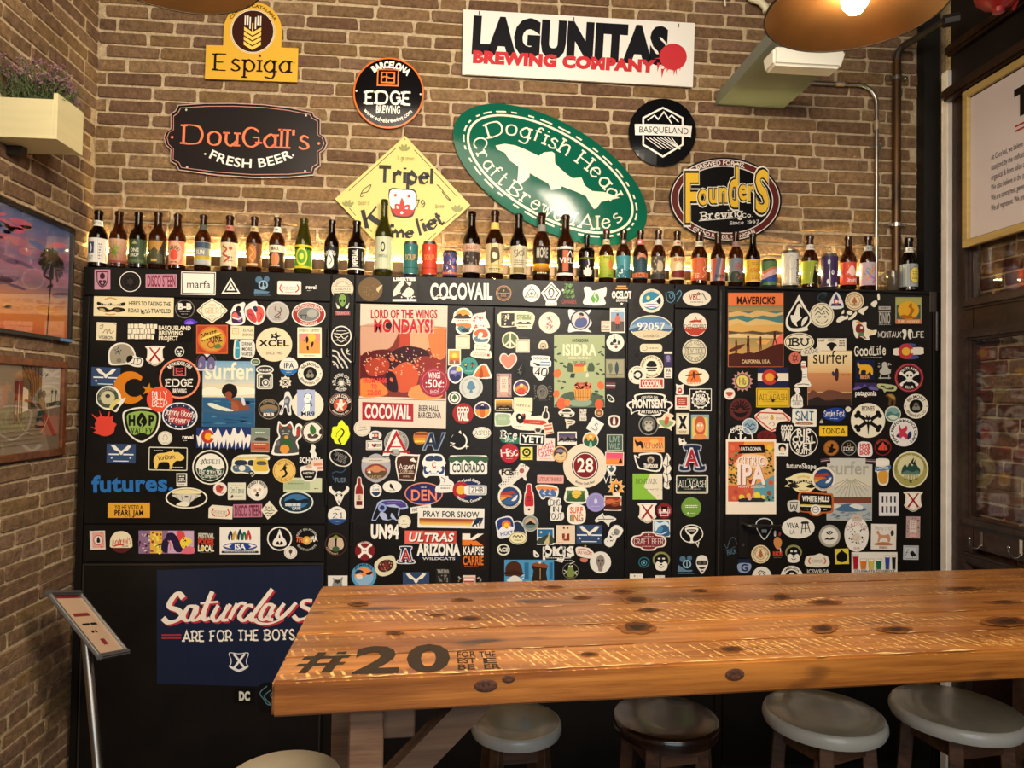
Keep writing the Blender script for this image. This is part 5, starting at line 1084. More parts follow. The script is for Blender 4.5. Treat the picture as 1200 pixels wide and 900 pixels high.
# ------------------------------------------------------------------ stickers: centre x y, tilt | look | print; bronze highlight and dark hole painted in
STK = '''
120 327.5 0|mauve rectangle with a dark hop and heart crest|r c08a9a 0 0 18.5 23.5 .8;sh 3a1c28 0 0 14 20;sh c08a9a 0 0 11.5 17;P 3a1c28 0,-8,3,-5,2,-1,-2,-1,-3,-5;P 3a1c28 -4,1,-1,1,0,3,1,1,4,1,4,4,0,8,-4,4;e c08a9a 0 4 1.6 1.6
152.5 330 0|large dark disc with a thin white rim|e W 0 0 12.6 12.1;e 16120f 0 0 11.7 11.2;o 3a332c 0 0 9 8.6 .7;* 3a332c 0 0 5 2.5 6
189 329.3 0|wide mauve rectangle with tall thin maroon letters, third from the corner|r c08a9a 0 0 36.5 16;t 7a1f3c C DISCO_STEEN 0 0 12.5 33
232.5 332 1|white rectangle with a black border and small lowercase word|r W 0 0 40.5 27;r 14110f 0 0 38.5 25;r W 0 0 36.5 23;r efe9dc 0 0 34 21;t 1a1816 s marfa 0 1 8.5 28
270.5 335.5 0|small white triangle outline around an eye|p W 0,-10,11,8.5,-11,8.5;p 14110f 0,-7,8.2,7,-8.2,7;p W 0,-4,5,5,-5,5;e 14110f 0 2 1.8 1.4
307.5 335 0|dark blue skull-clock doodle with ghostly headphones|p 12161c -12,-11,10,-12,12,12,-12,12;e 4f6f88 -4 -7 4.2 4.2;e 4f6f88 5 -8 3.4 3.4;e 8fb0c4 1 -1 5.5 5.5;e 12161c 1 -1 3.8 3.8;l 8fb0c4 1.3 1,-4,1,3;l 8fb0c4 1.1 1,0,3.5,2.5;l 8fb0c4 1.1 1,0,-1.5,2.5;p 5f7f98 -10,9,-9,4,9,7,6,9;q 5f7f98 0 11 22 1.6 1
339 337.3 1|cream label with red antlers around a small word, beside tiny white word|r e6dcc4 0 0 28 16 2;r efe9dc 0 0 25.5 13.5 1;t 7a4a3a R PERUCHO 0 .5 3.6 15;L R 1.4 -9,-4,-11,0,-10,3,-7,5;L R 1.4 9,-4,11,0,10,3,7,5;l R .5 -5,5,5,5
364.5 337 1|tiny white word with no backing|t W k revel 0 -.6 4.4 12;q W -2 3.6 6 1 1
401.3 338.5 0|cream disc with fine ruled lettering|e d8ceb4 0 0 13 12.8;o 8a8068 0 0 11.8 11.6 .4;t 5c5444 s SUNDAYS 0 0 3 19;a 5c5444 s SWEETS_AND_TREATS 0 0 8.6 2.4 0 130;a 5c5444 s SINCE_EVER 0 0 8.6 2.4 180 90;l 8a8068 .4 -10,-3,10,-3;l 8a8068 .4 -10,3,10,3
434 339 0|plain bronze metallic disc|e 6a5434 0 0 14.4 14;d 8a7048 0 2 18 16 30 .8;P cdb98a 7,0,13,-5,14,-4,10,2,10,4
474 339.3 0|black and white ink drawing of a rider, square|r 2a2622 0 0 29 28;P d8d2c4 -13,2,-8,-6,-2,-11,0,-7,-4,-2,-6,4,-13,8;P d8d2c4 0,2,5,-3,11,2,8,8,2,9,-3,6;P d8d2c4 2,-9,8,-8,6,-4;d e8e2d4 0 8 24 8 14 1.2;r W 0 12.6 28 2.6;t W H LIBERTIES 0 -12 3.4 26
540.5 341.5 0|big white rounded lettering of the bar name|t e8e4d8 k COCOVAIL 0 0 17.5 73;r e8e4d8 -18 7 15 2;q 2a2420 -27 6 14 3 1
590.3 343.5 0|thin orange ring with a tiny crest|o c88a5a 0 0 9 9 .9;o c88a5a 0 0 7.2 7.2 .4;l c88a5a .6 -6.5,0,6.5,0;e c88a5a 0 -3 .9 1.2;q c88a5a 0 3 8 2.4 2
623 343.6 0|white disc with a triangle and circle line drawing|e W 0 0 10.2 10.2;l 4a4440 .7 0,-8,8,4.6,-8,4.6,0,-8;o 4a4440 0 0 4.6 4.6 .6;e 8a8478 0 .5 2 2;l 4a4440 .4 -8,4.6,0,0,8,4.6
646 343 0|white diamond with a woman's line-drawn face and name tab|p W 0,-13,12,0,6,10,7,15,-7,15,-6,10,-12,0;p 3a3632 0,-10.5,9.5,0,5,8,-5,8,-9.5,0;p W 0,-9,8,0,4,6.6,-4,6.6,-8,0;P 4a4440 0,-6,3.6,-2,2.6,3,0,6,-2.6,3,-3.6,-2;P W 0,-4,2.2,-1,1.6,2.4,0,4.4,-1.6,2.4,-2.2,-1;r efe9dc 0 13 13 4.6 1;q 2a2622 0 13 10 1.6 1
667 344 0|green hop plant over a dark red word|p 1a1712 -10,-12,8,-12,10,12,-10,12;d 5f8a48 0 -4 12 16 34 1.7;d 7aa858 0 -5 9 12 14 1.2;e e8e4d8 -7.4 -4 1.1 1.4;t 9a3a34 C CANNABEER 0 9.5 5 17
697.5 346.7 0|white state outline with a green flame drop|P W -13,-10,-6,-10,-3,-6,6,-8,13,-10,12.4,0,10,2,11,10.5,-13,10,-12,0;P 5fa03a 0,-5,4,0,4.4,5,1,8.4,-3,7.6,-5,3,-3,-1;L W 1.3 1,-5,-1,0,1.4,4,-.6,8.4
728.5 345.5 0|black crest with bold white word under amber crown|P 12100e 0,-13,11,-9,13,0,8,9,0,13,-8,9,-13,0,-11,-9;t W H OCELOT 0 0 7.6 23;r D9A05A 0 -7.5 14 2;r d9a05a 0 -10 11 1.6;t W b BREWING 0 6.6 3 13;* W 0 10.6 2 1 5
763.5 352.5 0|white-rimmed disc of blue sky, sun and wave|e e6dfc8 0 0 14.2 14;e 2f86a8 0 0 11 10.8;e e8d860 -4 -3.6 2.2 2.2;P efe9dc -10.5,3,-2,1,6,-4,10,-7,8,-2,3,2,8,0,10.6,1,9,6,0,9,-9,6;L 7a6aa8 1 -9,5,0,4,9,5;L 7a6aa8 1 -7,8,0,7,7,8;P 16243a 6,1,9,-4,10.6,-2,10,4;a 8a7a58 s OCEAN_BEACH_PIER 0 0 12 1.6 0 120
788.5 347.5 0|black scrap with a pale blue scribble|P 141a20 -10,-7,-2,-9,6,-9,10,-8,9,0,6,8,-6,9,-9,2;L 5c8aa0 1.1 -8,-5,-7,4,-2,7,2,2,0,-5,-6,-5;L 5c8aa0 1.1 4,-2,8,-7,10,-3,7,2,5,6;o 5c8aa0 -2 -1 2.6 3.4 .9
816.5 349.2 0|small white oval with red and grey peaks|e e8dfca 0 0 16.5 9.6;t b8402c b VBC -2.6 -1 6.6 13;l 4a4440 1 -4,-1,2,-6.5,5,-4,7,-5.5,10,0,11,2;q 3a3632 0 4.8 18 1.6 1
763 383.8 0|wide blue oval with a white five-digit number|e e4dcc2 0 0 24.8 14.4;e 5f86b0 0 0 23.6 13.2;P 8aa4bc -23,-2,-10,-4,0,-2,12,-4,23,-2,22,4,-22,4;P 3c5c80 -22.5,1.5,-10,-1,0,3,10,2,23,2,22,4,-22,4.4;P d8c8a4 -21.6,5.4,0,3,21.6,5.4,17,9,8,12.4,0,13.2,-8,12.4,-17,9;t f0ead8 b 92057 0 -1.5 8.4 33;t 4a3020 R Oceanside,_CA 0 9.6 3.2 18
814.5 380.5 0|round white sticker, its lower third red under a fish|e e6dfcc 0 0 13.6 13.6;P b8402c -11.8,4.4,11.8,4.4,9,9,4,12,0,12.6,-4,12,-9,9;P b8402c -7,-3.4,-2,-5.4,5,-5.6,8,-7,7,-4,8,-2.6,2,-3,-3,-2.6;l b8402c .8 -1,-5.4,1,-8.6,2,-5.4;t 6a5a5c R patagonia 0 .9 5.6 24;L b8402c .9 -11,4,-6,2.6,0,4.4,6,2.6,11,4
763 408 0|small cream pill with a faint line of print|r e0d4b4 0 0 26 10 3.6;o 8a7a58 -7.4 0 3 3 .6;q 6a5c44 2.6 0 13 1.8 1
746 416.5 0|dull dark glue spot with a ragged edge|e 0c0a09 0 0 6.4 6.4;* 24201c 0 0 7 4 9;e 0c0a09 0 0 3.6 3.6
763.5 429.5 0|cream ring around a black sun and stripes|e e4d8b8 0 0 13.4 13.2;a 4a4030 b ENJOYED_A_PINT 0 0 11 2.2 0 200;e efe6cc 0 0 9 8.8;P 14110f -5.4,0,-5,-4,-2,-6.4,2,-6.4,5,-4,5.4,0;r 14110f 0 2 13 1.6;r 14110f 0 4.8 10 1.4;a 4a4030 b MARGATE 0 0 11 2 180 80
746.8 439.5 0|white disc with a black swirling circle|e e6dfcc 0 0 10.6 10.6;o 14110f .6 0 5.4 5.4 2.2 0;l e6dfcc 1.8 -6,0,-2,0;e b84030 -6.8 -4 .9 .9;e b84030 -7 5 .9 .9;a 5a5448 s ROUND 0 0 8.4 2 0 60
763.5 449.2 0|red block letters of the bar name, white border|r e8e0d0 0 0 28.6 12.2 .8;r c23a2a 0 0 26 9.4;t e8e0d0 H COCOVAIL 0 0 6.6 23
783 421 0|narrow purple tag, white at its top|r 3a3156 0 0 9.6 18;r e6dfd0 0 -7.6 9.6 2.6;q 8a80b0 0 0 7 7 4;P 8a80b0 -2,-4,2,-4,1,2,-1,2
783 437 0|tiny white tag with black stacked letters|r e6dfd0 0 0 9.6 12.4 1;t 2a2622 b IPA 0 -2.6 3.6 6;q 6a5448 0 1 6 2 1;r 3a2c28 0 4.6 6 .8
814 411.3 0|cream disc filled with ornate circular lettering|e d8d0b4 0 0 14.4 14.4;o 2a2622 0 0 12.8 12.8 .7;a 2a2622 R WEST_COAST 0 0 9.6 3.6 0 150;t 2a2622 R NEW_TIDE 0 0 4.6 21;a 2a2622 R BREWING 0 0 9.6 3.6 180 120;l 2a2622 .6 -11,-3.6,11,-3.6;l 2a2622 .6 -11,3.6,11,3.6
813 441.4 0|white oval of a surfer before an orange sun|e ece2c8 0 0 18 10.8;P e07838 -7,1,-6,-4,-3,-7.4,3,-7.4,6,-4,7,1,8,6,-8,6;P 5a2a20 -9,-2,0,-3,9,-4,9,-2.6,0,-1.2,-9,-.6;e 5a2a20 0 -5 1.3 1.3;P 5a2a20 -1.4,-4,1.4,-4,1,0,2,4,1,4,-.4,1,-2,4,-3,4,-1,0;t c86a34 b SURFCITY 0 7.4 2.6 16
796.5 456 0|tiny white bear head with a red muzzle|P e8e2d6 -4.4,-6,-2,-5,2,-5,4.4,-6,4,0,4.4,5,0,6.4,-4.4,5,-4,0;e b8402c 0 1.6 2.8 3.4;e e8e2d6 0 1 1.2 1;e 3a2c28 -1.6 -2.6 .6 .6;e 3a2c28 1.6 -2.6 .6 .6
799 471.3 0|small white card with a red stamped picture|r e6dcd0 0 0 15.8 16.8;r a8402c 0 -1 12.4 10.4;q e0b8a0 0 -1 9 6 3;q 6a4438 0 6.2 10 1.6 1
821 468.5 0|black square with a white cogwheel of lettering|r e8e2d6 0 0 25.8 26.4 .6;r 12100e 0 0 24.2 24.6;* e8e2d6 0 -.6 11.4 9.6 13;e 12100e 0 -.6 8.8 8.8;t e8e2d6 H MAD 0 -4.6 4 10;t e8e2d6 H FEVER 0 0 4 15;t e8e2d6 C BREWERY 0 4.4 3 11;q 8a8478 0 11.4 18 1.2 1
761.5 474 0|big arched black and white banner with heavy word|P e8e2d6 -27,2,-25,-3,-18,-5,-18,-11,-8,-13.6,0,-14,8,-13.6,18,-11,18,-5,25,-3,27,2,23,6,22,12,18,9,13,8,13,12,0,14,-13,12,-13,8,-18,9,-22,12,-23,6;P 12100e -24.6,2,-23.6,-1.6,-16,-4,-16,-9.6,-8,-11.8,0,-12.2,8,-11.8,16,-9.6,16,-4,23.6,-1.6,24.6,2,21,5,20.6,9,13,6.4,11,7,11,10.4,0,12.2,-11,10.4,-11,7,-13,6.4,-20.6,9,-21,5;a e8e2d6 b CERVESA_DEL 0 30 39 2.6 0 30;t e8e2d6 H MONTSENY 0 -1 9 41;t e8e2d6 b ARTESANA 0 8.6 3.4 21
760 498 0|dark ring around a grey ape face|e 8a8880 0 0 11.6 12;e 16130f 0 0 10.4 10.8;e 6c6a62 0 -1 8 8.4;e a8a498 -2.4 -2.4 2.8 2.8;e a8a498 2.4 -2.4 2.8 2.8;e b8b4a6 0 3.2 4.6 4.2;e 2a2622 -2.4 -2.4 1 .9;e 2a2622 2.4 -2.4 1 .9;l 4a4640 .6 -2,4.6,2,4.6
780.5 494 8|rosette with a deer on a green and cream shield|P e8dcc0 -11,-2,-6,-4,-3,-9,3,-10,8,-8,6,-4,11,-2,10,3,7,6,8,10,4,8,-4,8,-8,9,-7,5,-10,3;P 8aa870 -8,-1,8,-1,6,4,0,7,-6,4;P c8583a -1,-7,1,-7,3,-4,2,3,-1,4,-2,0;P e8c8a0 -2,-9,4,-9,6,-6,-2,-6
800 496.6 0|upright cream rectangle with a heavy black cross|r d8ccac 0 0 15.6 25 .6;r e8dfc8 0 -1.5 12.4 17;p 14110f -5,-9,-1.6,-9,5,6,1.6,6;p 14110f 5,-9,1.6,-9,-5,6,-1.6,6;r 3a5a34 0 -1.4 2 2;q 5a4c38 0 9.6 11 2.4 2
820.3 500.4 0|portrait card of a red-haired smiling head on teal|r 8aa8a4 0 0 21 29;P e0c060 -9,-6,-7,-11,7,-11,9,-6,9,8,7,14,-7,14,-9,8;P b85c3a -6,-6,-3,-12,3,-12,6,-6,6,4,3,9,-3,9,-6,4;e e8a070 0 0 4.6 6;e efe9dc -2 -2 1.3 1.3;e efe9dc 2 -2 1.3 1.3;P d88850 -7,14,-5,9,5,9,7,14
760.5 521 0|orange banner with a black running dog|r e8a868 0 0 36.4 18;z e0803c f0b070 0 -2 34 12 6;P 1c1410 -17,-6,-13,-3,-10,-4,-7,-1,-8,5,-10,1,-13,2,-14,6,-15,1;t 241a16 R GALIFORNIA 3.5 1 6 26;e f0b060 6 -4 5 3;q 8a4a30 3 7 24 1.6 1
758.3 541.5 2|black state outline with a white border and word|P e8e2d6 -15.6,-8,-10,-6,-8,-10,16,-10,15.4,10,-4,9,-10,8,-13,2;P 12100e -13.4,-5.6,-9.4,-4,-7,-8,14.4,-8.4,13.8,8.4,-4,7.4,-9,6,-11.6,1;e b8a890 4 -3 4 4;e 5a4438 4 -2 2.4 2.4;t e8e2d6 H TRAPDOOR 4.6 4.4 4.4 17
781.7 552 0|tall white bundle of cut-out leaves|P e6e0d0 0,-21,4,-15,2,-10,5,-3,3,2,5,9,2,14,3,20,0,21,-4,18,-3,10,-5,4,-3,-2,-5,-8,-3,-14;L 2a2622 .8 0,-19,1,-10,-1,0,1,9,0,19;l 2a2622 .7 -4,-8,0,-5,4,-8;l 2a2622 .7 -4,2,0,5,4,1;l 2a2622 .7 -3,12,0,14,4,10
799.7 518 0|tiny white winged figure above the big letter|P e6e0d0 -4,-5,0,-3,2,-5,3,-1,5,1,2,4,0,3,-3,4,-4,0;e 2a2622 0 -1 1.3 1.2
811 536 0|huge navy letter A with white and red|S
811 567.7 0|black rectangle with white serif word, pale border|r e4dcc8 0 0 37.6 21.4 1.4;r 15201a 0 0 35.4 19.2 1;f cfc8b4 0 0 33 16.8 .6;t efe9dc R ALLAGASH 0 -.6 7.6 31;q c8c0ac 0 -6.6 14 1.4 1;q c8c0ac 0 5.4 26 1.2 1;e efe9dc 0 3.6 1 1.4
758.8 570.3 0|lime green square with a cream arrowhead|r 86b83c 0 0 34.8 30.4;p e2d8c0 17.4,-15.2,3,-15,-4.5,0,11,15.2,17.4,15.2;t 3c4a24 R MONTAUK -1.5 -6.4 5.4 24;d b8a888 11 2 12 20 8 .9;q 6a6040 3 3 12 1.2 1
810 594.4 0|plain green disc with two lines of white print|e 6f9a3e 0 0 11.6 11.6;q f0ecd8 0 -1 16 4 2;e e0e8c0 -3.6 7 1.2 1;r c8d8a0 2 7 6 .6
758.5 601 0|white shield with thin red cross, beside a red geometric disc|SHX
778.5 598.5 0|dark red disc with a white square maze|e 7c2024 0 0 8.8 9.2;f e0d0cc 0 -1.4 8.6 5.6 1;f e0d0cc 0 1.4 8.6 8.6 .9;r f2e8e2 0 -.6 3.2 4;f e0d0cc 0 0 12.4 5 .8
775 619 0|blue breaking wave picture in a white frame|r e8e2d6 0 0 20 20.4 .6;r 4f86ac 0 0 17.6 18;P d0e0e6 -8,-8,-2,-6,4,-8,8,-6,8,-2,2,-4,-3,-2,-6,3,-8,2;P 2c5c88 -8.6,9,-6,3,-2,6,2,1,0,-3,5,-4,8.6,0,8.6,9;L e0e8ea 1 -6,6,0,7,7,4
760 634.3 0|maroon lozenge badge with white border and bold words|P e8dcd4 -21,0,-18,-6,-10,-7.6,-6,-11,6,-11,10,-7.6,18,-6,21,0,18,6,10,7.6,6,10.6,-6,10.6,-10,7.6,-18,6;P 7c2c30 -19,0,-16,-5,-9,-6.4,-5,-9.4,5,-9.4,9,-6.4,16,-5,19,0,16,5,9,6.4,5,9,-5,9,-9,6.4,-16,5;t f0e8e0 R CRAFT_BEER 0 0 6.6 34;q e0ccc4 0 -5.6 12 1.4 1;q e0ccc4 0 5.8 16 1.4 1;e f0e8e0 0 -8 .9 .9
810.5 627.5 0|white speech bubble outline holding a goblet|o e8e2d6 0 -2 13.6 11 1.2;l e8e2d6 1.2 5,8.6,7.4,13,8.4,7.4;P e8e2d6 -7,-9,7,-9,6,-3,2,1,1.4,6,4,8,-4,8,-1.4,6,-2,1,-6,-3;P 14110f -5,-7,5,-7,4.4,-4,0,-1,-4.4,-4;r e8e2d6 0 -5.6 8 .8
754.7 659 0|small teal swirl on black|e 12181c 0 0 7.4 7.2;o 2f6a78 0 0 6.6 6.4 1.2;o 4a8a98 0 .6 3.6 3.4 1;e 7ab0b8 0 .6 1.2 1.2
775 658 0|masked penguin-like face inside an olive arch, next to teal swirl|e 8a8a58 0 -2 10.2 9.4;e 14110f 0 -1 8.4 8;P e8e2d6 -7,3,-4,0,0,2,4,0,7,3,6,9,0,11,-6,9;r e8e2d6 -2.6 -3.4 3 1.8;r e8e2d6 2.6 -3.4 3 1.8;L 14110f .8 -2.6,5.4,0,7,2.6,5.4;e 14110f 0 3.6 1.2 .9
804 662 0|blue skull-clock doodle with headphones low on black|p 12161c -11,-11,9,-12,11,11,-11,11;e 4f6f88 -4 -7 3.6 3.6;e 4f6f88 4 -8 3 3;e 8fb0c4 1 -1 5 5;e 12161c 1 -1 3.4 3.4;l 8fb0c4 1.2 1,-4,1,3;p 5f7f98 -10,8,-9,0,0,6,8,6,6,8;q 5f7f98 0 10 20 1.6 1
822.7 661.5 0|white bearded face wearing dark goggles|P e4dcd4 -7,-3,-5,-9,0,-11,5,-9,7,-3,6,3,2,9,0,11,-2,9,-6,3;r 2a2824 0 -2 12.6 5 2;e 5a5850 -3 -2 1.8 1.6;e 5a5850 3 -2 1.8 1.6;P 3a3632 -4,4,0,2.6,4,4,0,5.6;P 3a3632 -2,7,2,7,0,8.6
745.7 675.5 0|white slip half hidden behind the table edge|r e8e2d6 0 0 15.4 6;r 3a3632 -2 -.6 1.2 1.6
773.5 676.5 0|sliver of a white label at the table edge|r e0d8cc 0 0 11 4.6;r 3a3632 0 -1 1.4 1
156.7 359.5 1.2|long cream banner with two shaking hands and a motto|r e6d8ae 0 0 93.6 23;r d8c488 0 0 93.6 .1;P 201a14 -42,-5,-32,-2,-27,-4,-22,-2,-11,-5,-11,-1,-22,-1,-32,-1,-42,-1;t e6d8ae b TWO_LADS -27 -3 2.6 24;P 201a14 -43,2,-34,1,-28,4,-21,1,-12,2,-10,5,-18,7,-24,6,-30,7,-38,6;P c8a860 -40,3,-35,3,-33,6,-38,6;P 6a5434 -22,3,-17,3,-16,6,-21,6;L c8902c 1.2 -34,-8,-27,-10,-20,-8;L c8902c 1.2 -33,9,-27,10,-21,9;t 1c1a1c b HERE'S_TO_TAKING_THE 18.5 -4 4.6 49;t 1c1a1c b ROAD 0 4.4 4.6 13;t 1c1a1c P less 14 4.4 6 10 -12;t 1c1a1c b TRAVELED 32 4.4 4.6 23
216.6 362 0|black disc with grey rim and a linked double letter|e 77726a 0 0 11.4 11;e 14110f 0 0 10.4 10;t e8e2d6 H B-B 0 -3 6.6 16;q c8c4b8 0 3 15 1.8 1;q a8a498 0 6 10 1.4 1
248.6 364 0|ornate white badge with gold serif name|P efe6cc -18,0,-13,-5,-11,-8,-5,-11,0,-14.4,5,-11,11,-8,13,-5,18,0,13,5,11,8,5,11,0,14.4,-5,11,-11,8,-13,5;P 6a6048 -16.4,0,-12,-4.4,-10,-7,-4.6,-9.8,0,-12.8,4.6,-9.8,10,-7,12,-4.4,16.4,0,12,4.4,10,7,4.6,9.8,0,12.8,-4.6,9.8,-10,7,-12,4.4;P efe6cc -15.6,0,-11.4,-4,-9.6,-6.4,-4.4,-9.2,0,-12,4.4,-9.2,9.6,-6.4,11.4,-4,15.6,0,11.4,4,9.6,6.4,4.4,9.2,0,12,-4.4,9.2,-9.6,6.4,-11.4,4;t c8963c R EGBERT 0 0 6.4 24;t c8a058 s VON 0 -6.4 3 8;o b8a070 -2 8 2 2.6 .5;o b8a070 2 8 2 2.6 .5
276.5 368 0|purple and coral horned anatomical shape outlined white|P e8e4d8 9,-14,11,-11,9,-5,11,3,10,10,4,13,-5,13,-12,10,-9,8,-6,4,-6,-3,-1,-11,4,-12;P 3a2a44 -4,-2,3,-4,7,2,8,9,2,11,-4,10,-5,4;P d86a60 -4,0,0,-2,3,3,0,6,-4,5;P 8a5a9a 3,2,7,4,6,9,2,8;e 1c1820 3 -6 3 3.6 20;L e8e4d8 1.6 -4,4,3,6,8,3
299.3 367 -6|coral red lungs with a white flower|P e8e0d8 -12,-6,-6,-12,2,-14,4,-10,10,-7,12,2,8,11,1,14,-6,10,-11,4;P c8484c -10.4,-3,-5,-6,-2,-2,1,8,-2,11,-8,6;P d85a50 2,-7,8,-6,10.4,1,7,9,2,11,1,3;P 2c3850 -2,-7,2,-8,3,-3,0,-1;d efe0d8 -8 -8 5 5 7 1.2;L 8a2c34 .9 -8,0,-3,3,-4,8;L 8a2c34 .9 4,0,7,3,5,8
325.5 366 0|light grey disc with a spindly wine glass|e b4b0a8 0 0 13.6 12.8;o d8d4cc 0 0 12.6 11.8 .6;L 8a4a38 1 -3,-7,-3,-3,2,0,3,3,0,5;L 3a3632 .9 3,-6,4,-1,-1,3,-4,5;q 6a6660 0 8 12 1.4 1;e 4a4642 0 6 3.6 .8
361.7 368.3 0|red and white oval framing a grey pier photo|e efe8da 0 0 19.8 14.2;e a03430 0 0 18.6 13;e efe8da 0 0 13.4 8.6;e 7a7c78 0 0 12.8 8;e a8a8a0 4 -1 6 5;r 3a3c3c -6 1 9 1;p 3a3c3c -9,1,-8,1,-8,5,-9,5;p 3a3c3c -4,1,-3,1,-3,5,-4,5;a efe8da b HUNTINGTON_BEACH 0 0 16.8 2.9 0 0 10.4;a efe8da b CALIFORNIA 0 0 16.8 3.1 180 0 11
124.6 388.5 2|cream square with faint handwriting above black words|r e4d8b4 0 0 23 21.4;L 8a7c5c .8 -8,-6,-4,-8,-5,-4,-8,-4;L 8a7c5c .9 -4,2,0,-3,1,2,4,-3,5,2,9,-1;t 1c1816 b VISIBON 0 7 3.6 17;l 6a5c44 .5 8,-10.4,11,-8
187 390 .8|wide black strip with white stone blocks and stacked words|BRICKS
223.7 377 0|tiny violet submarine shape|P 5a3cc0 -7,-1,-3,-3,2,-3,5,-1,8,0,6,2,3,3,-7,3;P 8a6ae0 -6,1,-1,-1,3,1,2,3,-6,2.6
248.6 397.7 0|orange square with a round retro road emblem|r c85c34 0 0 37 34;r a84428 0 0 34 31;e d86a38 0 0 16.6 15.4;e c89a40 0 0 14.4 13.4;t 3a1c14 X ROUTE -3 -4 8 19 -14;t 3a1c14 X ONE 5 -1 8 13 -10;o a83c28 -1 6 4.4 4.4 1.2;P 5a7a40 2,8,8,5,11,9,5,11;P e8c860 -11,-2,0,-6,10,-8,9,-6,0,-3,-11,1
284 389.7 1|cream card with a small gold crest and grey words|r e6dcb8 0 0 27.6 15.6;f d8b868 -8 -1.6 7 6 .8;l d8b868 .8 -10,-2,-6,-1;t 8a8064 b EDGE 6.6 -3 3.4 12;t 8a8064 b BREWING 6.8 2.4 3 13
286.3 409 1|cyan bottle beside white stacked lettering|P e4e0d0 -12,-8,-9,-11,-5,-8,-4,-10,11,-9,11,9,-3,9,-4,11,-12,11;P 3f94ac -10.4,-4,-9,-9.4,-6.6,-9.4,-5.4,-4,-5.4,9.4,-10.6,9.4;r 8ad0dc -8 -1 4.4 1.6;t 2a2824 b DRINK 3.4 -6 3.8 12.6;t 2a2824 b MORE 3.2 0 3.8 12;t 2a2824 b WATER 3.4 6 3.8 12.6
321.2 403.7 0|largest cream disc with four wide black capitals|e e4d4ae 0 0 21.2 20;P 1c1a1a -4,-13,0,-12,3,-15,4,-11,8,-10,4,-8,4,-5,0,-8,-4,-7,-3,-10;P e4d4ae -1,-11.6,1,-11,2,-9.6,-.6,-9.8;t 141416 k XCEL 0 -1.6 7 35;t 4a4438 s SINCE_1982 0 10 3.4 19
362.7 401.4 0|pink and orange poster card, yellow sun, surfers|r efe4c4 0 0 28.4 35.6 1;r d8887a 0 -5.6 25 10;r e89a50 0 5.6 25 15;t 6a3c34 R Endless_Summer 0 -14.6 3.4 24;e f0c040 2.6 -6 4.6 5;P 2a1c1c -4,-6,-2,-7,-1,-3,-3,1,-4,-1;P 2a1c1c 3,-1,5,0,4,4,2,6,2,2;P 2a1c1c -3,4,-1,5,-1,9,-3,8;l 2a1c1c .9 -7,-2,-2,-4;q a86a40 0 15.4 18 1.4 1
147 416 4|silver football helmet sticker with a star|P e6e0d0 -20,4,-19,-6,-11,-13,-1,-14,7,-10,11,-4,13,1,21,3,20,12,12,13,4,11,-4,12,-12,13,-18,12;P 9a917c -18,3,-17,-5,-10,-11.4,-1,-12.4,5,-9,9,-4,10,0,5,1,2,4,1,9,-4,10,-11,11,-16,10;P 16140f 2,2,7,0,9,3,5,8,2,8;L 16140f .9 4,3,12,3,19,4,17,10,7,9;l 16140f .8 11,3,10,10;l 16140f .8 15,3,14,10;* 1c2430 -9 -4 5 2 5;* e6e0d0 -9 -4 3 1.2 5;* 1c2430 -9 -4 2.2 .9 5;e 7a705c -7 7 3 2.6
181.6 416.7 0|white shield with thin red cross beside a silver helmet|SHX
210.4 412 0|tiny round white owl face|e ddd6c8 0 0 5.6 5.8;e 14110f 0 .4 4.6 4.4;q ddd6c8 0 -4 7 1.2 1;e ddd6c8 -1.8 -.4 1.2 1;e ddd6c8 1.8 -.4 1.2 1;P ddd6c8 -2,2,2,2,0,5
124 441.5 2|navy rectangle with an eagle, above a ribboned disc|EG34x22
154.5 454.3 2|big orange crescent with a star|CRES
127.5 468 0|round cream and green seal crossed by a gold ribbon|P e8e4d4 0,-16,9,-13,14,-6,15,-1,20,-2,17,4,13,9,9,15,4,13,-6,11,-14,4,-14,-6,-9,-13;e 4a5240 -1 -2 12.6 12;a b8b898 s EL_COLLARET 0 -2 10.6 2.4 -30 150;e c8c09a -1 -2 8.4 8;e 3a3c30 -1 -4 3 2.4;P d8c870 1,9,4,4,9,0,14,-1,13,2,9,5,6,10,3,13;P 2a2c24 5,11,9,6,13,5,11,9,7,13
122.6 498 0|bright red paint splat with streaks|P d84434 -11,-2,-9,-5,-11,-8,-15,-13,-9,-9,-5,-11,-6,-17,-3,-11,3,-10,6,-16,6,-9,10,-11,10,-4,14,-1,12,3,11,8,6,12,-1,13,-7,11,-13,9,-10,6,-16,2,-11,3
166.3 497.6 0|large green shield with a black hop drop|P e8e4d4 -22,-14,-12,-19,0,-20.6,12,-19,21.6,-14,21,0,16,11,7,18,0,21,-8,18,-17,10,-21,0;P 16140f -20,-13,-11,-17.4,0,-18.8,11,-17.4,19.6,-13,19,0,14.6,10,6,16.4,0,19,-7,16.4,-15.4,9,-19,0;P 8fae54 -17,-11,-10,-14.6,0,-16,10,-14.6,16.8,-11,16.4,-1,12.6,8,8,12,3,10,-3,10.4,-9,12,-13.4,8,-16.4,-1;t 12100e H H -11.6 -5 11 8;t 12100e H P 11.4 -5 11 7;P 12100e 0,-14,5,-8,6,-2,2,2.6,-2,2.6,-6,-2,-5,-8;L 8fae54 1.2 1,-8,-2,-3,1,0,-1,3;t 12100e X VALLEY 0 7 6 24;q 2a3a18 0 12.2 12 1.2 1
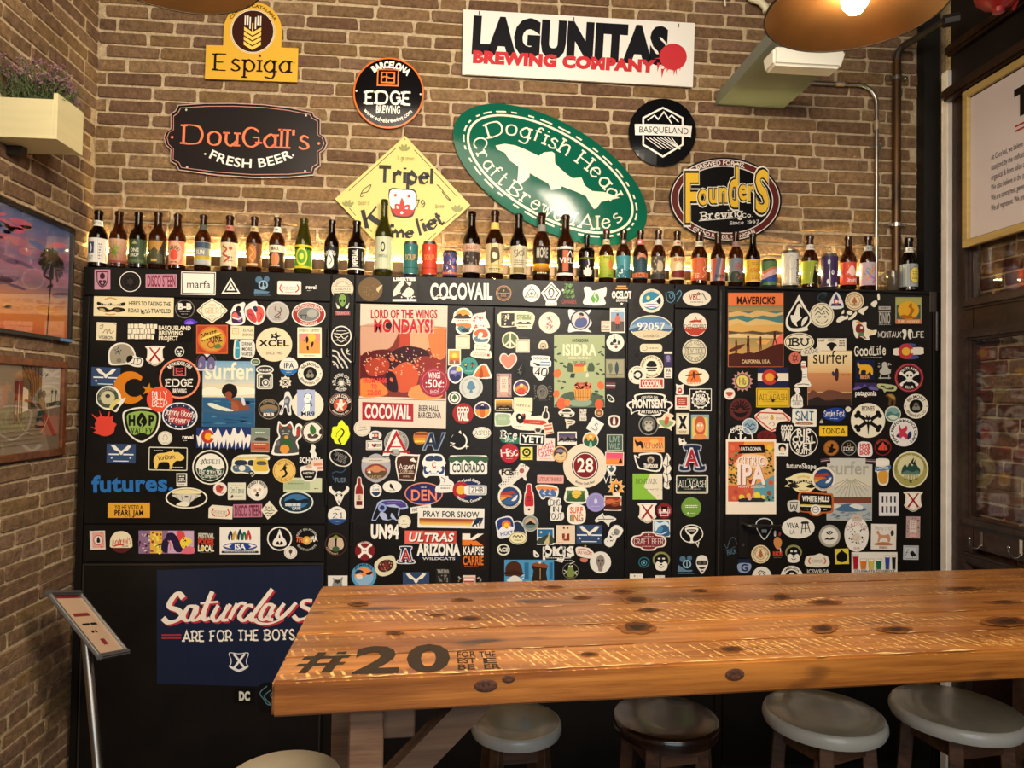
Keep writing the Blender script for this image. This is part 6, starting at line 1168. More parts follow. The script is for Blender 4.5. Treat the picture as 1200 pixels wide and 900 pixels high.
210.6 443.6 0|black disc with a wide salmon rim, slab lettering|e e88a68 0 0 24 23.6;e 15110f 0 0 21.8 21.4;a efe9dc C BREW_EXPLORE 0 0 18 4.2 0 96;f c88078 0 -9 14 11 1.2;L c84a48 1.3 -4,-12,0,-11,4,-12;L c84a48 1.3 -4,-9,0,-8,4,-9;L c84a48 1.3 -4,-6,0,-5,4,-6;l c84a48 1.3 -4,-12.6,-4,-5.6;t efe9dc S EDGE 0 5 8 31;t efe9dc C BREWING 0 14.6 5 16
187.5 468 0|solid salmon red disc with scrawled white words|e e0523a 0 0 15.2 15;t efe9dc P BILLY 0 -5 9 17 -4;t efe9dc P BEER 0 4.6 8 17 4
211 487.6 4|navy starred oval with a red centre and white script|e e8e6e4 0 0 20.6 16;e 24304c 0 0 19 14.6;STARS;e a8343a 0 0 14.6 10.6;t efe9dc P Johnny_Bloody 0 -3.6 6.6 34 2;t efe9dc P Brewery 0 4.4 7 24 2
193.7 513.3 0|small white button with a faint sketch|e e2dcc8 0 0 8.3 8;o b8b09a 0 0 7.2 7 .4;L 9a9078 .6 -2,3,-2,-2,1,-4,3,0,1,3;q 8a8068 0 5.4 6 1 1
220 512.6 1|tiny white word beside the mountain flag, no backing|t W k revel 0 -.6 4.4 13;q W -3 3.8 5 1 1
142 531.5 1|navy rectangle with an eagle, above the blue lettering|EG34x22.4
197 537.7 1|black rectangle with a yellow wild boar|r d8d4bc 0 0 45.6 27.6 1.6;r 12100e 0 0 43.4 25.4 1;P e8c464 -17,3,-16,-2,-12,-6,-4,-7,3,-9,6,-11,7,-8,12,-8,16,-5,18,-4,19,-1,15,2,10,2,6,6,5,11,2,12,2,8,0,4,-8,4,-11,6,-13,12,-16,11,-16,7;t 2a2018 P VonBoris -2 -2 5 20 -6;q e8e4d4 -11 -9.6 14 1.4 1;q e8e4d4 12 9.6 14 1.4 1
246.3 547.6 0|round white brewery seal, dark green lower half|e e8e4d4 0 0 21 20.4;o 14110f 0 0 19.4 18.8 2.6;P 1e4630 -15.6,1,-10,3,-5,0,0,-2,5,1,10,3,15.6,1,14,8,9,13,0,15.4,-9,13,-14,8;t 14110f R ASPEN 0 -6.6 5 22;l 14110f .8 -10,-3,-6,-10,-4,-4;t efe9dc S Brewing 0 4.6 4.8 25;t efe9dc S Company 0 10 3.8 19
155.6 566.5 -1|bright blue lowercase word with a full stop|t 2c6cae k futures. 0 0 18 95
213 562.3 0|small white tag with black block picture|r e0dacc 0 0 12.4 15.4;r 2a2622 0 -1.4 9.4 9.4;q e0dacc 0 -1.4 8 8 3;q 4a4640 0 5.4 8 1.4 1
218.6 583.6 0|wide white oval with a black and cream valley|e ece6cc 0 0 24.6 12.4;e 16130f 0 0 22.8 10.8;P e8d8a0 -14,-8.2,0,-10.4,14,-8.2,15,-5,-15,-5;P cfcabc -16,-4,16,-4,10,1,4,5,-3,5,-10,1;l 4a4640 .5 -12,-3,-9,2;l 4a4640 .5 -6,-3,-4,4;l 4a4640 .5 6,-3,4,4;l 4a4640 .5 12,-3,9,2;e 16130f 0 -1.4 2.6 1.2;P e8e0c8 -12,8,-4,4,4,6,0,10
151 598 0|yellow rectangle with two lines of black capitals|r e0a434 0 0 49.4 17.6;t 1a1612 b YO_HE_VISTO_A 0 -3.6 4.6 33;t 1a1612 k PEARL_JAM 0 3 6.2 34;q 6a4c18 0 7.6 10 .8 1
258 573 0|small white disc with a red cartoon face|e e8dcd0 0 0 8 7.8;P b8483c -5,0,-4,-4,0,-5,2,-3,4,-3,3,1,0,4,-3,4;e 2a1c1a 1 -2 1 .9;L b8483c .9 -1,4,2,5,5,4
277.5 575.7 0|pale square with green lettering and a little boot|r dcd8c0 0 0 21 20.4 .6;t 4a7a68 R OnTime 0 -1 6.6 17;q 8a9a88 0 -6.6 15 1.6 1;P 5a3a2c -7,6,-5,4,-4,7,-7,8;q 9a9a80 2 6 10 2 2
301.6 574.7 0|white disc ringed with black lettering around a dog|e e2dccc 0 0 12 11.8;a 2a2622 k FOREST_BEERS 0 0 9.8 3 0 150;e efe6d8 0 1.6 7.2 6.8;e c8a888 -2.6 0 2 2;e c8a888 2.8 -1 2 2;e 2a2622 0 3 1.4 1;e 3a2c28 0 5.4 2.6 1.6
258.4 600 2|cream label with red antlers, joined to a mauve strip|p e6dcc4 -14,-4,-10,-8,14,-7,14,8,-14,7.6;t 7a4a3a R PERUCHO 0 .5 3.6 15;L R 1.4 -8,-4,-10,0,-9,3,-6,5;L R 1.4 8,-4,10,0,9,3,6,5;l R .5 -5,5,5,5
290.3 598.5 -1|mauve strip with tall thin maroon letters above the cones sign|r b8788c 0 0 34 15.4;t 6a1c38 C DISCO_STEEN 0 0 12 31
315.7 597.8 0|small cream diamond with wavy stripes|p e2dac0 0,-11,10,1,-2,11,-10,0;t 3a3632 s RAY -.6 -3 3 9;L 3a3632 .8 -6,1,-3,0,0,1,3,0,6,1;L 3a3632 .8 -5,4,-2,3,1,4,4,3;L 3a3632 .8 -3,7,0,6,2,7
347.3 588.4 0|dark oval with a blue bridge scene, white rim|e d8dcd4 0 0 20 13;e 1a3038 0 0 18.4 11.4;e 3f6f9c 0 -1 14 8.4;P 14202c -13,-1,-4,-4,2,-2,12,-4,13,1,-12,2;r c8ccc8 -4 3 18 3.4;l 2a3c48 .5 -10,1.6,-10,5;l 2a3c48 .5 -5,1.6,-5,5;l 2a3c48 .5 0,1.6,0,5;t e8e4dc b CAVE 0 7.4 3.4 10
354.8 568.4 .8|long pale green ticket over an oval|r c8cda8 0 0 45 17 .6;r a8b48c -6.6 0 30 11;q 6a7458 -8 -1.6 20 2 1;q 2a2c24 16 4 6 2 1
268 461.5 .6|blue surf magazine cover with a paddling surfer|SURF1
299.4 424 0|tiny green and white oval tag|e d8d8c8 0 0 5.6 4.4;e 5a7050 0 0 4.4 3.2;q e0e0d0 0 0 6 1.2 1
242 425 4|pair of rounded violet-grey tombstone shapes|P dcd8d0 -11,9,-11,-3,-9,-8,-4,-10,-1,-7,1,-7,4,-10,9,-8,11,-3,11,8,1,9,0,5,-1,9;P 6a5f8a -9.4,8,-9.4,-3,-6,-7.6,-2,-5,-1.6,7;P 6a5f8a 1.8,7,2,-5,6,-7.6,9.4,-3,9.4,7;P a8a4c0 -8,6,-7,0,-5,4;P a8a4c0 4,6,5,1,8,5
310.4 433.3 0|white oval with a dark wordmark, above a camera|e dedccc 0 0 10.4 5;e 3a3836 0 0 8.8 3.8;t e8e6dc b instax 0 0 3.6 14
310.4 446.5 0|white square camera drawing with target lens|r dedccc 0 0 18.8 18.6 2.4;r 3a3836 0 0 16 16 2;f dedccc 0 1 12 11 .8;o dedccc 1 2 4.4 4.4 1;e dedccc 1 2 2 2;r dedccc -4.4 -5 3.4 2.4
338.5 429.3 0|white disc with blue base and blue beer letters|e e2dfd2 0 0 10.8 10.6;P 2c6ca8 -10.4,2,-4,4.6,4,4.6,10.4,2,8,7.6,0,10.4,-8,7.6;t 24344c b IPA 0 -1 6 12;l 8a98a8 .5 -5,-5.6,5,-5.6;q c0d4e4 0 7 6 1.2 1
363.4 437.7 0|cream ring of brewery lettering around a black emblem, below the sunset card|BELM
334.4 447.8 0|small cream cog woodcut|* ddd5c0 0 0 7.6 5.8 9;o 2a2622 0 0 4 4 .8;e 2a2622 0 0 1.4 1.4;l 2a2622 .7 -5,-3,4,4;l 2a2622 .7 5,-3,-4,4
315.2 479.4 0|dark disc with a sepia landscape and bold word|e 8a8070 0 0 12.4 12;e 2a251f 0 0 11.4 11;P 8a7450 -10,-2,-4,-5,4,-5,10,-2,8,3,0,1,-8,4;P 5a6a78 -9,2,0,-1,9,2,4,4,-4,4;t e8e2d6 H ROILER 0 6.4 3.6 13;a a89a80 b CERVESERA 0 0 9.4 2.2 0 90
335 472.4 3|pale outlined walking figure in blue-grey|P dcdcd6 -1,-13,3,-13.6,5,-10,7,-6,8,0,6,4,7,13,3,13,1,6,-2,6,-3,13,-7,13,-4,4,-8,2,-6,-2,-3,-4,-2,-9;P 5c6274 0,-8,3,-8,5,-4,4,2,5,10,3,10,1,3,-1,3,-4,10,-5,10,-2,2,-2,-4;P a0a4ac -2,-3,2,-5,3,-2,0,0
360.7 474.3 0|white disc behind a pale blue square portrait|e e4dcc4 0 0 18.6 18;r a8b4d8 -2 -2 21 31;P efeee6 -4,-9,-1,-13,3,-12,4,-7,2,-4,4,1,2,7,-1,12,-5,13,-8,12,-5,4,-3,-1,-4,-4;L 2a3044 .8 -4,-9,-2,-13,3,-13,5,-8;L 2a3044 .8 -3,-1,4,-2,5,2;L 2a3044 .6 -7,11,-3,2;L 2a3044 .5 -1,-8,1,-7.6;t 14161c b MR9 0 10.6 5 16;r 14161c 3.4 1 .8 10
262.4 513.3 1|wide flag of snowy peaks on blue with red C|CO1
305 515.6 1|small red, grey and green truck label|r a8a894 0 0 21.6 28.6 .8;r 7a8a78 0 -9 21 9;r 8a8c84 0 -1.4 21 7;P 3a3630 -6,-1,-4,-3,2,-3,8,-1,8,1,-6,1;r b8583c 0 7.6 21 9.6;q e8dcc0 0 5 17 2 1;q 5a3028 0 9.6 14 2 1;q e0e0d0 0 -9 14 2 1
335.6 513.3 0|beckoning black cat figurine with red ears|CAT
366.4 506.4 0|white disc with a green leaf, dark ring|e 2a241f 0 0 13.4 13.6;o 8a8070 0 0 12.6 12.8 .6;e e6e0d0 0 0 10.8 11;P 3a6a34 -1,-9,3,-5,4,0,0,3,-3,-1,-3,-6;P 4a3c30 -6,3,-2,2,0,5,3,2,7,4,4,7,-4,7;P 2a241f 8,-2,11,-4,11,2,8,2
293.7 545.6 0|blue and yellow camper van with roof luggage|VAN
333.2 551.7 0|yellow disc with a black hunched flute player|e e2bc68 0 0 13.4 14;o 8a6428 0 0 12 12.6 .5;P 1c1610 0,-6,3,-4,2,-1,4,3,1,7,-2,8,-3,7,1,4,0,0,-2,-2;l 1c1610 1 -5,0,0,-2;l 1c1610 .8 0,-6,3,-9;l 1c1610 .8 1,-6,5,-8;a 6a4a20 R WILD_RAT 0 0 10 2.6 0 90;a 6a4a20 R THE_NEXT 0 0 10 2.4 180 90
364 533 0|black rectangle with a white figure on bold word|r 0f0d0c 0 0 28 25;P e4e0d4 1,-12,4,-12,6,-9,5,-5,7,-1,6,3,1,3,1,-1,-1,-4,1,-8;t e8e4dc k SCHOOL 0 6 6 26;q a8a498 0 10.6 18 1 1
371.8 545.2 -4|small coral and white flag tag|r e0c8b8 0 0 13.4 13.4;r d08468 1 -1 10 3;r d08468 1 3.4 10 2.4
361.8 554.8 0|small black and white pint badge|P e2dcd0 -9,-8,9,-8,9,3,5,9,-5,9,-9,3;P 16130f -7.6,-3,7.6,-3,7.4,3,4,7.4,-4,7.4,-7.4,3;P c8a890 -3,-9,2,-11,4,-6,-2,-6;t e8e2d6 b HARDPINT 0 -.4 2.8 13;q e8e2d6 0 4 8 2 1
114.4 633 -2|small red and white playing card with a ring|r e0d0c4 0 0 18 22;r e0a090 1 0 14 18;e e8d8cc 1 0 5.8 5.8;o b84840 1 0 5.8 5.8 .8;P 2a1c1a -1,2,0,-3,2,-3,3,2,1,3;e 3a2c28 5 -8.6 .8 .7;e b84840 4 8 .8 .8
142 635 0|round cream sticker with red script, dark red base|e 5a1e20 0 0 13.2 13;P e8dcb8 -13,2,-12,-5,-7,-11,0,-12.6,7,-11,12,-5,13,2,12,6.4,0,6.8,-12,6.4;t c8443c P Andrew's 0 -.6 8 22 -8;L c8443c 1.6 -9,5,-2,3.4,3,3.6;q 4a4438 5 5 8 2 2
195 635.2 0|long garish comic strip, pink, yellow and purple|r 8a6a88 0 0 65 27;d c87a8a -25 0 13 24 16 2.4;d 4a3058 -25 0 13 24 16 2;d d8c8b0 -25 0 13 22 8 1.6;r e0b040 -12 0 14 26;d 8a3040 -12 0 12 22 12 2;d f0e060 -12 2 12 22 12 2;r c8a8c0 17 0 30 26;P 241a38 -6,8,-5,0,-1,-5,1,-10,7,-11,11,-8,14,-4,17,2,22,6,20,11,13,12,9,8,7,1,4,-2,2,6,1,12,-3,12;P d84848 12,-12,20,-12,22,-4,16,0;P f0d040 16,0,22,-6,30,-2,26,4,20,8;d 3a2448 24 2 12 18 8 1.2;P d86a7a 22,6,32,6,32,13,18,13;L d86a7a 1.2 2,-2,5,3,4,10
241.6 635 1|stacked festival words in grey, red and cream, no backing|t c8c4b0 H FESTIVAL 0 -7 5.4 19;t c8402c H PODER 0 0 6.4 19;t e8e0c0 H LOCAL 0 7.6 6.4 19;e e0b840 -3.6 8 1.8 2.2;q 8a8470 0 12.4 16 1 1
281.3 633.8 0|white rectangle with five coloured fins over blue oval|ISA
327.6 631.2 0|black disc, white rim, flame-shaped monogram|e e8e2d6 0 0 14.6 14.2;e 12100e 0 0 13 12.6;P e8e2d6 0,-11,2.4,-6,4,-2,7,2,8,7,4,9,-4,9,-8,7,-7,2,-4,-2,-2,-6;P 12100e -4,5,-1.6,3,0,6,1.6,3,4,5,3,7,-3,7;P 12100e 0,-5,1,-2,0,0,-1,-2
359.5 632.3 0|black round crest with a word lit by a sun|e 0f0d0c 0 0 13.6 13.6;a b8b4a8 C REST_EN_POBRE 0 0 12 2.4 0 140;a b8b4a8 C SINCE_ALWAYS 0 0 12 2.4 180 120;e d8a030 0 1 5 5;e f0d860 0 1 2.6 2.6;t e07850 H TFL -8 0 5.4 9 8;t e8e2d6 H MA 8.6 -1 6 8 -6;t e0a878 H O 0 1 6 6
340.6 647.5 0|small white button with a brown tree|e e2dace 0 0 7.6 7.4;o a89a88 0 0 6.4 6.2 .4;P 4a4030 -2,-2,0,-4,2,-2,1,1,-1,1;l 4a4030 .7 0,0,0,3.6
286.4 815.8 0|small white interlocked pair of letters on black|r 0c0a09 0 0 24 16;t d0ccc0 H DC 0 0 9.6 13
314 817 0|blue-grey flame outline partly behind the table corner|P 100e0d -10,-14,10,-14,10,14,-10,14;L 4f7480 1.2 -1,-13,-8,-7,-9,-3,-5,2,-1,8,4,9;L 4f7480 1.2 3,-8,-4,-2,-2,3,4,9;L 4f7480 1.2 6,-6,3,-2,6,2
401.5 357.5 0|black tag with a green alien over red word|r 0e0d0b 0 0 20.6 28;e 2a2c26 0 -6 8.4 8.6;P 7aa04c 0,-13,4,-9,4,-4,2,0,0,2,-2,0,-4,-4,-4,-9;e 14140f -1.8 -5 1 1.6;e 14140f 1.8 -5 1 1.6;P d8d4c8 -8,-3,-6,0,-3,3,-6,4;P d8d4c8 8,-3,6,0,3,3,6,4;r 8a3a3c 0 9.6 18 5;t c89898 C TERRANOVA 0 9.6 3.4 16
400 393.7 0|black disc, white rim, line-drawn wings|e e2dcce 0 0 12 12;e 17130f 0 0 10.6 10.6;l e2dcce .9 -9,-3,0,-2,9,-4;L e2dcce .9 -8,0,-3,2,0,0,3,3,8,0;l e2dcce .7 -7,5,7,5;l e2dcce .7 -6,-6,6,-6;L e2dcce .8 -5,3,0,7,6,3
400.3 420.5 0|square scrap of black and white zebra strokes|r 14110f 0 0 23.4 25;L d0ccc0 1.8 -11,-10,-5,-8,-2,-2,3,3,7,11;L d0ccc0 1.6 -11,-4,-6,-2,-3,4,2,11;L d0ccc0 1.4 -11,3,-7,5,-4,11;L d0ccc0 1.6 0,-12,2,-6,6,-1,11,4;L d0ccc0 1 7,-12,6,-7,10,-5;* d0ccc0 7 -9 3 1 6;d d0ccc0 -2 3 16 14 12 1
400 448 0|round white stamp with radial woodcut rays|e 16130f 0 0 10.8 10.8;a d8d4c8 k ATLANTIC_COAST 0 0 8.6 3.4 0 230;* d8d4c8 0 1 6 2.2 12;a d8d4c8 k BEATEN 0 0 8.8 3.2 180 80
399 474.3 0|dark ring, orange centre with a white fighter|e 8a5a4c 0 0 14 14;e 17120f 0 0 13 13;a e2dcd0 k COUGAR_CORNER 0 0 10.6 3.4 0 160;e c85838 0 .4 8 8;P e2dcd0 -1,-6,2,-6,3,-2,6,-3,4,1,2,3,4,7,1,6,-1,3,-3,7,-5,6,-3,1,-5,-2,-2,-2;a e2dcd0 b BREWING_CO 0 0 11 2 180 110
399 507.4 0|neon yellow hop leaf flame|P dcea2c 2,-15,6,-10,9,-8,10,-3,11,2,8,9,4,14,0,13,-6,12,-8,8,-11,4,-10,-1,-9,-7,-4,-8,-2,-12;L 14110f 1.6 1,-5,4,-2,2,3,-2,8,1,13;L 14110f .6 1,-5,-4,0,-5,5
399 536.6 24|tilted black oval with white rim|e dcd8ce 0 0 13.8 9.8;e 14110f 0 0 12.4 8.4;t a8a4a0 R HARBOR -.6 -2.6 4 15;t a8a4a0 R LAGER .6 2.6 4 13
397.4 557.6 0|faint blue scribbled word over pale bars|P 0e0f12 -11,-9,10,-9,10,9,-11,9;L 2f4a64 1.2 -9,-2,-4,-5,2,-4,6,-6,8,-9;L 2f4a64 1.2 -8,0,-6,4,-4,7;t 5c6c7c k FUER 2 5 5 14
397.3 580.3 0|white steer skull with curled horns|P e4dfd2 -12,-8,-9,-11,-8,-7,-4,-4,0,-5,4,-4,8,-7,9,-11,12,-8,10,-3,6,0,5,3,3,7,0,12,-3,7,-5,3,-6,0,-10,-3;e 17130f -3 0 1.2 1.4;e 17130f 3 0 1.2 1.4;L 17130f .7 -1,6,0,9,1,6;L 17130f .6 -4,-3,0,-1,4,-3
395 604 0|white disc with blue base and a two-digit number|e e4e0d6 0 0 10.8 10.6;P 2c4c84 -9.8,4.4,9.8,4.4,6,9,0,10.5,-6,9;t 24304c R 21 0 0 6 10;r 2a3a5c 0 -6.6 6 .7;q b8c4dc 0 7 6 1 1
393.6 638 0|brown round illustration of elephants and frog|e 4a3020 0 0 13 13.4;e 17130f 0 0 12 12.4;P b8a088 -9,-2,-7,-7,-2,-8,-1,0,-2,7,-6,6,-9,3;P c8b098 9,-2,7,-7,2,-8,1,0,2,7,6,6,9,3;P 7a8a3c -3,-9,0,-11,3,-9,2,-7,-2,-7;P 3a5a3c -4,4,0,2,4,4,3,8,-3,8;a c8a890 b OLIFANT 0 0 11 1.8 210 90
395.7 682 0|white card with a sketched wolf, cut by the table|r e2dfd8 0 0 23 15;P 8a8884 -6,7,-5,-1,-6,-5,-2,-3,2,-3,6,-6,5,0,5,7;e 2a2622 -2 0 .9 .8;e 2a2622 2.6 0 .9 .8;P 3a3632 -3,-2,3,-2,0,2
542.2 376.4 0|orange and teal mountain badge in two halves|P ece4d4 -10,-10,-3,-15,5,-15,11,-9,11,-3,12,3,11,12,5,15,-3,15,-8,10,-8,3,-13,2,-12,-2,-11,-4;P e0983c -8,-9,-2,-13.4,4,-13.4,9,-8,6,-7,-4,-6;P 3a2c28 -9,-6,-3,-9,0,-6,4,-8,9,-5,9,-3,-9,-3;q 4a3c34 0 -.6 18 2 1;P d87838 -6,3,9,3,9,8,-6,6;P 4a8088 -6,8,-1,5,4,8,9,7,8,11,4,13,-2,13;P 2a3038 -2,11,3,8,8,12,3,13
563 376.4 0|white and coral tin can with mountain letters|P e8d8cc 4,-10,6,-11,6,-5,9,0,11,7,8,8,5,11,-8,11,-11,4,-9,-6,-4,-9;d c84c3c -1 1 15 15 22 1.6;P f0e8e0 -6,-1,-3,-4,0,0,3,-3,4,4,-5,4
563.8 393.6 0|orange sunset oval with a wave, above a white label|P eae2d4 -10,0,-8,-7,-2,-10,5,-9,10,-4,10,4,6,9,-6,9,-9,5;P d8603c -8,-1,-6,-6,0,-8,6,-6,8,0,2,2;P 5a7a8a -8,2,-3,0,0,4,8,3,6,7,-6,7;P e8e0d0 -2,-4,2,-3,1,1,-4,3
564 410.6 4|white cut-out label with a tiny red square|P e8e0cc -7,-8,9,-8,9,0,11,0,11,9,-11,8,-10,1,-8,0;q 5a5244 0 -5 13 2.4 1;q 5a5244 0 -1 14 2.2 1;t 6a6050 R SAVANA -2 4.6 4 15;r b83028 8.6 5 2.8 2.8
542.3 401 0|blank cream square, beside the sunset oval|r e4dcbc 0 0 16.8 15.6;f b8ae90 0 0 13.4 12.4 .6
532.5 418.6 0|upright orange sunset stamp with white border|r eae0cc 0 0 15 19;r e8a03c 0 -3 12.4 10;r d86a30 0 4.6 12.4 6;e f0d060 0 -2 3 3;P 8a5a48 -6,8,-3,3,0,6,3,3,6,8;L d8d4cc 1 0,8,0,4
549.7 428.6 0|teal disc with two palm trees|e 3f8f86 0 0 10.2 10.2;* 14110f -4 -1 4 1.2 7;* 14110f 4 -2 3.6 1.1 7;* d8c050 -4 -1 1.8 .8 6;e c84838 4 0 1.4 1.2;l 14110f .8 -4,0,-3,4;l 14110f .8 4,0,3,4;q c8e0d8 0 6.4 9 1 1
564.2 435.4 0|orange tent with white edging|P ece4d6 -11,7,-9,2,-5,-5,1,-9,6,-8,10,0,11,8;P e0702c -8,6,-5,-1,0,-7,5,-6,8,1,9,6;P a84818 -3,6,0,-6,2,6;l 8a3c14 .5 -8,6,9,6
533.5 438.7 0|hexagonal violet landscape with yellow sun|P e8e4dc -8,-7,0,-11,8,-7,8,5,0,11,-8,5;P 5c5a98 -6.6,-6,0,-9.4,6.6,-6,6.6,4,0,9,-6.6,4;e e8c84c 4 -6 3 3;P 2c2c5c -6.6,2,-3,-1,0,3,3,0,6.6,3,6,5,0,9,-6,5;P a8a4cc -5,-4,2,-4,0,-1,-5,-1
552 453.8 0|pale grey disc with a blue spade|e c8cbc4 0 0 13.8 13.6;P 5a86a0 0,-8,4,-3,5,1,2,3,1,3,2,6,-2,6,-1,3,-2,3,-5,1,-4,-3;a 8a9090 s HIGHWAY_BREWING_COMPANY 0 0 10.6 2.2 0 290
532.6 466.2 0|small white disc, black ring around a tree|e e8e2d6 0 0 7.6 7.6;e 17130f 0 0 6.2 6.2;e e8e2d6 0 0 5 5;P 4a6a3a -3,0,0,-4,3,0,1,1,-1,1;l 3a2c20 .8 0,0,0,3
542.7 484.6 0|red disc with the bar name in two lines|e 9e2826 0 0 12.4 12.2;t efe9dc H COCO 0 -4.4 6 14;t efe9dc H VAIL 0 3.6 8.6 13;q d8b0a8 0 -.9 8 .7 1
565.3 480.2 0|small disc of purple sky over an orange road|e efe4d0 0 0 9.8 9.8;P 3a3062 -8,-1,-7,-5,0,-8.4,7,-5,8,-1,3,0,-3,0;P e0903c -8.4,0,-2,0,-4,7,-7,5;P e0a03c 8.4,0,2,0,4,7,7,5;P c86830 -2,0,2,0,3,8,-3,8;e e8e4e4 0 -5 1.6 1.2;P 14102a -4,-1,0,-5,4,-1
424.7 501.8 -8|small cream disc on the poster's lower corner|e d8d0be 0 0 10 9.6;o a89e8a 0 0 8.8 8.4 .4;q 6a6252 0 -1 9 2 1;q 8a8270 0 2 12 1.6 1;e 6a6252 -1 -3.6 2.4 .8
440 510.3 0|tiny oval flag with a red C|e dcd8d4 0 0 7.4 5.6;r 2c3454 0 -2.6 8 2;r 2c3454 0 2.6 8 2;o a83034 1 0 2.8 2.8 1.2;e e0b040 1 0 1.2 1.2
438.4 521.8 0|small white tag with a red heart and dark word|r e2ddd2 0 0 19 11 .6;f 4a4640 0 0 16.6 8.6 .5;t 2a2622 R I -6.6 0 4 .8;P b82c2c 0,2.6,-3,0,-2,-2,0,-.6,2,-2,3,0,0,2.6;t 2a2622 b BEER 4 0 3.4 9
464.5 519 0|grey ring behind a big red capital letter|e a8a8a2 0 0 14.4 15;o 5a5a58 0 0 13 13.6 .7;a 4a4a48 b AMERICAN_LEGEND_BREWING 0 0 11 2 0 240;t e6e2da H A 0 0 26 27;t b4202a R A 0 0 23 23;r b4202a -7.6 10.6 9 2;r b4202a 7.6 10.6 9 2
504 517.3 0|orange stripes running into a navy monogram|P b87838 -18,-10,-2,-10,-6,2,-18,2;r 7a3c34 -10.4 -8.6 15 2.4;r c86c30 -11 -5.6 14 2.2;r e0a038 -12 -2.8 12.4 2.2;r e8c848 -12 0 12 2;p 8a96a8 -10,10.6,-1,-10.6,4,-10.6,8,10,14,-10.6,19,-10.6,10,10.6,4,10.6,2,5,-3,5,-5,10.6;p 1c2c48 -8,9.4,0,-9.4,3,-9.4,7.6,7,14.6,-9.4,17,-9.4,9,9.4,5,9.4,3,3.6,-3.6,3.6,-6,9.4;p d8d4c8 1,-5,2.4,1,-1,1
538.6 516.6 0|black disc inside a broken white ring with a star|e 12100e 0 0 12.6 13;o e8e2d6 -.6 0 9.8 10 1.8;P 12100e -4,-11,2,-13,4,-4,1,4,-8,6,-12,1;P e8e2d6 -1,-10,1,-12,2,-8;* e8e2d6 8 6.6 3.6 1 4;l e8e2d6 1.2 -11,2,-6,3,-11,6
564.6 507.3 0|small white oval with black ski town name|e e6e2d2 0 0 10.8 7;o 6a665c 0 0 9.8 6 .4;t 2a2826 R ASPEN 0 0 5 16
440.6 548.5 0|silver road shield framing a sunset range|P a8a8ac -15,-13,-10,-12,-6,-15,0,-17,6,-15,10,-12,15,-13,17,-3,15,7,8,14,0,17,-8,14,-15,7,-17,-3;P cfc8bc -13,-11,13,-11,14,-7,-14,-7;q 7a7268 0 -9 16 2 1;e 8a3c30 0 4 13 9;P c88458 -11,3,-6,-1,0,-3,6,-1,11,3,0,5;P 5a4a30 -12,5,-6,3,0,6,7,3,12,5,8,10,0,13,-8,10;P e8e0d0 -10,5,-7,3,-6,6;t d8c090 R CASCADE 0 10.4 3 14
477 548.3 2|brown park-sign shield with mountains and slanted name|P eae2d6 -13,-13,12,-16,14,-13,10,13,7,15,-8,15,-10,13;P 4a2418 -11.6,-11.6,10.6,-14,12.4,-12,8.8,11.8,6,13.4,-7,13.4,-8.8,11.6;P e8dfd0 3,-9,7,-12,9,-9.4,11,-9,10,-7;t efe6d8 P Aspen -.6 -1.6 6.4 18 -4;t e0c8a8 R Colorado 0 4 3.4 15;l e8dfd0 .7 -9,7,9,6.4;q c8b098 0 10 11 2 2
508.5 545.8 0|front of a blue and white camper van with flag C|P e8e6de -13,-6,-10,-12,-5,-14,5,-14,10,-12,13,-6,14,-3,12,2,13,9,10,14,5,12,-5,12,-10,14,-13,9,-12,2,-14,-3;P 2c3a5c -9.6,-6,-8,-11,-.6,-11.6,-.6,-6;P 2c3a5c 9.6,-6,8,-11,.6,-11.6,.6,-6;P 2c4474 -11,0,-2,9,-11,9;P 2c4474 11,0,2,9,11,9;e e8e6de -7 4.6 2.6 2.6;e e8e6de 7 4.6 2.6 2.6;t c8382e k C 0 -1 6 5;r e8e6de 0 9 12 2.6;q 4a4a50 0 9 9 1.2 1
549 544.7 0|licence-plate label with green sky and dark state name|r e8e6dc 0 0 44 22.4 2;P 3a5a40 -20.4,-9.6,20.4,-9.6,20.4,-2,14,-5,9,-1,4,-5,0,-2,-5,-6,-9,-2,-14,-5,-20.4,-2;t 26302c C COLORADO 0 3.6 9.6 38
440.6 574.8 0|tiny oval badge, navy waves under a word|P e6e2d8 -6,-4,0,-8,6,-4,6,4,0,8,-6,4;P 24385c -4.6,2,4.6,2,3,5,0,6.4,-3,5;t 4a4840 b CAPE 0 -1 2.4 8;l 4a4840 .4 -4,-3.6,0,-6,4,-3.6
459.6 570.3 0|white oval with a diving black figure|e e4e0d4 0 0 11 7;P 1c1a18 -2,-4,0,-2,2,2,3,4,1,3,-3,0;q 6a665c 0 4.4 9 1 1
496.5 578.6 0|navy and coral oval with three airport letters|e d88468 0 0 22.4 13.4;e 24265c 0 0 21 12;t ec8460 b DEN 0 1.6 12.4 31;q d8d4e0 0 -7.6 7 1.6 1
522 567 0|white bird perched on blocky words|P e6e2da -7,-9,-4,-11,0,-9,3,-9,4,-6,8,-3,10,0,9,5,11,9,-10,10,-11,3,-7,1,-6,-4;q 3a3632 0 2 14 2 1;q 3a3632 0 5 14 2 1;l 3a3632 .8 -5,-8,0,-5,-2,-2
550 574 0|red and blue C beside a boxed monogram, curved words|LOCAL
421 577.5 0|slim red and cream bottle sticker, lower left of the door|P e0d4c8 -2,-18,2,-18,3,-11,5,-6,5.4,15,3,18,-3,18,-5.4,15,-5,-6,-3,-11;P 8a2424 -1.4,-17,1.4,-17,2,-10,3.8,-5,3.8,2,-3.8,2,-3.8,-5,-2,-10;r d8c0a8 0 5.4 7 8;t 4a2420 b BEER 0 5.4 2.6 6 -90;r 6a1c1e 0 12 7 5
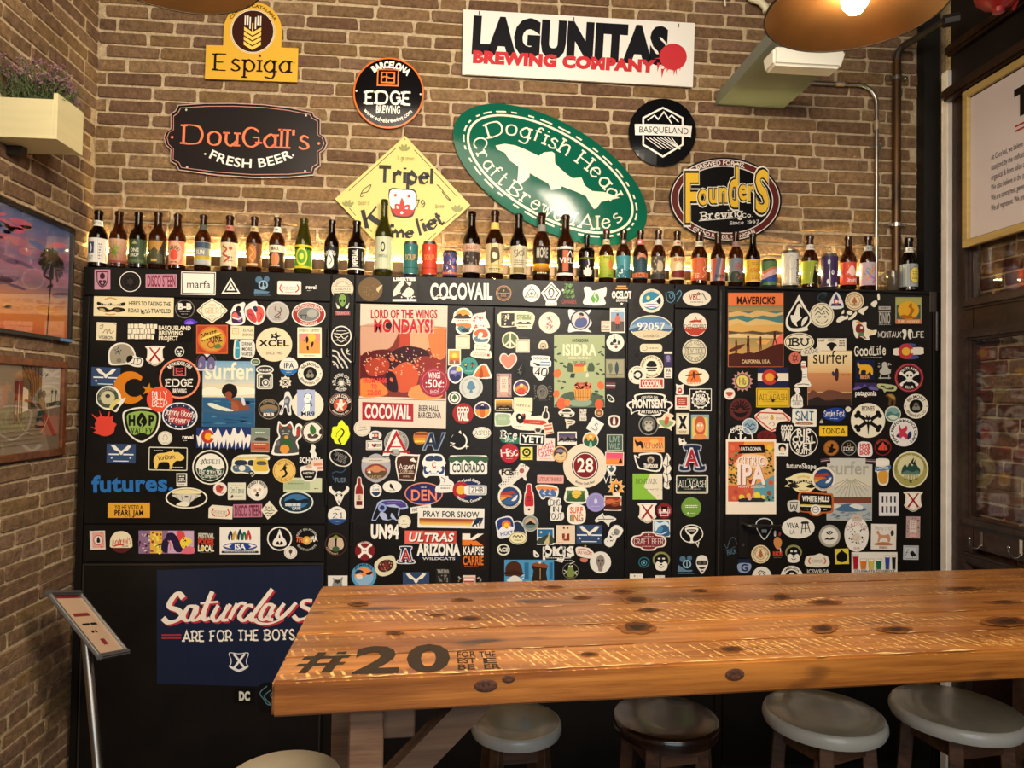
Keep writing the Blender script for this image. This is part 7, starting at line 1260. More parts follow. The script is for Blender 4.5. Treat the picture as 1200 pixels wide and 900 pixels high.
456.5 598 0|striding black bear with purple and navy back|p a8b4d8 -21,12,-19,4,-16,-3,-14,-9,-9,-12,4,-12.6,14,-12,20,-8,22,-3,17,-1,12,-1,11,6,13,11,8,12,4,10,-2,12,-8,11,-12,6,-16,12;p 17151a -20,11,-18,4,-15,-3,-12,-8,0,-4,10,-3,11,-2,9.6,5,11.6,10,8,11,4,4,2,3,1,7,3,10,-2,11,-4,4,-8,2,-10,1,-16,11;p 4a3c80 -10,-10,-4,-11.4,4,-11.6,14,-11,19,-7.6,20,-4,13,-3,6,-7,-6,-6;p 7a5ab0 -3,-10,12,-9.6,16,-8,-3,-8;o 8a9ad0 -8.6 -3 5 5 2.2;e 24306c -8.6 -3 2 2
493 596.3 -9|narrow white strip with dark spaced letters|r e4e0d4 0 0 24.6 7;t 2a2826 b PATAGONIA 0 0 3.8 20
528.5 607 1|long white banner with ski plea and orange stripe|r e6e2d6 0 0 78 23.4;r e8e4da 0 0 76 21;t 14130f b PRAY_FOR_SNOW 0 -4.4 6.6 66;p 9a4c30 -37,.6,27,.6,26,3,-37,3;p c87838 -37,3,26,3,25,5.2,-37,5.2;p e0b050 -37,5.2,25,5.2,24,7.2,-37,7.2;p 1a2844 24,9.6,30,-1,33,-1,35.6,6,38,-1,35,-1,33,5;t 1a2844 b AV 31 5 9 11;r e8c868 -6 8 60 1.4
451 623 1|heavy white letters and number without backing|t efeae0 H UN94 0 0 15 33
474 611.3 0|round cream badge touching the bear's hind foot|e e6dfc8 0 0 7.6 7.6;o b8ae94 0 0 6.6 6.6 .4;e 5a5244 -.6 -1 1 1.4;q 8a826e 0 3 8 1.2 1
504.5 629.6 .3|long red strip with slanted white capitals|r c8403a 0 0 60.6 15.4;p e8645a -30,-7.6,-8,-7.6,-14,7.6,-30,7.6;t 14110f k ULTRAS .8 .8 9.4 53 0 .2;t f2ece4 k ULTRAS 0 0 9.4 53 0 .2
475.6 650 0|white and red block A beside college wordmark|AZ.66
514.3 645 0|white university wordmark over a navy shadow|r 141c30 0 8 50 6;t f0ece4 H ARIZONA 0 -1 12.4 50;t d8d4cc b WILDCATS 0 9.6 3 38
554.6 645.3 .5|brown block with white and orange slanted letters|r 241610 0 0 30 44;p f0e8dc -13,-20,-3.6,-20,-3.6,-14,5,-20,12,-20,1,-12.6,-13,-12.6;p e0782c -13,-12.6,-2,-12.6,0,-11,3,-12,12,-6,-1,-6,-3.6,-9,-3.6,-6,-13,-6;t f0e8dc C KAAPSE 0 0 9 24;t e0782c C CARRIE 0 11.6 10 24;q c86a30 -2 18.6 18 1.4 1
427.6 645.4 0|dark red disc crossed by white bones|e 7c1f24 0 0 11.6 11.2;l f0eae2 2.6 -6,-6,6,6;l f0eae2 2.6 -6,6,6,-6;e f0eae2 -6.6 -6.6 2 2;e f0eae2 6.6 -6.6 2 2;e f0eae2 -6.6 6.6 2 2;e f0eae2 6.6 6.6 2 2;r f0eae2 0 0 8 7 2;q a85050 0 0 5 2.4 1;a f0eae2 b TALLADEGA 0 0 10 2.2 0 90
426.5 674.7 0|light blue ring with a whale before orange sun|e 5a9ac4 0 0 14.6 14.6;e e89058 0 1 11 10.6;P 1c2c44 -11,-3,-7,-7,-2,-6,0,-3,-4,-4,-8,-2;P 8ab4d4 -11,2,-4,3,0,1,6,-2,10,0,11,3,8,8,0,11,-8,8;P e8d8c8 -9,-1,-3,-1,-2,3,-7,4;P 14202c 2,-2,8,-5,10,-4,7,-1;a 1c3c5c k ALMIRALL 0 0 12.8 2.8 0 110
452 663 -22|tilted cream oval with a dark red beaded pattern|P e0d8b8 -12,-6,-6,-10,2,-11,12,-8,13,0,10,7,2,11,-8,10,-13,4;e 4a2a20 0 0 9.6 7;d a8423a 0 0 14 10 20 .9;d d8ccb0 0 0 16 12 16 .7;e 8a2c2c 0 0 3 2.4
487.5 678 0|blue rectangle with an eagle, cut by the table|EG31x15
519.3 675.6 0|small grey hop drawing low on the door|r 24221f 0 0 17 17;t a8a49c C YAKIMA 0 -6 4.6 14;d 8a8680 -3.4 2 4 8 10 1.2;d 8a8680 3.4 2 4 8 10 1.2
549.8 679.6 0|red and cream ribbon label at the table edge|r e0d0c0 0 0 15 11;r b84038 0 0 13.4 6;r efe8dc 0 -.6 12 3;d c8bcb0 -11 -1 5 5 6 1.2;d c8bcb0 11 -1 5 5 6 1.2
605 375.6 .5|double card, black dancers and green frieze|P dcd4b8 -19,-9.6,19,-9,19,7,15,10,1,9,0,7,-19,7;r 2a2622 -10 -1 15.6 15;d dcd4b8 -10 -1 13 12 12 1.6;r 8a9a68 9 -4 17 6;d e0dcc0 9 -4 15 5 10 1;r e4dcc4 9 1.6 17 3.4;P 3a2c24 1,3,5,1,9,3,14,1,17,4,1,4;q 6a6050 8 7 13 2 1
643.7 378.2 0|pale pink disc with a faint red knot|e e4d4c4 0 0 12.4 12.4;d b8746a 0 -1 7 14 16 1.2;d 8a8078 0 0 8 16 12 .7;L a05a50 .8 -3,-6,2,-3,-2,1,2,5,-1,8
680 376.2 0|white diagonal flashes behind a man in a ring|P e8e2da -14,-13,-8,-13,-3,-10,6,-12,13,-13,9,-6,13,0,13,4,9,9,13,13,4,12,-6,12,-14,13,-13,4,-10,2,-13,-4;e 2c3450 0 -1 11.6 11.6;e cfc8c0 0 -1 10 10;P 4a5488 -6,1,-3,-3,4,-4,8,-1,7,5,0,8,-6,6;e c89878 1 -6 2.6 3;P 1c1a20 -2,-8,1,-10,4,-8,3,-6
710.3 382.4 0|cream tag with brown stripes beside a photo|r e0d0ba 0 0 11.6 12.6 1;r b88068 0 -4 11 1.4;r b88068 0 4 11 1.4;t 5a4438 R Rum 0 0 2.6 7
723.6 375.6 0|small photo of a person in a red top on a beach|r ece6da 0 0 17.6 29;r 8aa8c4 0 -6 15.6 8;r a8a098 0 -1 15.6 4;r 5a5048 0 7 15.6 12;P d86a5a -2,-5,2,-5,3,0,2,4,-2,4,-3,0;e 6a4838 0 -7 1.4 1.6;l 3a3030 1.2 -1,4,-1,10;l 3a3030 1.2 1,4,1,10;q 8a8478 0 -12 10 1.4 1
598 398.6 0|cream peace sign filled with forest green|e e4dcbc 0 0 9.8 9.8;e 5f6e48 0 0 8.2 8.2;l e4dcbc 1.8 0,-9,0,9;l e4dcbc 1.8 0,0,-6,6;l e4dcbc 1.8 0,0,6,6
612.6 405.4 0|blank cream square beside the peace sign|r e0d8c0 0 0 16 15.6;f b0a68c 0 0 13 12.6 .6;r 3a342c 0 -10 11 1.2
636.5 403.7 0|tiny cream rainbow arch|P d8ccb0 -5.6,4,-5,-1,-2,-4.6,2,-4.6,5,-1,5.6,4,3,5,-3,5;o 8a7a68 0 2 3.8 4 .9;e 5a4838 0 2.4 1.4 1.4;o b89a80 0 2 2.4 2.6 .6
595.6 423.3 0|plain salmon pink heart|P e8dcd0 0,10,-8,3,-10.4,-3,-8,-8.6,-3,-9,0,-6.6,3,-9,8,-8.6,10.4,-3,8,3;P e0846c 0,8.4,-6.8,2.4,-9,-2.6,-7,-7.4,-3,-7.8,0,-5.2,3,-7.8,7,-7.4,9,-2.6,6.8,2.4;q d07860 0 -1.6 11 1.6 1
609.5 432.8 0|dark pointed oval with a grey plant|P 0e0d0b 0,-9.4,5,-6,6.6,0,5,6,0,9.4,-5,6,-6.6,0,-5,-6;L 7a766c .7 0,6,-1,0,2,-5;l 7a766c .6 -3,1,2,-1;l 7a766c .6 -3,4,2,3
633.6 431 1|stacked white route sign with condor and number forty|P ece8e0 -10,-14,10,-13.6,10,-9,12,-8,12,-2,9,-1,9,5,6,10,0,15,-6,10,-8.6,5,-8.6,-1,-12,-2,-12,-8,-10,-9;t 2a2826 b PATAGONIA 0 -11 3 17;P 14130f -9,-6,-4,-5,0,-3,-4,-2;r 7a96b8 5 -6.6 11 1.6;r 7a96b8 5 -3 11 1.6;t 14130f P 40 0 5 8.6 14 0 .1;l 3a3632 .5 -8,0,8,0
679 434.6 0|green poster of a fruit basket under cream title|ISI
721 401.4 0|white disc with three dangling toys|e e8e2d2 0 0 10.4 10.4;l 14130f .6 -1,-9,-1,-4;P 14130f -2,-4,1,-4,1,0,-3,0;P 3a3a3c -6,1,-4,-1,-2,2,-5,3;P 3a3a3c 3,-2,6,-1,5,2,3,2;e 7a3c34 1 5 1.8 2;l 14130f .5 -6,2,6,2
720.7 431.7 0|khaki square with a standing surfboard|r 8f8c70 0 0 22 22;r a09c80 0 0 19.6 19.6;P 3a4a4c 2,-8,4,-3,4,3,2,7,0,3,0,-3;P 6a705c -8,-4,-4,-6,-3,2,-6,6;l 5a5c48 .6 -9,7,9,7;q 6a6a50 -2 9 10 1 1
590.6 451.6 0|upright pink label with an ornate grey border|r b89a94 0 0 17.4 27.4;d 5a4448 0 0 15 25 46 .9;d d8a8a0 0 -10 14 5 10 1;r ddccb8 0 -1 9 18;q a8948a 0 -2 6 12 5;r d89a90 0 9.6 8 4
611 454.4 0|small round orange and violet beach picture|e e4dcd0 0 0 9.6 9.6;e 4a3c66 0 0 8.2 8.2;P e08a3c -7,0,-3,-3,2,-4,7,0,6,4,0,7,-6,4;P c84c34 -5,3,0,0,5,3,2,6,-3,6;e e8d8a0 0 -3 2 2
635.6 459.3 0|grey engraved beast head with scrolling leaves|P 1a1815 -11,-11,11,-11,11,11,-11,11;e 5f5c54 0 0 6.4 8.4;o 8a8678 0 0 6.4 8.4 .7;o 8a8678 0 1 4 5.4 .6;e 16130f -2 -1 1 1;e 16130f 2 -1 1 1;d 77736a -8.6 0 4 18 14 .9;d 77736a 8.6 0 4 18 14 .9;q 5a564e 0 9.6 14 1.4 1
590.7 474.4 0|small wide picture of a golden sunset|r e4dac4 0 0 21.8 14 2;z e0a848 3a2418 0 0 19.4 11.6 6;P 241810 -9.7,5,-4,1,0,3,4,1,9.7,4,9.7,5.8,-9.7,5.8;q d8c8a8 0 4.2 15 1.2 1
613 474 1|plain cream card with one thin slanted word|r e6dcb8 0 0 22 16.6 1;t 2a2824 R sunrise 0 1 2.8 16 4
590.8 491.6 0|mint green enamel mug with white rim|P dce0cc -11,-6,-9,-8,7,-7,8,-5,11,-4,11,3,8,4,7,7,-9,8,-11,5;P a0b894 -9.4,-5.4,6,-5.4,6,5.4,-8,6.4,-9.4,4;e dce0cc 8 -.6 1.6 2.4;q c8d8bc -2 -1 9 3 2
620.7 492.6 1|white card with a red banner and black bull mask|P eae2d0 -18.6,-9.6,1,-9.6,2,-5,18.6,-5,18.6,10,-18.6,9.6;P 17130f -16,-5,-13,-8,-9,-6,-6,-8,-5,-3,-7,2,-11,4,-15,1;e eae2d0 -12 -3 1.6 1.6;P c8402c -7,-1,-5,-3,-5,-1,17,0,17,5,-5,4,-7,5;q f0d0c0 6 2 18 2 1;e c8402c -8 -6 1.6 1.6;q 4a4640 -12 7.4 8 1 1
639.4 484 4|tiny white outlined beer bottle|P e4dfd2 -1.6,-7.4,1.6,-7.4,1.6,-3,3.8,0,3.8,7.4,-3.8,7.4,-3.8,0,-1.6,-3;P 2a2622 -.8,-6,.8,-6,.8,-2,2.6,.6,2.6,6,-2.6,6,-2.6,.6,-.8,-2
642.7 502.4 -10|small tilted cream and red striped stamp|r e4d4bc 0 0 10.6 12.6;r c86048 0 -4 9 1.6;r c86048 0 0 9 3;r c86048 0 4.6 9 1.4
630.4 504.8 0|little silver cup under the bull card|P c8c4b8 -4,-3.4,4,-3.4,3,2,0,3.8,-3,2;P 3a3632 -2.8,-2.4,2.8,-2.4,2,1,-2,1
663.8 483.6 0|white outlined old sports car|P e0dccc -9.6,0,-6,-3,-3,-5.4,4,-5.4,7,-2,9.6,0,8,4,2,5.4,-6,4;P 2a2c2a -5,-1,-2,-4,3,-4,5,-1;l 5a5c54 .7 -8,1,8,1.6;e 2a2c2a -4.6 3 1.6 1.4;e 2a2c2a 5 3.4 1.6 1.4
683.3 486.2 0|small block of white stencilled words|t d8d2c4 H FREE 0 -4.6 4 8;t d8d2c4 H BEER 0 0 4 8;r d8d2c4 0 4.4 8 4.6;q 2a2622 0 4.4 6 2.4 2
702 483.6 0|tiny brown disc with white rim|e d8cab0 0 0 5.2 5.2;e 8a5a34 0 0 4 4;e c89a60 0 .6 2 1.6
667.4 496.7 0|small cream pennant shaped letter with scribble|P d8d0b8 -5.4,-5,-4,-5.6,6,-4,5.6,0,0,2,-1.6,5.6,-4,5,-4,0;l 3a3830 .8 -3,-3,4,-3;l 3a3830 .7 -2,0,3,-.6
697.3 499.4 32|white square turned on its corner with a sketch|r e6e2da 0 0 15.6 15.6 .6;L 5a5650 .7 -4,3,0,4,4,3,3,0,-1,-1,0,-4,2,-3;l 8a8680 .4 -5,5,5,5
719.6 493.8 0|small white shield with a dark red helmet|P e4dccf -7,-3,-4,-7,4,-7,7,-3,6.6,3,3,6.6,-3,6.6,-6.6,3;P 5a1e1c -5,-2,-3,-5,3,-5,5,-2,4,3,2,4.6,-2,4.6,-4,3;P e4dccf -1,-4,1,-4,1.6,3,-1.6,3
715.3 467.3 -12|tiny white leaf outline|P d8d8cc -3,-5,0,-5,4,0,4,4,0,4,-3,1;P 1c241c -2,-3.6,0,-3.6,2.6,.6,2.4,2.6,0,2.6,-2,0;e 6a8a68 0 0 1 1.4
715.6 451.6 1|small dark red flag with pale stripes|r 4a1e26 0 0 11 8.6;r d8ccc8 0 0 11 1.2;r 8a5458 0 -2.4 11 .8;r 8a5458 0 2.4 11 .8
598.5 512.3 3|green and white sports lettering behind a black strip|P 2c6a54 -9,0,12,0,12,6.6,-9,6.6;t e4e6dc S Bre -2 -2.6 9 18;t dce8e0 b SPORT 0 4.2 2.8 13
597 531 0|red disc with looping white script|e b02430 0 0 11.2 11.2;t f0e4e0 P Hisc 0 -1 9 19 -6;q e0a8a8 0 6.4 10 1 1
617 531.4 0|yellow square with a black circular badge|r dcd460 0 0 14.6 15;o 1c1a14 0 -1.4 5 5 2;e 1c1a14 0 -1.4 2 1;q 3a3820 0 5 10 1.4 1
639.6 526.6 1|cream card of pink flowing script|r e8d4c8 0 0 21 26.6 .6;r ecdcd2 -2 -6 14 4;t d05c70 P Coast 0 -5 8 18 -12;t d05c70 P Gaze 0 3 9 17 -12;q c88a8c 0 11 15 1.4 1
624 514.6 3|black rectangle with thick white four-letter word|r e8e4dc 0 0 30.4 13.6 1;r 12100e 0 0 28.4 11.6 1;t f0ece4 k YETI 0 0 7.8 24
664.6 513.7 0|dusky violet skyline picture with white border|r e6e0d8 0 0 22.4 15.6 .6;z 4a4460 8a6a6c 0 -1 19.8 9.6 5;P 1c1822 -10,3,-6,-1,-3,2,1,-2,5,1,10,-1,10,4,-10,4;t f0e8e0 b UP-NORTH 0 4.4 2.8 17
685.6 545.7 0|largest round sticker, maroon centre with white number|e e2d4bc 0 0 25.6 26;e 2a2420 0 0 15.6 16.2;e e8dccb 0 0 14.4 15;e 7c1a20 0 0 13.4 14;t f2e8dc b 28 0 -.6 15.4 19;a 4a3a2c b Belgian_Craft_Beer 0 0 21 2.8 180 64
656.5 532 0|round brown picture of cream hills, gold rim|e d8a468 0 0 9.2 9.6;e 4a3c40 0 0 7.8 8.2;P d8bc88 -7,3,-3,-1,1,1,5,-3,7,1,5,6,0,8,-5,6;P 8a7a88 -6,-3,0,-6,6,-3,2,-2;l 6a4c30 .6 -4,4,4,2
692 515.8 0|small disc of green pines under orange sky|e e2dcc8 0 0 9.4 9.4;e e0a048 0 0 8 8;P 2c5c44 -8,1,-5,-3,-3,1,0,-1,3,1,5,-4,8,1,6,6,0,8,-6,6;e f0d080 0 -4 2 2;P 8ac0a0 -2,8,0,1,2,8
720.5 518.6 0|green-grey square with two words in tall capitals|r b8c0ae 0 0 19 19;r 3f5248 0 0 17 17;t 8aa090 C LIVE 0 -4 6.6 13;t 8aa090 C WILD 0 4.2 6.6 13
720 537.6 1|small pink and orange striped sunset card|r e8dccc 0 0 22 16 .6;r d8587c 0 -3.6 20 7;r ec8a3c 0 3.4 20 7;r e8705c 0 0 20 1.6;P 2a1c1c 5,4,7,0,8,0,9,4;e 2a1c1c 7 4 2 1.4
712 555 2|white LOVE lettering, a fish in its heart|t e8e4dc T L -5 -5 9 5;P e8e4dc 4,2,-1,-4,0,-9,3,-9,4,-7,5,-9,9,-9,9,-4;P 3a5c5c 1,-6,5,-8,7,-5,4,-2;t e8e4dc T VE 2 6 9 14
722 572.4 0|orange sun with a black skeleton|* e8c4a0 0 -1 11 7 9;* e8a03c 0 -1 9.4 5.8 9;P 1c1a1c -3,-4,2,-5,4,-1,2,3,3,8,0,6,-2,8,-3,2;e e8e0d4 0 -3 1.6 1.6;l e8e0d4 .6 -1,0,2,4;P f0e0c8 -3,5,3,5,3,9,-3,9
602.4 558.6 0|checkered tilted ribbon over black initials|FCB
645 561.6 1|short pink strip with faded letters|r dca49c 0 0 31 9.6 1;t a8605c C UTSUKYINOKO 0 0 4.6 27
597.4 582 0|cream ring around sunset stripes and a blue wave, lower left|RING1
620 585 0|tall bright red bottle, white outline|P e4d8cc -3,-17.6,3,-17.6,4,-10,5.6,-5,6,14,4,18,-4,18,-6,14,-5.6,-5,-4,-10;P c02430 -2,-16.6,2,-16.6,2.6,-9,4.6,-4,4.6,8,-4.6,8,-4.6,-4,-2.6,-9;q 5a1418 0 -1 6 7 3;P e8d8c8 -4,9,4,9,4,15,-4,15;e 5a3c30 0 12 1.6 1.4;r e86a6c -2.6 0 .9 14
640.5 576.8 2|state outline with orange sky and blue mountains|P e8e2d8 -12,-8,12,-7,12,6,0,6,-2,8,-6,8,-9,2;P e0863c -10.4,-6.6,10.6,-5.6,10.6,-2,-9,-2;P 4a6aa0 -9,0,-5,-4,-2,0,1,-4,4,-1,7,-4,10.6,0,10.6,4.6,-1,4.6,-3,6.6,-5,6.4,-8,2;P a8c0dc -5,2,-3,0,-1,3;P a8c0dc 2,2,4,0,6,3
674.7 580.3 1|green valley picture under a striped yellow sun|P e4e4d0 -12,-5,-9,-9,12,-8,12,9,-12,8;r 5a7c48 0 1 21 13;e e0c050 1 -1 6 5.4;P 3a5a34 -10,2,-6,-3,-3,2,1,4,5,0,8,-3,10.4,2,10.4,7,-10,7;l f0e8a0 .7 1,-7,1,-8;l c8a030 .5 -5,-1,7,-1;l c8a030 .5 -5,1.6,7,1.6
698 588.6 0|plain lilac disc with a pale acorn|e 9088c0 0 0 11.2 11.2;o b0a8d8 0 0 9.8 9.8 .5;P cfc8e8 -1.6,-3,0,-4.6,1.6,-3,2,0,0,2,-2,0;q c0b8e0 0 4.6 12 1.4 1
718 589.6 1|small photo of a red desert canyon|r e6dccc 0 0 20 17.6;r 8a3c20 0 0 18 15.4;P c8683c -9,-3,-2,-5,4,-3,9,-6,9,-1,0,1,-9,0;P 4a1c12 -9,3,-3,2,2,4,9,2,9,7.4,-9,7.4;L 2a100c .8 -7,4,0,0,8,-2
651.5 597 0|three stacked scribbled white words|P e4e0d6 -8,-12,5,-13,5,-5,7,-4,6,3,9,4,8,12,-6,13,-6,5,-7,3,-6,-4,-9,-5;t 1c1a18 P DNG -1 -8 6.6 11;t 1c1a18 P IN 0 -.4 6 6;t 1c1a18 P OUT 1 8 6.6 12
675.4 602.2 0|tall two-line surf word in rainbow blocks|P ece4d4 -9,-10,9,-9,9,10,-9,10;t d8643c k SURF 0 -4.4 7 15;t c8783c k ING 1 4.6 8 14;r 4a8a6c -6.6 4.6 1.6 8;r 3a6a8c 5 8 6 1.4
709.6 607.7 8|white outlined flying fish sketch|P e0dcd2 -12,3,-8,-2,-4,-6,-2,-3,4,-4,12,-2,11,1,6,4,5,9,2,6,-4,3,-10,6;L 3a3834 .8 -9,2,-2,1,5,0,10,-1;l 3a3834 .6 -4,-3,-1,1;l 3a3834 .6 3,1,4,6
607 620 0|dark arched picture peeping out behind two badges|P cfcabc -9,10,-8,-5,-2,-10,4,-8,9,0,9,10;P 24304c -7.6,9,-6.6,-4,-2,-8.4,3,-6.6,7.6,1,7.6,9
592.6 617 -8|blue shield with red C sun and white peaks|P dfe0e4 -10,-9,2,-12,9,-9,10,2,8,8,9,11,-9,13,-11,0;P 2c3c78 -8.6,-8,2,-10.4,8,-7.6,8.6,2,0,4,-8.6,4;e e0702c 1 -2 5.4 5.4;e e8c040 1 -1.6 2.8 2.8;P e8e8ec -8.6,3,-3,-1,1,3,4,0,8.6,2,8,4,-8.6,5;t 3a4c90 b HOLT 0 8 4.4 15
607 630.4 0|pale yellow oval with a wavy black line|e e8dfae 0 0 10.8 7.6;o 4a4a58 0 0 9.8 6.6 .5;L 2a2a34 1 -6,-1,-4,-3,-2,-1,0,-3,2,-1,4,-3,6,-1;q 3a3a44 0 2.6 11 1.6 1
621.6 613.3 0|grey ring with a dusky sunset and black hill|e 8a9288 0 0 9.6 9.6;o cfd0c4 0 0 9.4 9.4 .5;e c8a488 0 0 6.2 6.2;P 14130f -6,1,-3,-1,0,-3,3,-1,6,1,4,2,-4,2;P 5c7a74 -6,2,6,2,3,5.4,-3,5.4
639 628.7 0|small square photo of a road to the sky|r e0e0dc 0 0 19.6 19.6;r 2c6a9a 0 -4 17.4 9;P 3a4434 -8.7,3,-2,0,3,-2,8.7,0,8.7,8.7,-8.7,8.7;P c8b888 -2,8.7,3,0,4,-4,5,-4,4.6,0,4,8.7;e f0e0a0 -5 -5 1.2 1.2
662.8 626.6 0|cream square with a red-brown dotted letter u|r e6cfb4 0 0 22 22.4;t 8a3024 k u 0 1 11 9;e 8a3024 -2 -8 1.3 1.3;e 8a3024 2.2 -8 1.3 1.3;d d89868 0 2 7 8 8 .8;q 9a7858 -6 9 7 .8 1
690.5 626 .5|navy rectangle with an eagle beside the cream letter square|EG30x22
718.6 628 33|white tilted trainer shoe covered in doodles|P e6e2d8 -5,-12,0,-14,6,-12,7,-5,5,0,6,7,4,13,-2,14,-6,10,-5,4,-7,-1,-7,-7;P 8a8880 -2,-9,3,-9,4,-4,0,-2,-3,-5;d 2a2826 0 6 7 9 9 1;d 2a2826 0 -4 7 9 5 .8
590 644 0|small white ringed word|o dfdccc 0 0 7.6 6.8 1.6;t dfdccc H ACE 0 0 4.4 13
654.5 645.6 0|white blackletter word over small capitals|t e8e4dc G pigs 0 -2 15 34;q d8d4cc 0 8 36 2 1;q b8b4ac 3 11 34 1.4 1
685 648.5 6|white flashing lozenge town sign on a post|P e8dcd0 -11,-4,-8,-7,0,-7,6,-6,12,0,8,5,0,5,-8,3;L b85a50 .9 -8,-4,0,-5,8,-1;t b04840 b LAS_VEGAS 0 -.6 3.2 17;P c87868 -4,6,4,6,3,10,-3,10;* d8b050 0 -8.4 2 .8 5
703.6 659 0|white disc with a grey engraved skull|e e4dfd8 0 0 12.4 12.8;P 8a8078 -4,-6,0,-9,4,-6,5,0,3,5,2,10,-2,10,-3,5,-5,0;e 3a3632 -2 -2 1.4 1.6;e 3a3632 2 -2 1.4 1.6;d 8a3c3a 0 -1 6 10 6 .6;l 3a3632 .6 0,1,0,4
668.6 669 0|black disc with a green frog smoking|e 12100e 0 0 10 10;o 8a8878 0 0 9.4 9.2 .5;P 7a8a48 -2,-6,2,-6,3,-2,5,2,3,7,-3,7,-5,2,-3,-2;e e0e0c8 -1.4 -5.6 .9 .9;e e0e0c8 1.6 -5.6 .9 .9;L c8c8b0 .9 -8,-1,-5,1,-8,4;L c8c8b0 .9 8,0,5,2,8,5;l d8d4c8 .9 -1,-8,5,-11
620 669 0|blue double portrait of two brown-hatted figures|r 4f94c0 0 0 58 26;d c8dce8 -10 4 36 12 20 1.3;P 4a2818 -28,4,-27,-6,-21,-11,-14,-11,-9,-5,-9,6,-27,6;P 3a1c10 -28,1,-18,-1,-8,2,-8,4,-28,4;P e0dcd4 -26,12,-20,6,-14,6,-8,12;P 2a2018 4,13,5,0,3,-5,9,-10,13,-7,17,-10,21,-5,20,2,20,13;P 8a4a28 3,-7,9,-10,20,-8,22,-4,14,-4;e d8c8b0 12.6 -10 1.6 1.6;l c8a060 .8 13,-3,13,10;r 2c6a9a -3 0 5 20;r 2c6a9a 25.6 0 4 20
628.8 649 0|small bent white arrowhead|P e4e0d8 -3.4,-4,0,-2,3.4,2,1,4,-3,3;P 17130f -1.4,0,1,1,0,3
885.6 386.6 0|orange and teal surf poster with four silhouettes|MAV
936.4 366.6 0|tall white faceted stone emblem|P e8e4d4 0,-21,3,-15,8,-6,15.6,7,10,16,9,21,-11,21,-15.6,8,-6,-10,-3,-16;P 12100e 0,-14,1.4,-12,5,-6,12.6,6,7,16,-9.6,17.6,-13,7,-4.6,-9;P e8e4d4 -10,3,-6,2,-2,-9,2,-10,4,-3,1,2,3,6,-3,11,-2,16,-8,11;P 12100e 1,-7,5,-3,4,3,1,4;P e8e4d4 3,16,4,8,10,4,9,9
963.3 348.6 0|faint teal crescent squiggle|L 2f4a50 1.3 4,-5,-2,-4,-5,1,-1,5,3,5;L 2f4a50 1.1 0,-6,5,-5,3,0;e 1c2426 1 -1 3 3
980 351.5 0|small triangle of navy, white and red letter|P dcdcd8 0,-9.6,8.6,8.6,-8.6,8.6;p 2c3a66 0,-7.6,3.4,0,-3.4,0;p e8e6e0 -3.4,0,3.4,0,5.2,4,-5.2,4;p 2c3a66 -5.2,4,5.2,4,6.8,7.2,-6.8,7.2;o c84838 0 2 3.4 3.4 1.7;r e8e6e0 3 2 2 1.6
1001.3 352.8 0|tan disc with a dark ring and fir tree, upper right|TAN
963 369.3 0|cream disc crowded with squiggly flowers|e e4dcc0 0 0 14.2 14.4;o 4a4438 0 0 13 13.2 .5;L 3a3428 .9 -9,-4,-5,-9,-1,-6,2,-10,6,-7,9,-4;L 3a3428 .9 -8,0,-4,-4,0,-1,4,-5,8,0;L 3a3428 .9 -7,5,-3,9,3,9,7,5;o 3a3428 -3 2 1.4 1.4 .5;o 3a3428 4 2 1.4 1.4 .5;d 4a4438 0 -2 16 12 12 .7
1011 361 0|chain of white island shapes|P e8e2cc -31,15,-27,10,-24,9,-20,10,-18,8,-17,12,-22,14,-28,17;P e8e2cc -24,4,-22,2,-22,6,-25,7;P e8e2cc -19,5,-16,3,-12,5,-14,8,-18,7;P e8e2cc -17,13,-12,8,-8,4,-7,7,-11,12,-16,14;P e8e2cc -6,4,-3,1,0,0,5,-2,6,0,2,4,1,8,-3,6;P e8e2cc 10,-6,15,-9,17,-6,14,-1,10,-3;P e8e2cc 17,-15,19,-17,20,-11,18,-9
931.6 419.7 0|small salmon disc with dark red rosette|e c8705c 0 0 7.2 7.2;* 6a2420 0 0 6 2 8;e c8705c 0 0 1.6 1.6
974.6 404 0|white slip with a black diamond behind a magazine|r e6dcc4 0 0 34 15;P 17130f -6,0,0,-3,6,0,3,3,0,8,-3,3;t 4a4438 b RAMP -12 -5 2.6 8;q 4a4438 12 -2 8 7 3;t 4a4438 b NORTH 0 -5.4 2.6 9
936.4 400.7 0|white oval with three slab capitals|e e4dbbe 0 0 17.6 10.8;e 2a2620 0 0 16.4 9.6;e e4dbbe 0 0 15.6 8.8;t 12100e S IBU 0 0 8.6 21
972.4 443 .4|sandy surf magazine cover with a lone board|SURF2
950 412 -6|jagged white word torn over a magazine corner|P e0d6c0 -11,-1,-8,-4,-5,-1,-3,-4,0,-2,2,-5,5,-2,8,-5,11,-3,10,3,-10,4;t 5a5040 P VOLCHS 0 0 4.4 17
1011 388 6|cartoon animal running with a cream surfboard|P e8e0cc -13,-10,-8,-12,-3,-10,3,-11,4,-5,10,-2,16,-3,15,2,8,5,9,9,5,10,-1,7,-6,9,-9,6,-11,0;P 7a3028 -8,-6,-3,-8,1,-4,2,1,-3,3,-8,1;P 4a7a4c -4,2,1,2,1,6,-4,6;P e8d8a8 4,-1,14,-1.6,10,3,5,4;P d8883c -9,-10,-5,-11,-2,-9,-6,-8;e efe9dc -2 -4 1.6 1.4;P 7a3028 -5,6,-2,6,-4,9;P 7a3028 0,6,3,6,5,9
1036.6 370 0|tall black and white stacked gate emblem|r 1c1916 0 0 15.6 23;r a8a49a 0 -9 14 4;r a8a49a 0 -4.4 14 1.2;t b8b4aa C DINIIO 0 3 12 13;q a8a49a 0 10.4 14 1.2 1;q 1c1916 0 -9 11 2 1
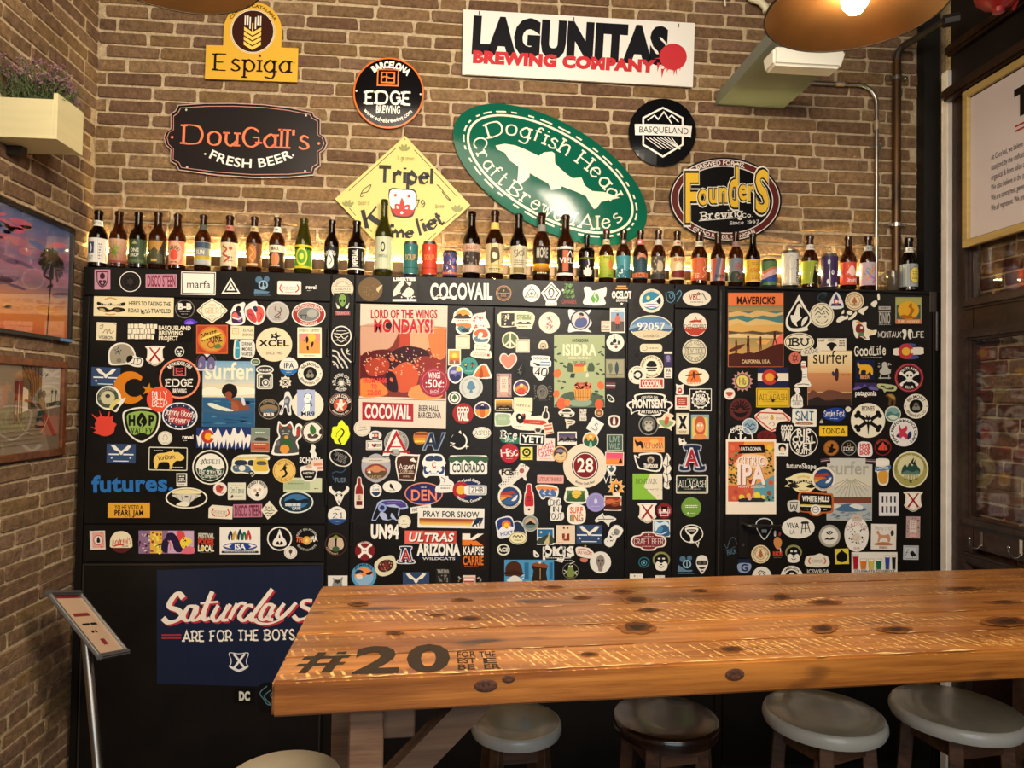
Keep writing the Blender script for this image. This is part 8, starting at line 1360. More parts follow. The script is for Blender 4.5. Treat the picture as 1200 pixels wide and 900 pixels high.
1064.6 363.7 0|square of yellow sun, teal sky and surfer|r 9a9a68 0 0 30.6 31;r 3a5654 0 0 28 28;r a8a45c 0 -10 29 8;e dca42c 0 0 12.4 10.6;P a8641c -11,8,-6,5,-1,6,2,2,2,-2,0,-4,2,-8,4,-8,4,-4,7,0,5,3,4,7,12,8,0,10;r c87a54 0 13 30 5.4;t e8d8a8 b SURF_HAWAII 0 13 3.4 25
1056 391.4 0|wide black strip with white words and two footprints|r 1c1916 0 0 55 14.6;t dedacc P MONTAUK -13.4 .6 6.6 27;t dedacc P LIFE 20 .6 6.6 13;P dedacc 3,-6,6,-4,6,2,4,6,2,5,3,0,1,-3;P dedacc 11,-6,8,-4,8,2,10,6,12,5,11,0,13,-3
1019.6 412 -2|arched white serif words, no backing|t e8e0cc S GoodLife 0 -1 10 36;q b8b0a0 2 7 24 1.2 1
1064.6 411.7 -2|rounded flag pill with big red C|r e4dccc 0 0 35.6 8.6 3.6;r e4dccc 0 0 35.6 7;e 4a5488 0 -7 9 2.4;e 4a5488 3 7 9 2.4;o b8383c -3 0 9 9 4.2;e e0b03c -3 0 4.8 4.8;r e4dccc 4.6 0 4 5
1013.6 433.2 0|navy square with a yellow bear on stilts of letters|r 16203c 0 0 22 23;P e0a828 -9,-6,-8,-9,-6,-6,0,-6,6,-5,9,-1,9,6,7,5,6,2,3,5,1,5,1,1,-4,1,-5,5,-7,4,-6,-1,-8,-3;t e0a060 b BEER 0 8.6 4 11
1036.6 434 0|small black and white poster of a waitress|r 1c1916 0 0 16 23;P b8b4a8 -3,-8,0,-10,3,-8,4,-3,7,0,6,4,-3,5,-6,1,-3,-3;r b8b4a8 0 9 14 1.2;d b8b4a8 -6 -6 3 8 5 1;d b8b4a8 6 -4 3 8 5 1;l b8b4a8 1 -5,10,-5,5;l b8b4a8 1 5,10,5,5
1065.3 442.6 0|black disc, red rim, white skull over crossed bones|e 8a2430 0 0 17 17;o d8706c 0 0 16 16 .5;e 14110f 0 0 13.8 13.8;l e8e4d8 2.4 -9,-5,9,7;l e8e4d8 2.4 9,-5,-9,7;e e8e4d8 -9.6 -5 2 2;e e8e4d8 9.6 -5 2 2;e e8e4d8 -9 8 2 2;e e8e4d8 9 8 2 2;e e8e4d8 0 -2.6 5 5;r e8e4d8 0 3 5 4;e 14110f -2 -2.4 1.4 1.6;e 14110f 2 -2.4 1.4 1.6;a e8e4d8 k OUTLAWS 0 0 11.2 2.8 0 120;a e8e4d8 k CLUB 0 0 11.4 2.8 180 50
1014.6 457.4 .6|purple dusk strip above a white lowercase name|r 141217 0 0 27 17.6;r 3a2c5c 0 -5.6 26 6;P 6a5c98 -13,-3,-8,-5,-5,-3,-1,-7,2,-3,6,-5,13,-3,13,0,-13,0;P 0e0c10 -13,0,-6,-2,0,-5,5,-1,13,0,13,2,-13,2;t e8e2d8 k patagonia 0 3.2 5.6 25;q 7a4030 0 7.8 14 .8 1
1039 454.3 4|narrow green and black wavy label|P b8bc8a -10,-4,10,-3,10,3,0,4,-2,6,-5,2,-10,1;P 3a3c2c -8,-1.6,-3,-2,0,1,4,-1.4,8,-1,8,1.4,2,2,-4,.6;q b8bc8a 0 0 12 1.2 1
941 439 0|white cut-out leg in a striped boot|P e8e4d6 -2,-15,3,-15,3,-8,5,-8,5,4,8,9,8,14,-9,14,-8,11,-2,8,-1,-3,-2,-6;r c8806a 0 -9 5 3;l 3a3632 .7 -1,0,4,0;l 3a3632 .7 -1,3,4,3;L 3a3632 .8 -7,12,0,11,7,12;l 3a3632 .7 -2,-13,3,-13
870 446.8 0|pink pointed sun around a yellow monogram|* c88c84 0 0 12.6 9.4 14;e 5a5c58 0 0 9 9;e d8c468 0 0 7.2 7.2;t 3a3424 s Hb 0 0 7.6 8.4
906 442 0|navy, white and red state flag rectangle|r 1c2244 0 0 36 23;r e2d8c4 0 0 36 9.4;o b8382c -4 0 9.4 9 4.4;e e09c3c -4 0 5 4.8;P 1a1814 1,-4,4,-2,6,0,4,4,1,2,3,0
854.8 461.6 0|small cream disc with a red badge|e e4d8c8 0 0 6.6 6.6;P b8503c -4,-2,4,-2,3,1,0,3,-3,1;q b8503c 0 3.8 5 .9 1
867.6 479.6 0|dark maroon disc with sun rays and a smile|e 5c2824 0 0 13 13;RAYS;P 14110f -9,2,-4,4,4,4,9,2,5,8,0,9.4,-5,8
905.8 466 0|yellow rectangle with a serif name and border|r d8b030 0 0 39.4 22.6 .6;f 3a2c14 0 0 36.6 19.8 .6;t 4a3c18 R ALLAGASH 0 -.6 7 32;q 6a5420 0 -7 14 1 1;q 6a5420 0 4.6 28 1 1;q 6a5420 0 7.8 22 .8 1;P 2a2010 -2,2,2,2,1,5,-1,5
933.8 466.4 0|white hand-grenade-like bottle emblem|P e4e0d4 -3,-11,0,-12,3,-11,4,-7,2,-5,6,-1,7,5,6,11,-6,11,-7,5,-6,-1,-1,-5,-2,-8;l 14110f 1 -3,-3,-4,3;l 14110f 1 0,-4,0,3;l 14110f 1 3,-3,4,3;r e4e0d4 0 6.6 12 5;q 14110f 0 6.6 10 4 2;l 14110f .6 -6,3.6,6,3.6
904.6 491.3 0|pale diamond with red border and faint surf mark|P e8d4c0 -20,-2,-14,-9,-4,-13,4,-10,8,-12,14,-8,22,1,0,14.6;p c84c40 -20,-2,-15,-8.6,14,-7.6,21.6,1,0,14.2;p e8d8c4 -17.6,-2,-13.6,-7,13,-6,18.6,1,0,12.2;t b88a80 s SURF -9.6 -1.6 3 11;t b88a80 s BRAND 10 -1 3 11;P c8a040 -1,-5,1,-5,2,0,-2,0;L 8a7a70 .7 -4,6,0,3,3,6,1,8
878.6 499.6 0|small pale blue disc with choppy waves|e d0d4d0 0 0 9.6 9.6;e 8aa4b4 0 0 8.4 8.4;L 2a3c50 1 -6,-1,-3,-3,0,0,3,-3,6,-1;L 2a3c50 1.2 -6,3,-2,1,1,4,6,2;q 4a5c6c 0 -5 8 1 1
867.5 508 0|white ring with an anchor tucked behind a poster|o d8d4c8 0 6 14.6 15 1.4;a e8e4d8 b O'NEILL 0 7 14 5.4 -18 70;l e8e4d8 2 0,-2,0,8;l e8e4d8 1.6 -3,0,3,0;L e8e4d8 1.8 -6,4,-3,8,3,8,6,4;o e8e4d8 0 -4 2 2 .8
898 512 0|dark red half disc peeping above a poster|e 6a1f1f 0 0 11 7.6;t 2a1210 R IPA 0 -1 5 12
942.6 489.4 1|white card with blue three-letter word and ribbon|r e6e2d6 0 0 28.6 20.4 1;t 3a7aa0 T SMT 0 -2.4 10 21;t 2a4c64 T SMT .8 -1.8 10 21;P a86040 -8,5.6,8,5.6,9,8,-9,8;q e8d8c8 0 6.8 12 1 1
922 507 0|black shape with the bar name in two white lines|P 0f0d0c -11,-11,8,-11,8,10,-11,10;t e8e2d6 H COCO 0 -5.6 6 14;t e8e2d6 H VAIL 0 4 10 13
941.6 517.6 0|white ring of bold wavy black surf lettering|RIPC
977.6 485.6 2|dark blue oval with white comic lettering|P 1c3c8c -13.6,2,-11,-4,-5,-7,4,-8,11,-6,13.6,0,11,5,4,8,-5,7,-11,5;t f0ece4 P Smoke_Fest 0 -1 6.6 24 -3;q b8c8e8 0 5 12 1.6 1
962.6 493.6 0|pair of tiny silver dice-like dots|P b8b4a8 -2,2,-1,-1,1,-1,2,2;P 6a665c -1,-2,1,-3,1,-1
993.8 479.6 0|tiny plain cream dot|e e0d8c8 0 0 3.3 3.3;l a89c88 .5 -1,1,1,-1
976.6 505 0|flat yellow rectangle with one black serif word|r ecc02c 0 0 33 12;t 1a1610 S TONCA 0 0 5.8 27
1017 492.7 0|big cream disc with black crossed bones and bat|BONES
916.6 526.8 1|small white square with a black-haired face|r e8e2d6 0 0 14.6 15;e 14110f 0 -2 4.6 4.6;P e8c8a8 -2,-2,1,-3,3,0,1,3,-2,2;q 3a3632 0 5 8 1.4 1
974 525 0|small brown disc with a black dancing faun|e 8a5424 0 0 9 9;e a86a2c 0 0 7.8 7.8;P 17110c -4,5,-2,1,-5,-2,-1,-1,0,-5,3,-4,2,0,6,1,3,4,1,6
994.8 525 0|small black disc with a gold crest and word|e 8a8880 0 0 8.8 8.8;e 14120f 0 0 7.8 7.8;t e8e2d6 S EDGE 0 1 4 12;f a8843c 0 -4 3.4 3 .6;q 8a8678 0 5 7 .9 1
1013.4 526 1|small white square of chunky red words, clipped corner|P eae0da -7,-7,4,-8,8,-4,8,8,-7,8;t c83c3c H HIVE 0 -4 4 12;t c83c3c H CHOP 0 .6 4 12;t c83c3c H SHOP 0 5 4 12
1034.6 524 0|dark red ring with a spiky red temple|e 8a2420 0 0 9.8 9.8;e 16100e 0 0 8.8 8.8;P d84a38 -5,3,-4,-1,-2,-3,0,-6,2,-3,4,-1,5,3;a c86050 b SOUTHERN 0 0 7.8 1.6 0 120;l 16100e .6 -2,3,-2,-1;l 16100e .6 2,3,2,-1
1043.7 468 6|small brown bear silhouette, golden back|P 5a4020 -6,-5,-2,-7,3,-6,6,-2,6,6,4,7,3,2,1,2,1,7,-2,7,-2,1,-3,-2,-6,-3;P a8843c -4,-5,0,-6,4,-4,5,0,0,-2
1046.3 485.2 0|small disc of misty teal hills|e cfd0bc 0 0 9.4 9.4;e 7aa09a 0 0 8 8;P 4a7a78 -8,0,-3,-3,2,0,8,-2,7,4,0,8,-7,4;P c8d4c0 -6,3,0,1,6,4,0,7;q dce0d0 0 3.4 8 1 1
1073.5 476 0|cream ring of brewery lettering around a black emblem, at the right edge|BELM
1059 506.6 0|white disc with a leaping red figure on navy|e e8e4dc 0 0 16.4 16.6;a 2a2622 k PEAK_PERFORMANCE_CRAFT 0 0 13.6 3 0 300;e e0dcd8 0 0 10.4 10.4;P c8384c -6,-5,-5,-9,-3,-4,0,-5,3,-8,4,-3,2,0,5,4,3,8,-1,5,-4,7,-8,3,-5,0;P 24305c 4,8,5,1,8,-1,9,4,6,8;P 24305c -9,5,-7,2,-5,6
1067 550.2 0|large olive disc with pine forest scene|e e2ddc0 0 0 21 21.4;e a8a058 0 0 19.4 19.8;e d8d0a0 0 -3 15.4 14.6;P 2a4a40 -11,4,-9,-3,-6,-6,-4,-3,-1,-8,2,-4,5,-9,8,-4,11,0,11,4,8,6,-8,6;P 5a7a68 -10,4,-4,1,2,3,8,1,10,5,-8,6;P 1c2420 0,-8,4,-14,3,-8,6,-12,4,-6;t 4a4824 R QUEEN 0 9.6 5 16;a 6a6430 s NORTH_YOUR_SPIRIT_FREE 0 0 17.4 2 -10 190;* 1c1a14 0 14 2.4 1 5
1034.6 552.4 -2|full pint glass crossed by a blue ribbon|P e8e2d0 -7,-15,7,-14,8,-6,9,-3,7,0,5,15,-5,15,-7,1,-9,0,-9,-5,-8,-7;P efe9dc -6,-13,6,-12.6,6,-8,-6,-8;P d89c3c -5.4,1,5.4,0,4,13,-4,13;P 4a7aa8 -8.6,-6,0,-5,9,-7,8,-2,0,-1,-8,-1;t e8e8e8 b LAUTER 0 -3.6 2.6 14
879.8 558.6 0|bright citrus poster in a white border|CIT
939 546 2|white rounded words without backing|t e0dcd4 b futureShape 0 0 6 35
941.5 566 0|cream badge, two hands gripping a ribbon|P e8dca8 -21,-5,-16,-7,-8,-11,0,-12,8,-11,15,-8,16,-4,20,4,16,4,8,10,0,12,-9,9,-14,5,-22,4,-17,0;P 1c1812 -17,-4,-8,-2,0,-4,8,-2,15,-5,14,-1,8,1,0,-1,-8,1,-17,-1;t e8dca8 b TWO_LADS 0 -1.6 3 26;P 1c1812 -19,3,-12,0,-5,4,-10,6;P 1c1812 17,3,10,1,3,4,9,6;P 8a7448 -10,3,-6,3,-7,5;a c8903c b COURAGE 0 6 14 2.4 0 60;L c8903c 1 -6,8,0,9,6,8
995.4 573.4 .5|pale grey surf magazine cover of a peak above waves|SURF3
965 561 0|cream ring around sunset stripes and blue wave, over a magazine|RING2
955.8 590.5 2|orange-bordered black plaque with a white coin|P b8602c -20,-12,-12,-14,14,-13,20,-11,21,6,18,10,8,11,4,14,-4,14,-8,11,-20,9,-21,0;P 14120f -18,-10,-12,-12,14,-11,18,-9,18.6,5,16,8,7,9,-7,9,-18,7.4;t e8e2d6 H WHITE_HILLS 0 -6 5.6 32;q c8c4b8 0 -1.6 14 1.4 1;p d8c048 -18,1,18,1,18,2.6,-18,2.6;p f0ead0 -18,2.6,18,2.6,18,3.6,-18,3.6;e e8e2d6 0 6.6 6 6;o 3a3632 0 6.6 4 4 .6;l 3a3632 .5 -4,6.6,4,6.6;q c8c4b8 -11 6.4 5 1.2 1;q c8c4b8 11 6.4 5 1.2 1
967 539.8 -8|short strip of dark striped tape, left corner|r 2a1c24 0 0 11.4 7;r c8a8ac 0 0 11 .9;r 8a6870 0 -1.8 11 .6
1020 540.4 4|short strip of dark striped tape, right corner|r 2a1c24 0 0 11.4 7;r c8a8ac 0 0 11 .9;r 8a6870 0 -1.8 11 .6
930 593.5 0|white scrap tucked behind the orange plaque|P cfcbc0 -7,-5,-3,-7,6,-7,7,0,6,7,1,5,-4,6,-7,1;L 17130f 1 -4,-3,-3,3,0,-2,2,4,4,-3;l 17130f .8 -5,-5,5,-5
1041.5 592 0|white card with eight black slots|r e4dedc 0 -1 23 27;q 14110f 0 14.6 14 1.6 1;BARS
1070 587.6 0|pinkish shield with thin red cross near the pillar|SHX
1070 618 1|narrow pink label with ornate edging, right side|r b89a94 0 0 16.4 25.6;d 5a4448 0 0 14 23 40 .9;r e0ccc0 0 -1 8.6 15;q a8948a 0 -2 6 10 4;r d8a8a0 0 9.4 8 4
1067.4 647.6 1|grey square with a small black bird|r c4c8cc 0 0 18 16.6;f 6a7078 0 0 15 13.6 .5;P 17171a -1,0,2,-2,4,0,7,4,2,4,0,3;L 4a5058 .6 -6,4,-5,0,-3,-4;l 4a5058 .5 -6,0,-3,0;l 17171a .6 2,4,2,6
935.4 618.4 0|wide white oval with a bar stool drawing|e e6e0d2 0 0 19.2 12.6;t 24201c b VIVA -6.4 -2.6 6 14;t 3a3632 s LA -7 5 4.6 6;P 24201c 4,-7,11,-7.4,12,-5,4,-4.6;l 24201c 1.1 5,-5,3.6,7;l 24201c 1.1 11,-5,14,6;l 24201c 1 8,-5,8.4,5;l 24201c .8 4.4,1,12.6,.6
972.2 628 0|grey ring, white centre with eye and moustache|e a8a498 0 0 12.6 13;e e2dcd0 0 0 9.8 10;P 24201c -4,-3.4,0,-6,4,-4,0,-1.4;e e2dcd0 0 -3.8 1.8 1.4;e 24201c 0 -3.8 .9 .9;P 24201c -6,4.4,-3,2,0,3.4,3,1.6,6,3,3,4.4,0,4.8,-3,4.4;a 8a8678 s HAPPY_DAYS 0 0 11 1.4 0 120
1003.6 626.8 0|tall white oval with red letters and a floral skull|P ebe4da 0,-20,8,-18,13,-9,14,2,11,13,4,19,-4,19,-11,13,-14,2,-13,-9,-8,-18;a a84040 R DAPPER 0 4 16 4.6 0 90;d 2a2826 0 2 18 18 26 1.2;e d8ccb8 0 3 5 5;d b89a50 0 3 7 7 6 .8;t a84040 R 1918 0 15.6 3 7
1003.7 606.8 0|short beige tape tab above the floral skull|r c8b4a4 0 0 12 9;q 8a7068 0 0 6 1.6 1;r a88c80 0 -3.6 12 .8
1035.4 629 1|white card with a pale orange deer|r e8dfd4 0 0 29.6 30;t b8a89c P Thistly_Cross 0 -10 4 22;P c8906c -9,-5,-6,-7,-4,-3,1,-2,6,-3,8,2,7,6,5,6,4,2,-3,2,-5,6,-7,6,-6,-1;P b87850 -10,8,0,6,10,8,8,10,-9,10;P 3a3632 8,-6,11,-8,12,-3,9,-1;t 8a4c3c b RIBES 0 12.6 2.4 10
895.6 620 0|white guitar-pick outline crossed by the door handle|GP
891.3 649.4 0|tan disc with a dark ring and fir tree, under the handle|TAN
911 638 0|orange figure above a small red word|P 141210 -7,-18,5,-18,7,17,-7,17;P c8844c -4,-6,0,-9,4,-6,5,-1,2,5,-1,5,-4,0;P d8d0c4 -4,-15,-2,-16,-2,-10,-4,-10;P a83c4c 2,-15,4,-14,3,-10,1,-11;l d8d0c4 1.2 3,4,4,11;t c83c30 H REDS 0 11 5 11;q 8a8478 0 15.4 9 .9 1
930 650 0|masked penguin-like face in an olive arch, beside the ribbon label|e 8a8a58 0 -3 9.8 8.6;e 14110f 0 -1.6 8 7.6;P e8e2d6 -7,2,-4,-1,0,1,4,-1,7,2,6,8,0,9.6,-6,8;r e8e2d6 -2.4 -4 2.6 1.8;r e8e2d6 2.4 -4 2.6 1.8;L 14110f .8 -2.6,4.4,0,6,2.6,4.4;e 14110f 0 2.6 1.1 .9
957.6 656.6 0|cream hump-topped label with red antlers|P e4dcca -12.6,-4,-3,-6,3,-8,8,-6,12.6,-4,12.6,7,-12.6,7;t 7a4a3a R PERUCHO 0 1 3.2 13;L R 1.2 -8,-3,-10,1,-8,4;L R 1.2 8,-3,10,1,8,4
986.4 652 -2|yellow square with a large black lemon shape|r e0cc3c 0 0 16 18;P 12100e 0,-8,1.6,-6,6,-2,6,4,2,6.6,-2,6.6,-6,4,-6,-2,-1.6,-6
1024.7 659 0|white card with a row of six coloured drinks|GLS
872.2 664.6 0|blue-grey curled letter on dark blue|r 1a2438 0 -1 14.6 17;P 8a9ab8 -7,-4,7,-4,7,3,0,7,-7,4;t 24304c k G 0 .6 8 8
892.8 676 0|white half disc with a sketch, cut by the table|e e4dfd2 0 0 11.4 12;L 2a2622 1 -5,-4,-2,-7,2,-6,5,-4;L 2a2622 .8 -3,-2,0,-5,3,-2
927.7 676 0|white ringed half disc with dark centre, at the table|e e4dfd2 0 0 13 13;a 2a2622 b AMBICADA 0 0 10.4 2.4 0 110;e 1c1916 0 0 7.8 7.8;e e4dfd2 0 -3.6 2.6 1.4
958.6 671.6 0|white spaced lettering right above the table|r 14110f 0 0 28 12;t d0ccc4 b ICSWRGA 0 -2 4.4 26
856.5 640 -6|faded blue scratch lettering left of the handle|L 3a4c58 1 -8,-4,-5,2,-3,-2,0,-8,3,-10,6,-8,7,-1;t 4a6474 k FUCR 0 7 5 11 -6;L 3a4c58 .9 -9,3,-3,4,5,1
'''
def shield_x(sh, k=1, tint='e8dcc8'):
    draw(sh, f'P {tint} -10.5,-11,10.5,-11,9,-7,9.4,2,10.5,5,5,10,0,12,-5,10,-10.5,5,-9.4,2,-9,-7;p f2e8d8 -8,-9,8,-9,7.6,4,0,9,-7.6,4;p 9c1c22 -7,-9.4,-5,-9.4,7,6,5,7.4;p 9c1c22 7,-9.4,5,-9.4,-7,6,-5,7.4;L 4a2c28 .6 -8,6.6,0,11,8,6.6')
def inside(p, hw, n=None):
    q = pts(p); q = catmull(q+q[:1])[:-1]; return [(max(-hw, min(hw, x)), y) for x, y in q]
def special(key, sh):
    if key == 'S': draw(sh, 'P a8aab0 -10,-15,10,-15,10,-7,8,-7,12,8,16,8,15.6,16,2,16,2,8,0,6,-3,8,-2,16,-15.4,16,-15,8,-11,8,-6,-7,-9,-7;P 1c2444 -8.6,-13.6,8.6,-13.6,8.6,-8.4,6.6,-8,10.8,9.4,14.4,9.6,14.2,14.6,3.4,14.6,3,9.4,0,7,-4,9.4,-3.6,14.6,-14,14.6,-13.6,9.6,-10,9.4,-5,-8,-7.6,-8.4;t cfd0d4 k A 0 .6 22 19;t a8202c b A 0 .6 19 15')
    elif key == 'SHX': shield_x(sh)
    elif key.startswith('EG'):
        w_, h = map(float, key[2:].split('x')); draw(sh, f'r 34486c 0 0 {w_} {h}'); ky = min(1, h/22)
        draw(sh, 'x K'); draw(sh, f'p efe9dc -12,{-h/2+2},-8,{-h/2+1.4},-3,{-h/2+6},0,{-h/2+8},3,{-h/2+6},8,{-h/2+1.4},12,{-h/2+2},8,{-h/2+8},3,{-h/2+10},0,{-h/2+12},-3,{-h/2+10},-8,{-h/2+8}') if False else None
        sh.fill(pts(f'-12,{-h/2+2},-8,{-h/2+1.2},-3,{-h/2+6},0,{-h/2+8},3,{-h/2+6},8,{-h/2+1.2},12,{-h/2+2},8,{-h/2+7},3,{-h/2+9},1,{-h/2+12.6},-1,{-h/2+12.6},-3,{-h/2+9},-8,{-h/2+7}'), 'ece4d4')
        if h > 20: sh.fill(rrect(-8.5, 1, 12, 1.6), 'e4e4e4'); sh.fill(rrect(8.5, 1, 12, 1.6), 'e4e4e4'); sh.fill(rrect(0, h/2-2.4, 18, 1), 'd8dce4'); sh.star('e4e4e4', -11, 5, 1.6, .7, 5); sh.star('e4e4e4', 11, 5, 1.6, .7, 5)
    elif key == 'BRICKS':
        draw(sh, 'r 0d0b0a 0 0 77 22')
        rows = ((-8.4, 4.4), (-2.8, 5), (3.4, 5.2)); rd_ = random.Random(3)
        for y, h in ((-7.4, 5.2), (-1.4, 5.4), (4.6, 5.6)):
            x = -37.5
            while x < -7: w_ = rd_.choice([3.6, 4.4, 5.4]); sh.fill(rrect(x+w_/2, y+rd_.uniform(-.4, .4), w_-.7, h), 'e8dfc4'); sh.k -= 1; x += w_
        sh.k += 1
        sh.text('e8dfc4', 'k', 'BASQUELAND', 17.6, -6, 4.6, 38); sh.text('e8dfc4', 'k', 'BREWING', 13, 0, 4.6, 28); sh.text('e8dfc4', 'k', 'PROJECT', 10.4, 6.2, 5, 23)
    elif key == 'CRES':
        o = [(-2+19*math.cos(math.radians(a)), 19*math.sin(math.radians(a))) for a in range(38, 319, 10)]; i_ = [(3+11.4*math.cos(math.radians(a)), 10.6*math.sin(math.radians(a))) for a in range(310, 48, -10)]
        sh.base(o+i_, 'd07a1c'); sh.star('d07a1c', 19.5, 1.6, 8, 3.2, 5, 10)
    elif key == 'BELM': draw(sh, 'e e8e0cc 0 0 14.4 14.6;a 3a342c b BELMONT 0 0 11.2 3.4 0 120;a 3a342c b BREWING_CO 0 0 11.4 2.8 180 130;e 17130f 0 0 8 8;e 6a665c 0 -1 3 3.4;e 8a867a -2 2.4 2.4 2.6;e 8a867a 2.2 2.4 2.4 2.6;e 17130f 0 0 1.2 1.2;r 3a342c -12.4 0 1.6 .8;r 3a342c 12.4 0 1.6 .8')
    elif key == 'TAN': draw(sh, 'e e4cfa8 0 0 11 10.8;o 6a4c34 0 0 9.6 9.4 .6;o 6a4c34 0 0 6.4 6.2 .5;a 8a6848 b FJELD_AND_FIR 0 0 8 1.8 0 200;P a8643c 0,-5,3,2,1,2,1,4,-1,4,-1,2,-3,2;l 8a4c2c .6 -4,3.4,4,3.4')
    elif key == 'STARS':
        for i in range(14): a = 2*PI*i/14; sh.star('e8e6e4', 16.8*math.cos(a), 12.6*math.sin(a), 1.1, .5, 5)
    elif key == 'RAYS':
        for i in range(9): a = math.radians(-80+i*20); sh.line([(3*math.sin(a), 1-3*math.cos(a)), (11.4*math.sin(a), 1-11.4*math.cos(a))], 1.5, '1c100e')
    elif key == 'CO1':
        draw(sh, 'r 24346c 0 0 63.6 24'); mt = [(-31.8, -3)]+[(-31.8+i*2.5, -7+5*math.sin(i*1.7)+2*math.sin(i*.6)) for i in range(1, 25)]+[(31.8, -4)]
        sh.fill(mt+[(31.8-i*1.6, 5+5*((i*7) % 3)-4+(i % 2)*3) for i in range(0, 40)], 'e8e2d6'); off = sh.next()
        sh.fill(ell(-18.6, -1.5, 7.6, 8), 'b8382c'); sh.fill(ell(-18, -1.5, 4.2, 4.6), 'e8a82c'); sh.fill([(-15, -3), (-9, -4), (-9, 1), (-15, 0)], 'e8e2d6')
    elif key == 'CAT': draw(sh, 'P e8e4d8 -9,-20,-5,-16,0,-16,5,-20,8,-14,9,-7,11,-15,15,-17,19,-13,18,-2,13,4,15,11,15,19,-15,20,-16,12,-13,3,-9,-2,-11,-9;P 4a4a48 -8,-17,-5,-14,0,-14,4,-17,7,-12,7,-6,9,-2,12,-4,12,-12,15,-14,17,-11,16,-3,11,4,13,11,13,17,-12,18,-14,12,-11,4,-7,-1,-9,-8;P a83c2c -8,-16,-5,-13,-8,-11;P a83c2c 4,-16,2,-13,6,-11;P a83c2c 12,-10,16,-10,15,-3,12,-2;P 2f5a34 -4,2,3,1,7,6,6,12,-1,13,-6,8;e d8943c -2 13 5.6 5.4;e c8943c 0 -1 2.6 2;e 8a8a88 -4 -8 1.6 1.2;e 8a8a88 3 -8 1.6 1.2;L d8d4cc .6 -5,-4,-1,-5,3,-4;e 6a6a68 -10 6 2.6 3.4')
    elif key == 'VAN': draw(sh, 'P e4e0c8 -22,-1,-21,-7,-14,-12,-4,-13,16,-13,22,-11,22,-7,20,-6,21,2,22,6,18,10,6,10,2,13,-2,10,-10,9,-18,9,-23,5;P d8c070 -19,-7,-14,-10,16,-11,20,-9,8,-8,-10,-7;P 4a6a88 -20,0,-4,0,0,4,1,9,-10,7,-19,7;P 2c3440 -18,-1,-17,-6,-6,-6,-5,-1;P 2c3440 -3,-1,-2,-6,4,-6,4,0;P d8b84c 5,-7,19,-7,20,2,20,6,8,7,3,3;P 5a5848 8,-1,8,-5,17,-5,18,-1;P a8a07c 8,-10,20,-11,20,-9,8,-8;e e0dcc8 -10 3 4 3.4;e 2a2c30 1 9 3.4 3.2;e c8c4b0 1 9 1.6 1.5;r e4e0c8 12 8 14 2.6;e d8a040 -17 2 1.4 1.4')
    elif key == 'ISA': draw(sh, 'r ece6dc 0 0 47.6 31.6;P 14304c -11,-12,-8,-6,-8,-2,-10,-1,-11,-7,-12,-1,-14,-2,-14,-6;P c8a03c -6,-12,-3,-6,-3,-2,-5,-1,-6,-7,-7,-1,-9,-2,-9,-6;P 14304c 0,-14,3,-7,3,-2,1,-1,0,-8,-1,-1,-3,-2,-3,-7;P 1e6a3c 5,-11,8,-6,8,-2,6,-1,5,-7,4,-1,2,-2,2,-6;P b8382c 10,-13,13,-6,13,-2,11,-1,10,-7,9,-1,7,-2,7,-6;e 24408a 0 6.6 20 4.8;P ece6dc -19,6,-10,4,-13,7,-10,9;P ece6dc 19,6,10,4,13,7,10,9;t f0ece4 k ISA 0 6.6 6 13;r 2a2c34 0 13 43 2.6;q e0dcd4 0 13 40 1.4 1')
    elif key == 'LOCAL': draw(sh, 'e 1c2a5c 0 0 18 11;a e8e6e0 k The_Local-Ouncy 0 2 18 3.2 0 0 14;o a82430 -10 0 9.6 9.8 4.4;e e0b03c -10 0 5.4 5.4;r e4e2dc 8 .4 25 11.4 2.4;r e4e2dc -2 .4 8 9;f 2a2c34 9 .4 18 9 .6;t 1c1e26 s ZHB 9 0 6.6 14;a e8e6e0 k Morrison,_Colorado 0 -2 19 3 180 0 15')
    elif key.startswith('AZ'):
        draw(sh, 'P d8d8dc -7,-10,7,-10,7,-6,6,-5,8,5,10,6,10,10.5,-10,10.5,-10,6,-8,5,-6,-5,-7,-6;P 1c2444 -6,-9,6,-9,6,-6.6,4.8,-6,7,6,9,6.8,9,9.5,1,9.5,1,6,-1,6,-1,9.5,-9,9.5,-9,6.8,-7,6,-4.8,-6,-6,-6.6;t e4e2e0 k A 0 .4 15 13.6;t b02430 b A 0 .4 13 10.6')
    elif key == 'FCB':
        draw(sh, 'P ddd8cc -17,-4,-16,-8,-4,-9,0,-6,8,-16,14,-13,18,-10,14,-2,15,4,12,4,8,1,-8,15,-13,16,-18,10,-14,6,-15,0;t 17130f H FCB -8 -5 6 14')
        for i in range(20):
            for j in range(4):
                if (i+j) % 2 == 0: x, y = -15+i*1.45+j*1.1, 12-i*1.35+j*1.2-3; sh.fill(rrect(x, y, 1.2, 1.2, 0, -43), '2a2622'); sh.k -= 1
        sh.k += 1; sh.text('e8e4dc', 'k', 'BARCELONA', -1, 2, 3.2, 22, -43); draw(sh, 'x K'); sh.fill(ell(9, -7, 4.6, 4.6), 'e0dcd4'); sh.fill(ell(9, -7, 3, 3), 'a85a50')
    elif key.startswith('RING'): draw(sh, 'e e6dcc8 0 0 14 14.2;e 24406c 0 0 11.4 11.6;p a83c2c -10,-5,4,-7,7,-4,-1,-2,-11,-2;p c87038 -11,-2,-1,-2,4,-1,-3,1,-11,1;p e0a03c -11,1,-3,1,-8,4,-10,5;P 3a5c88 -8,6,-3,2,3,-1,7,-4,10,0,8,6,2,9,-4,9;P e6e2dc 4,2,9,-2,7,4,2,5;a 6a5c48 b SUN_PATAGONIA 0 0 12.6 1.8 180 110')
    elif key == 'RIPC':
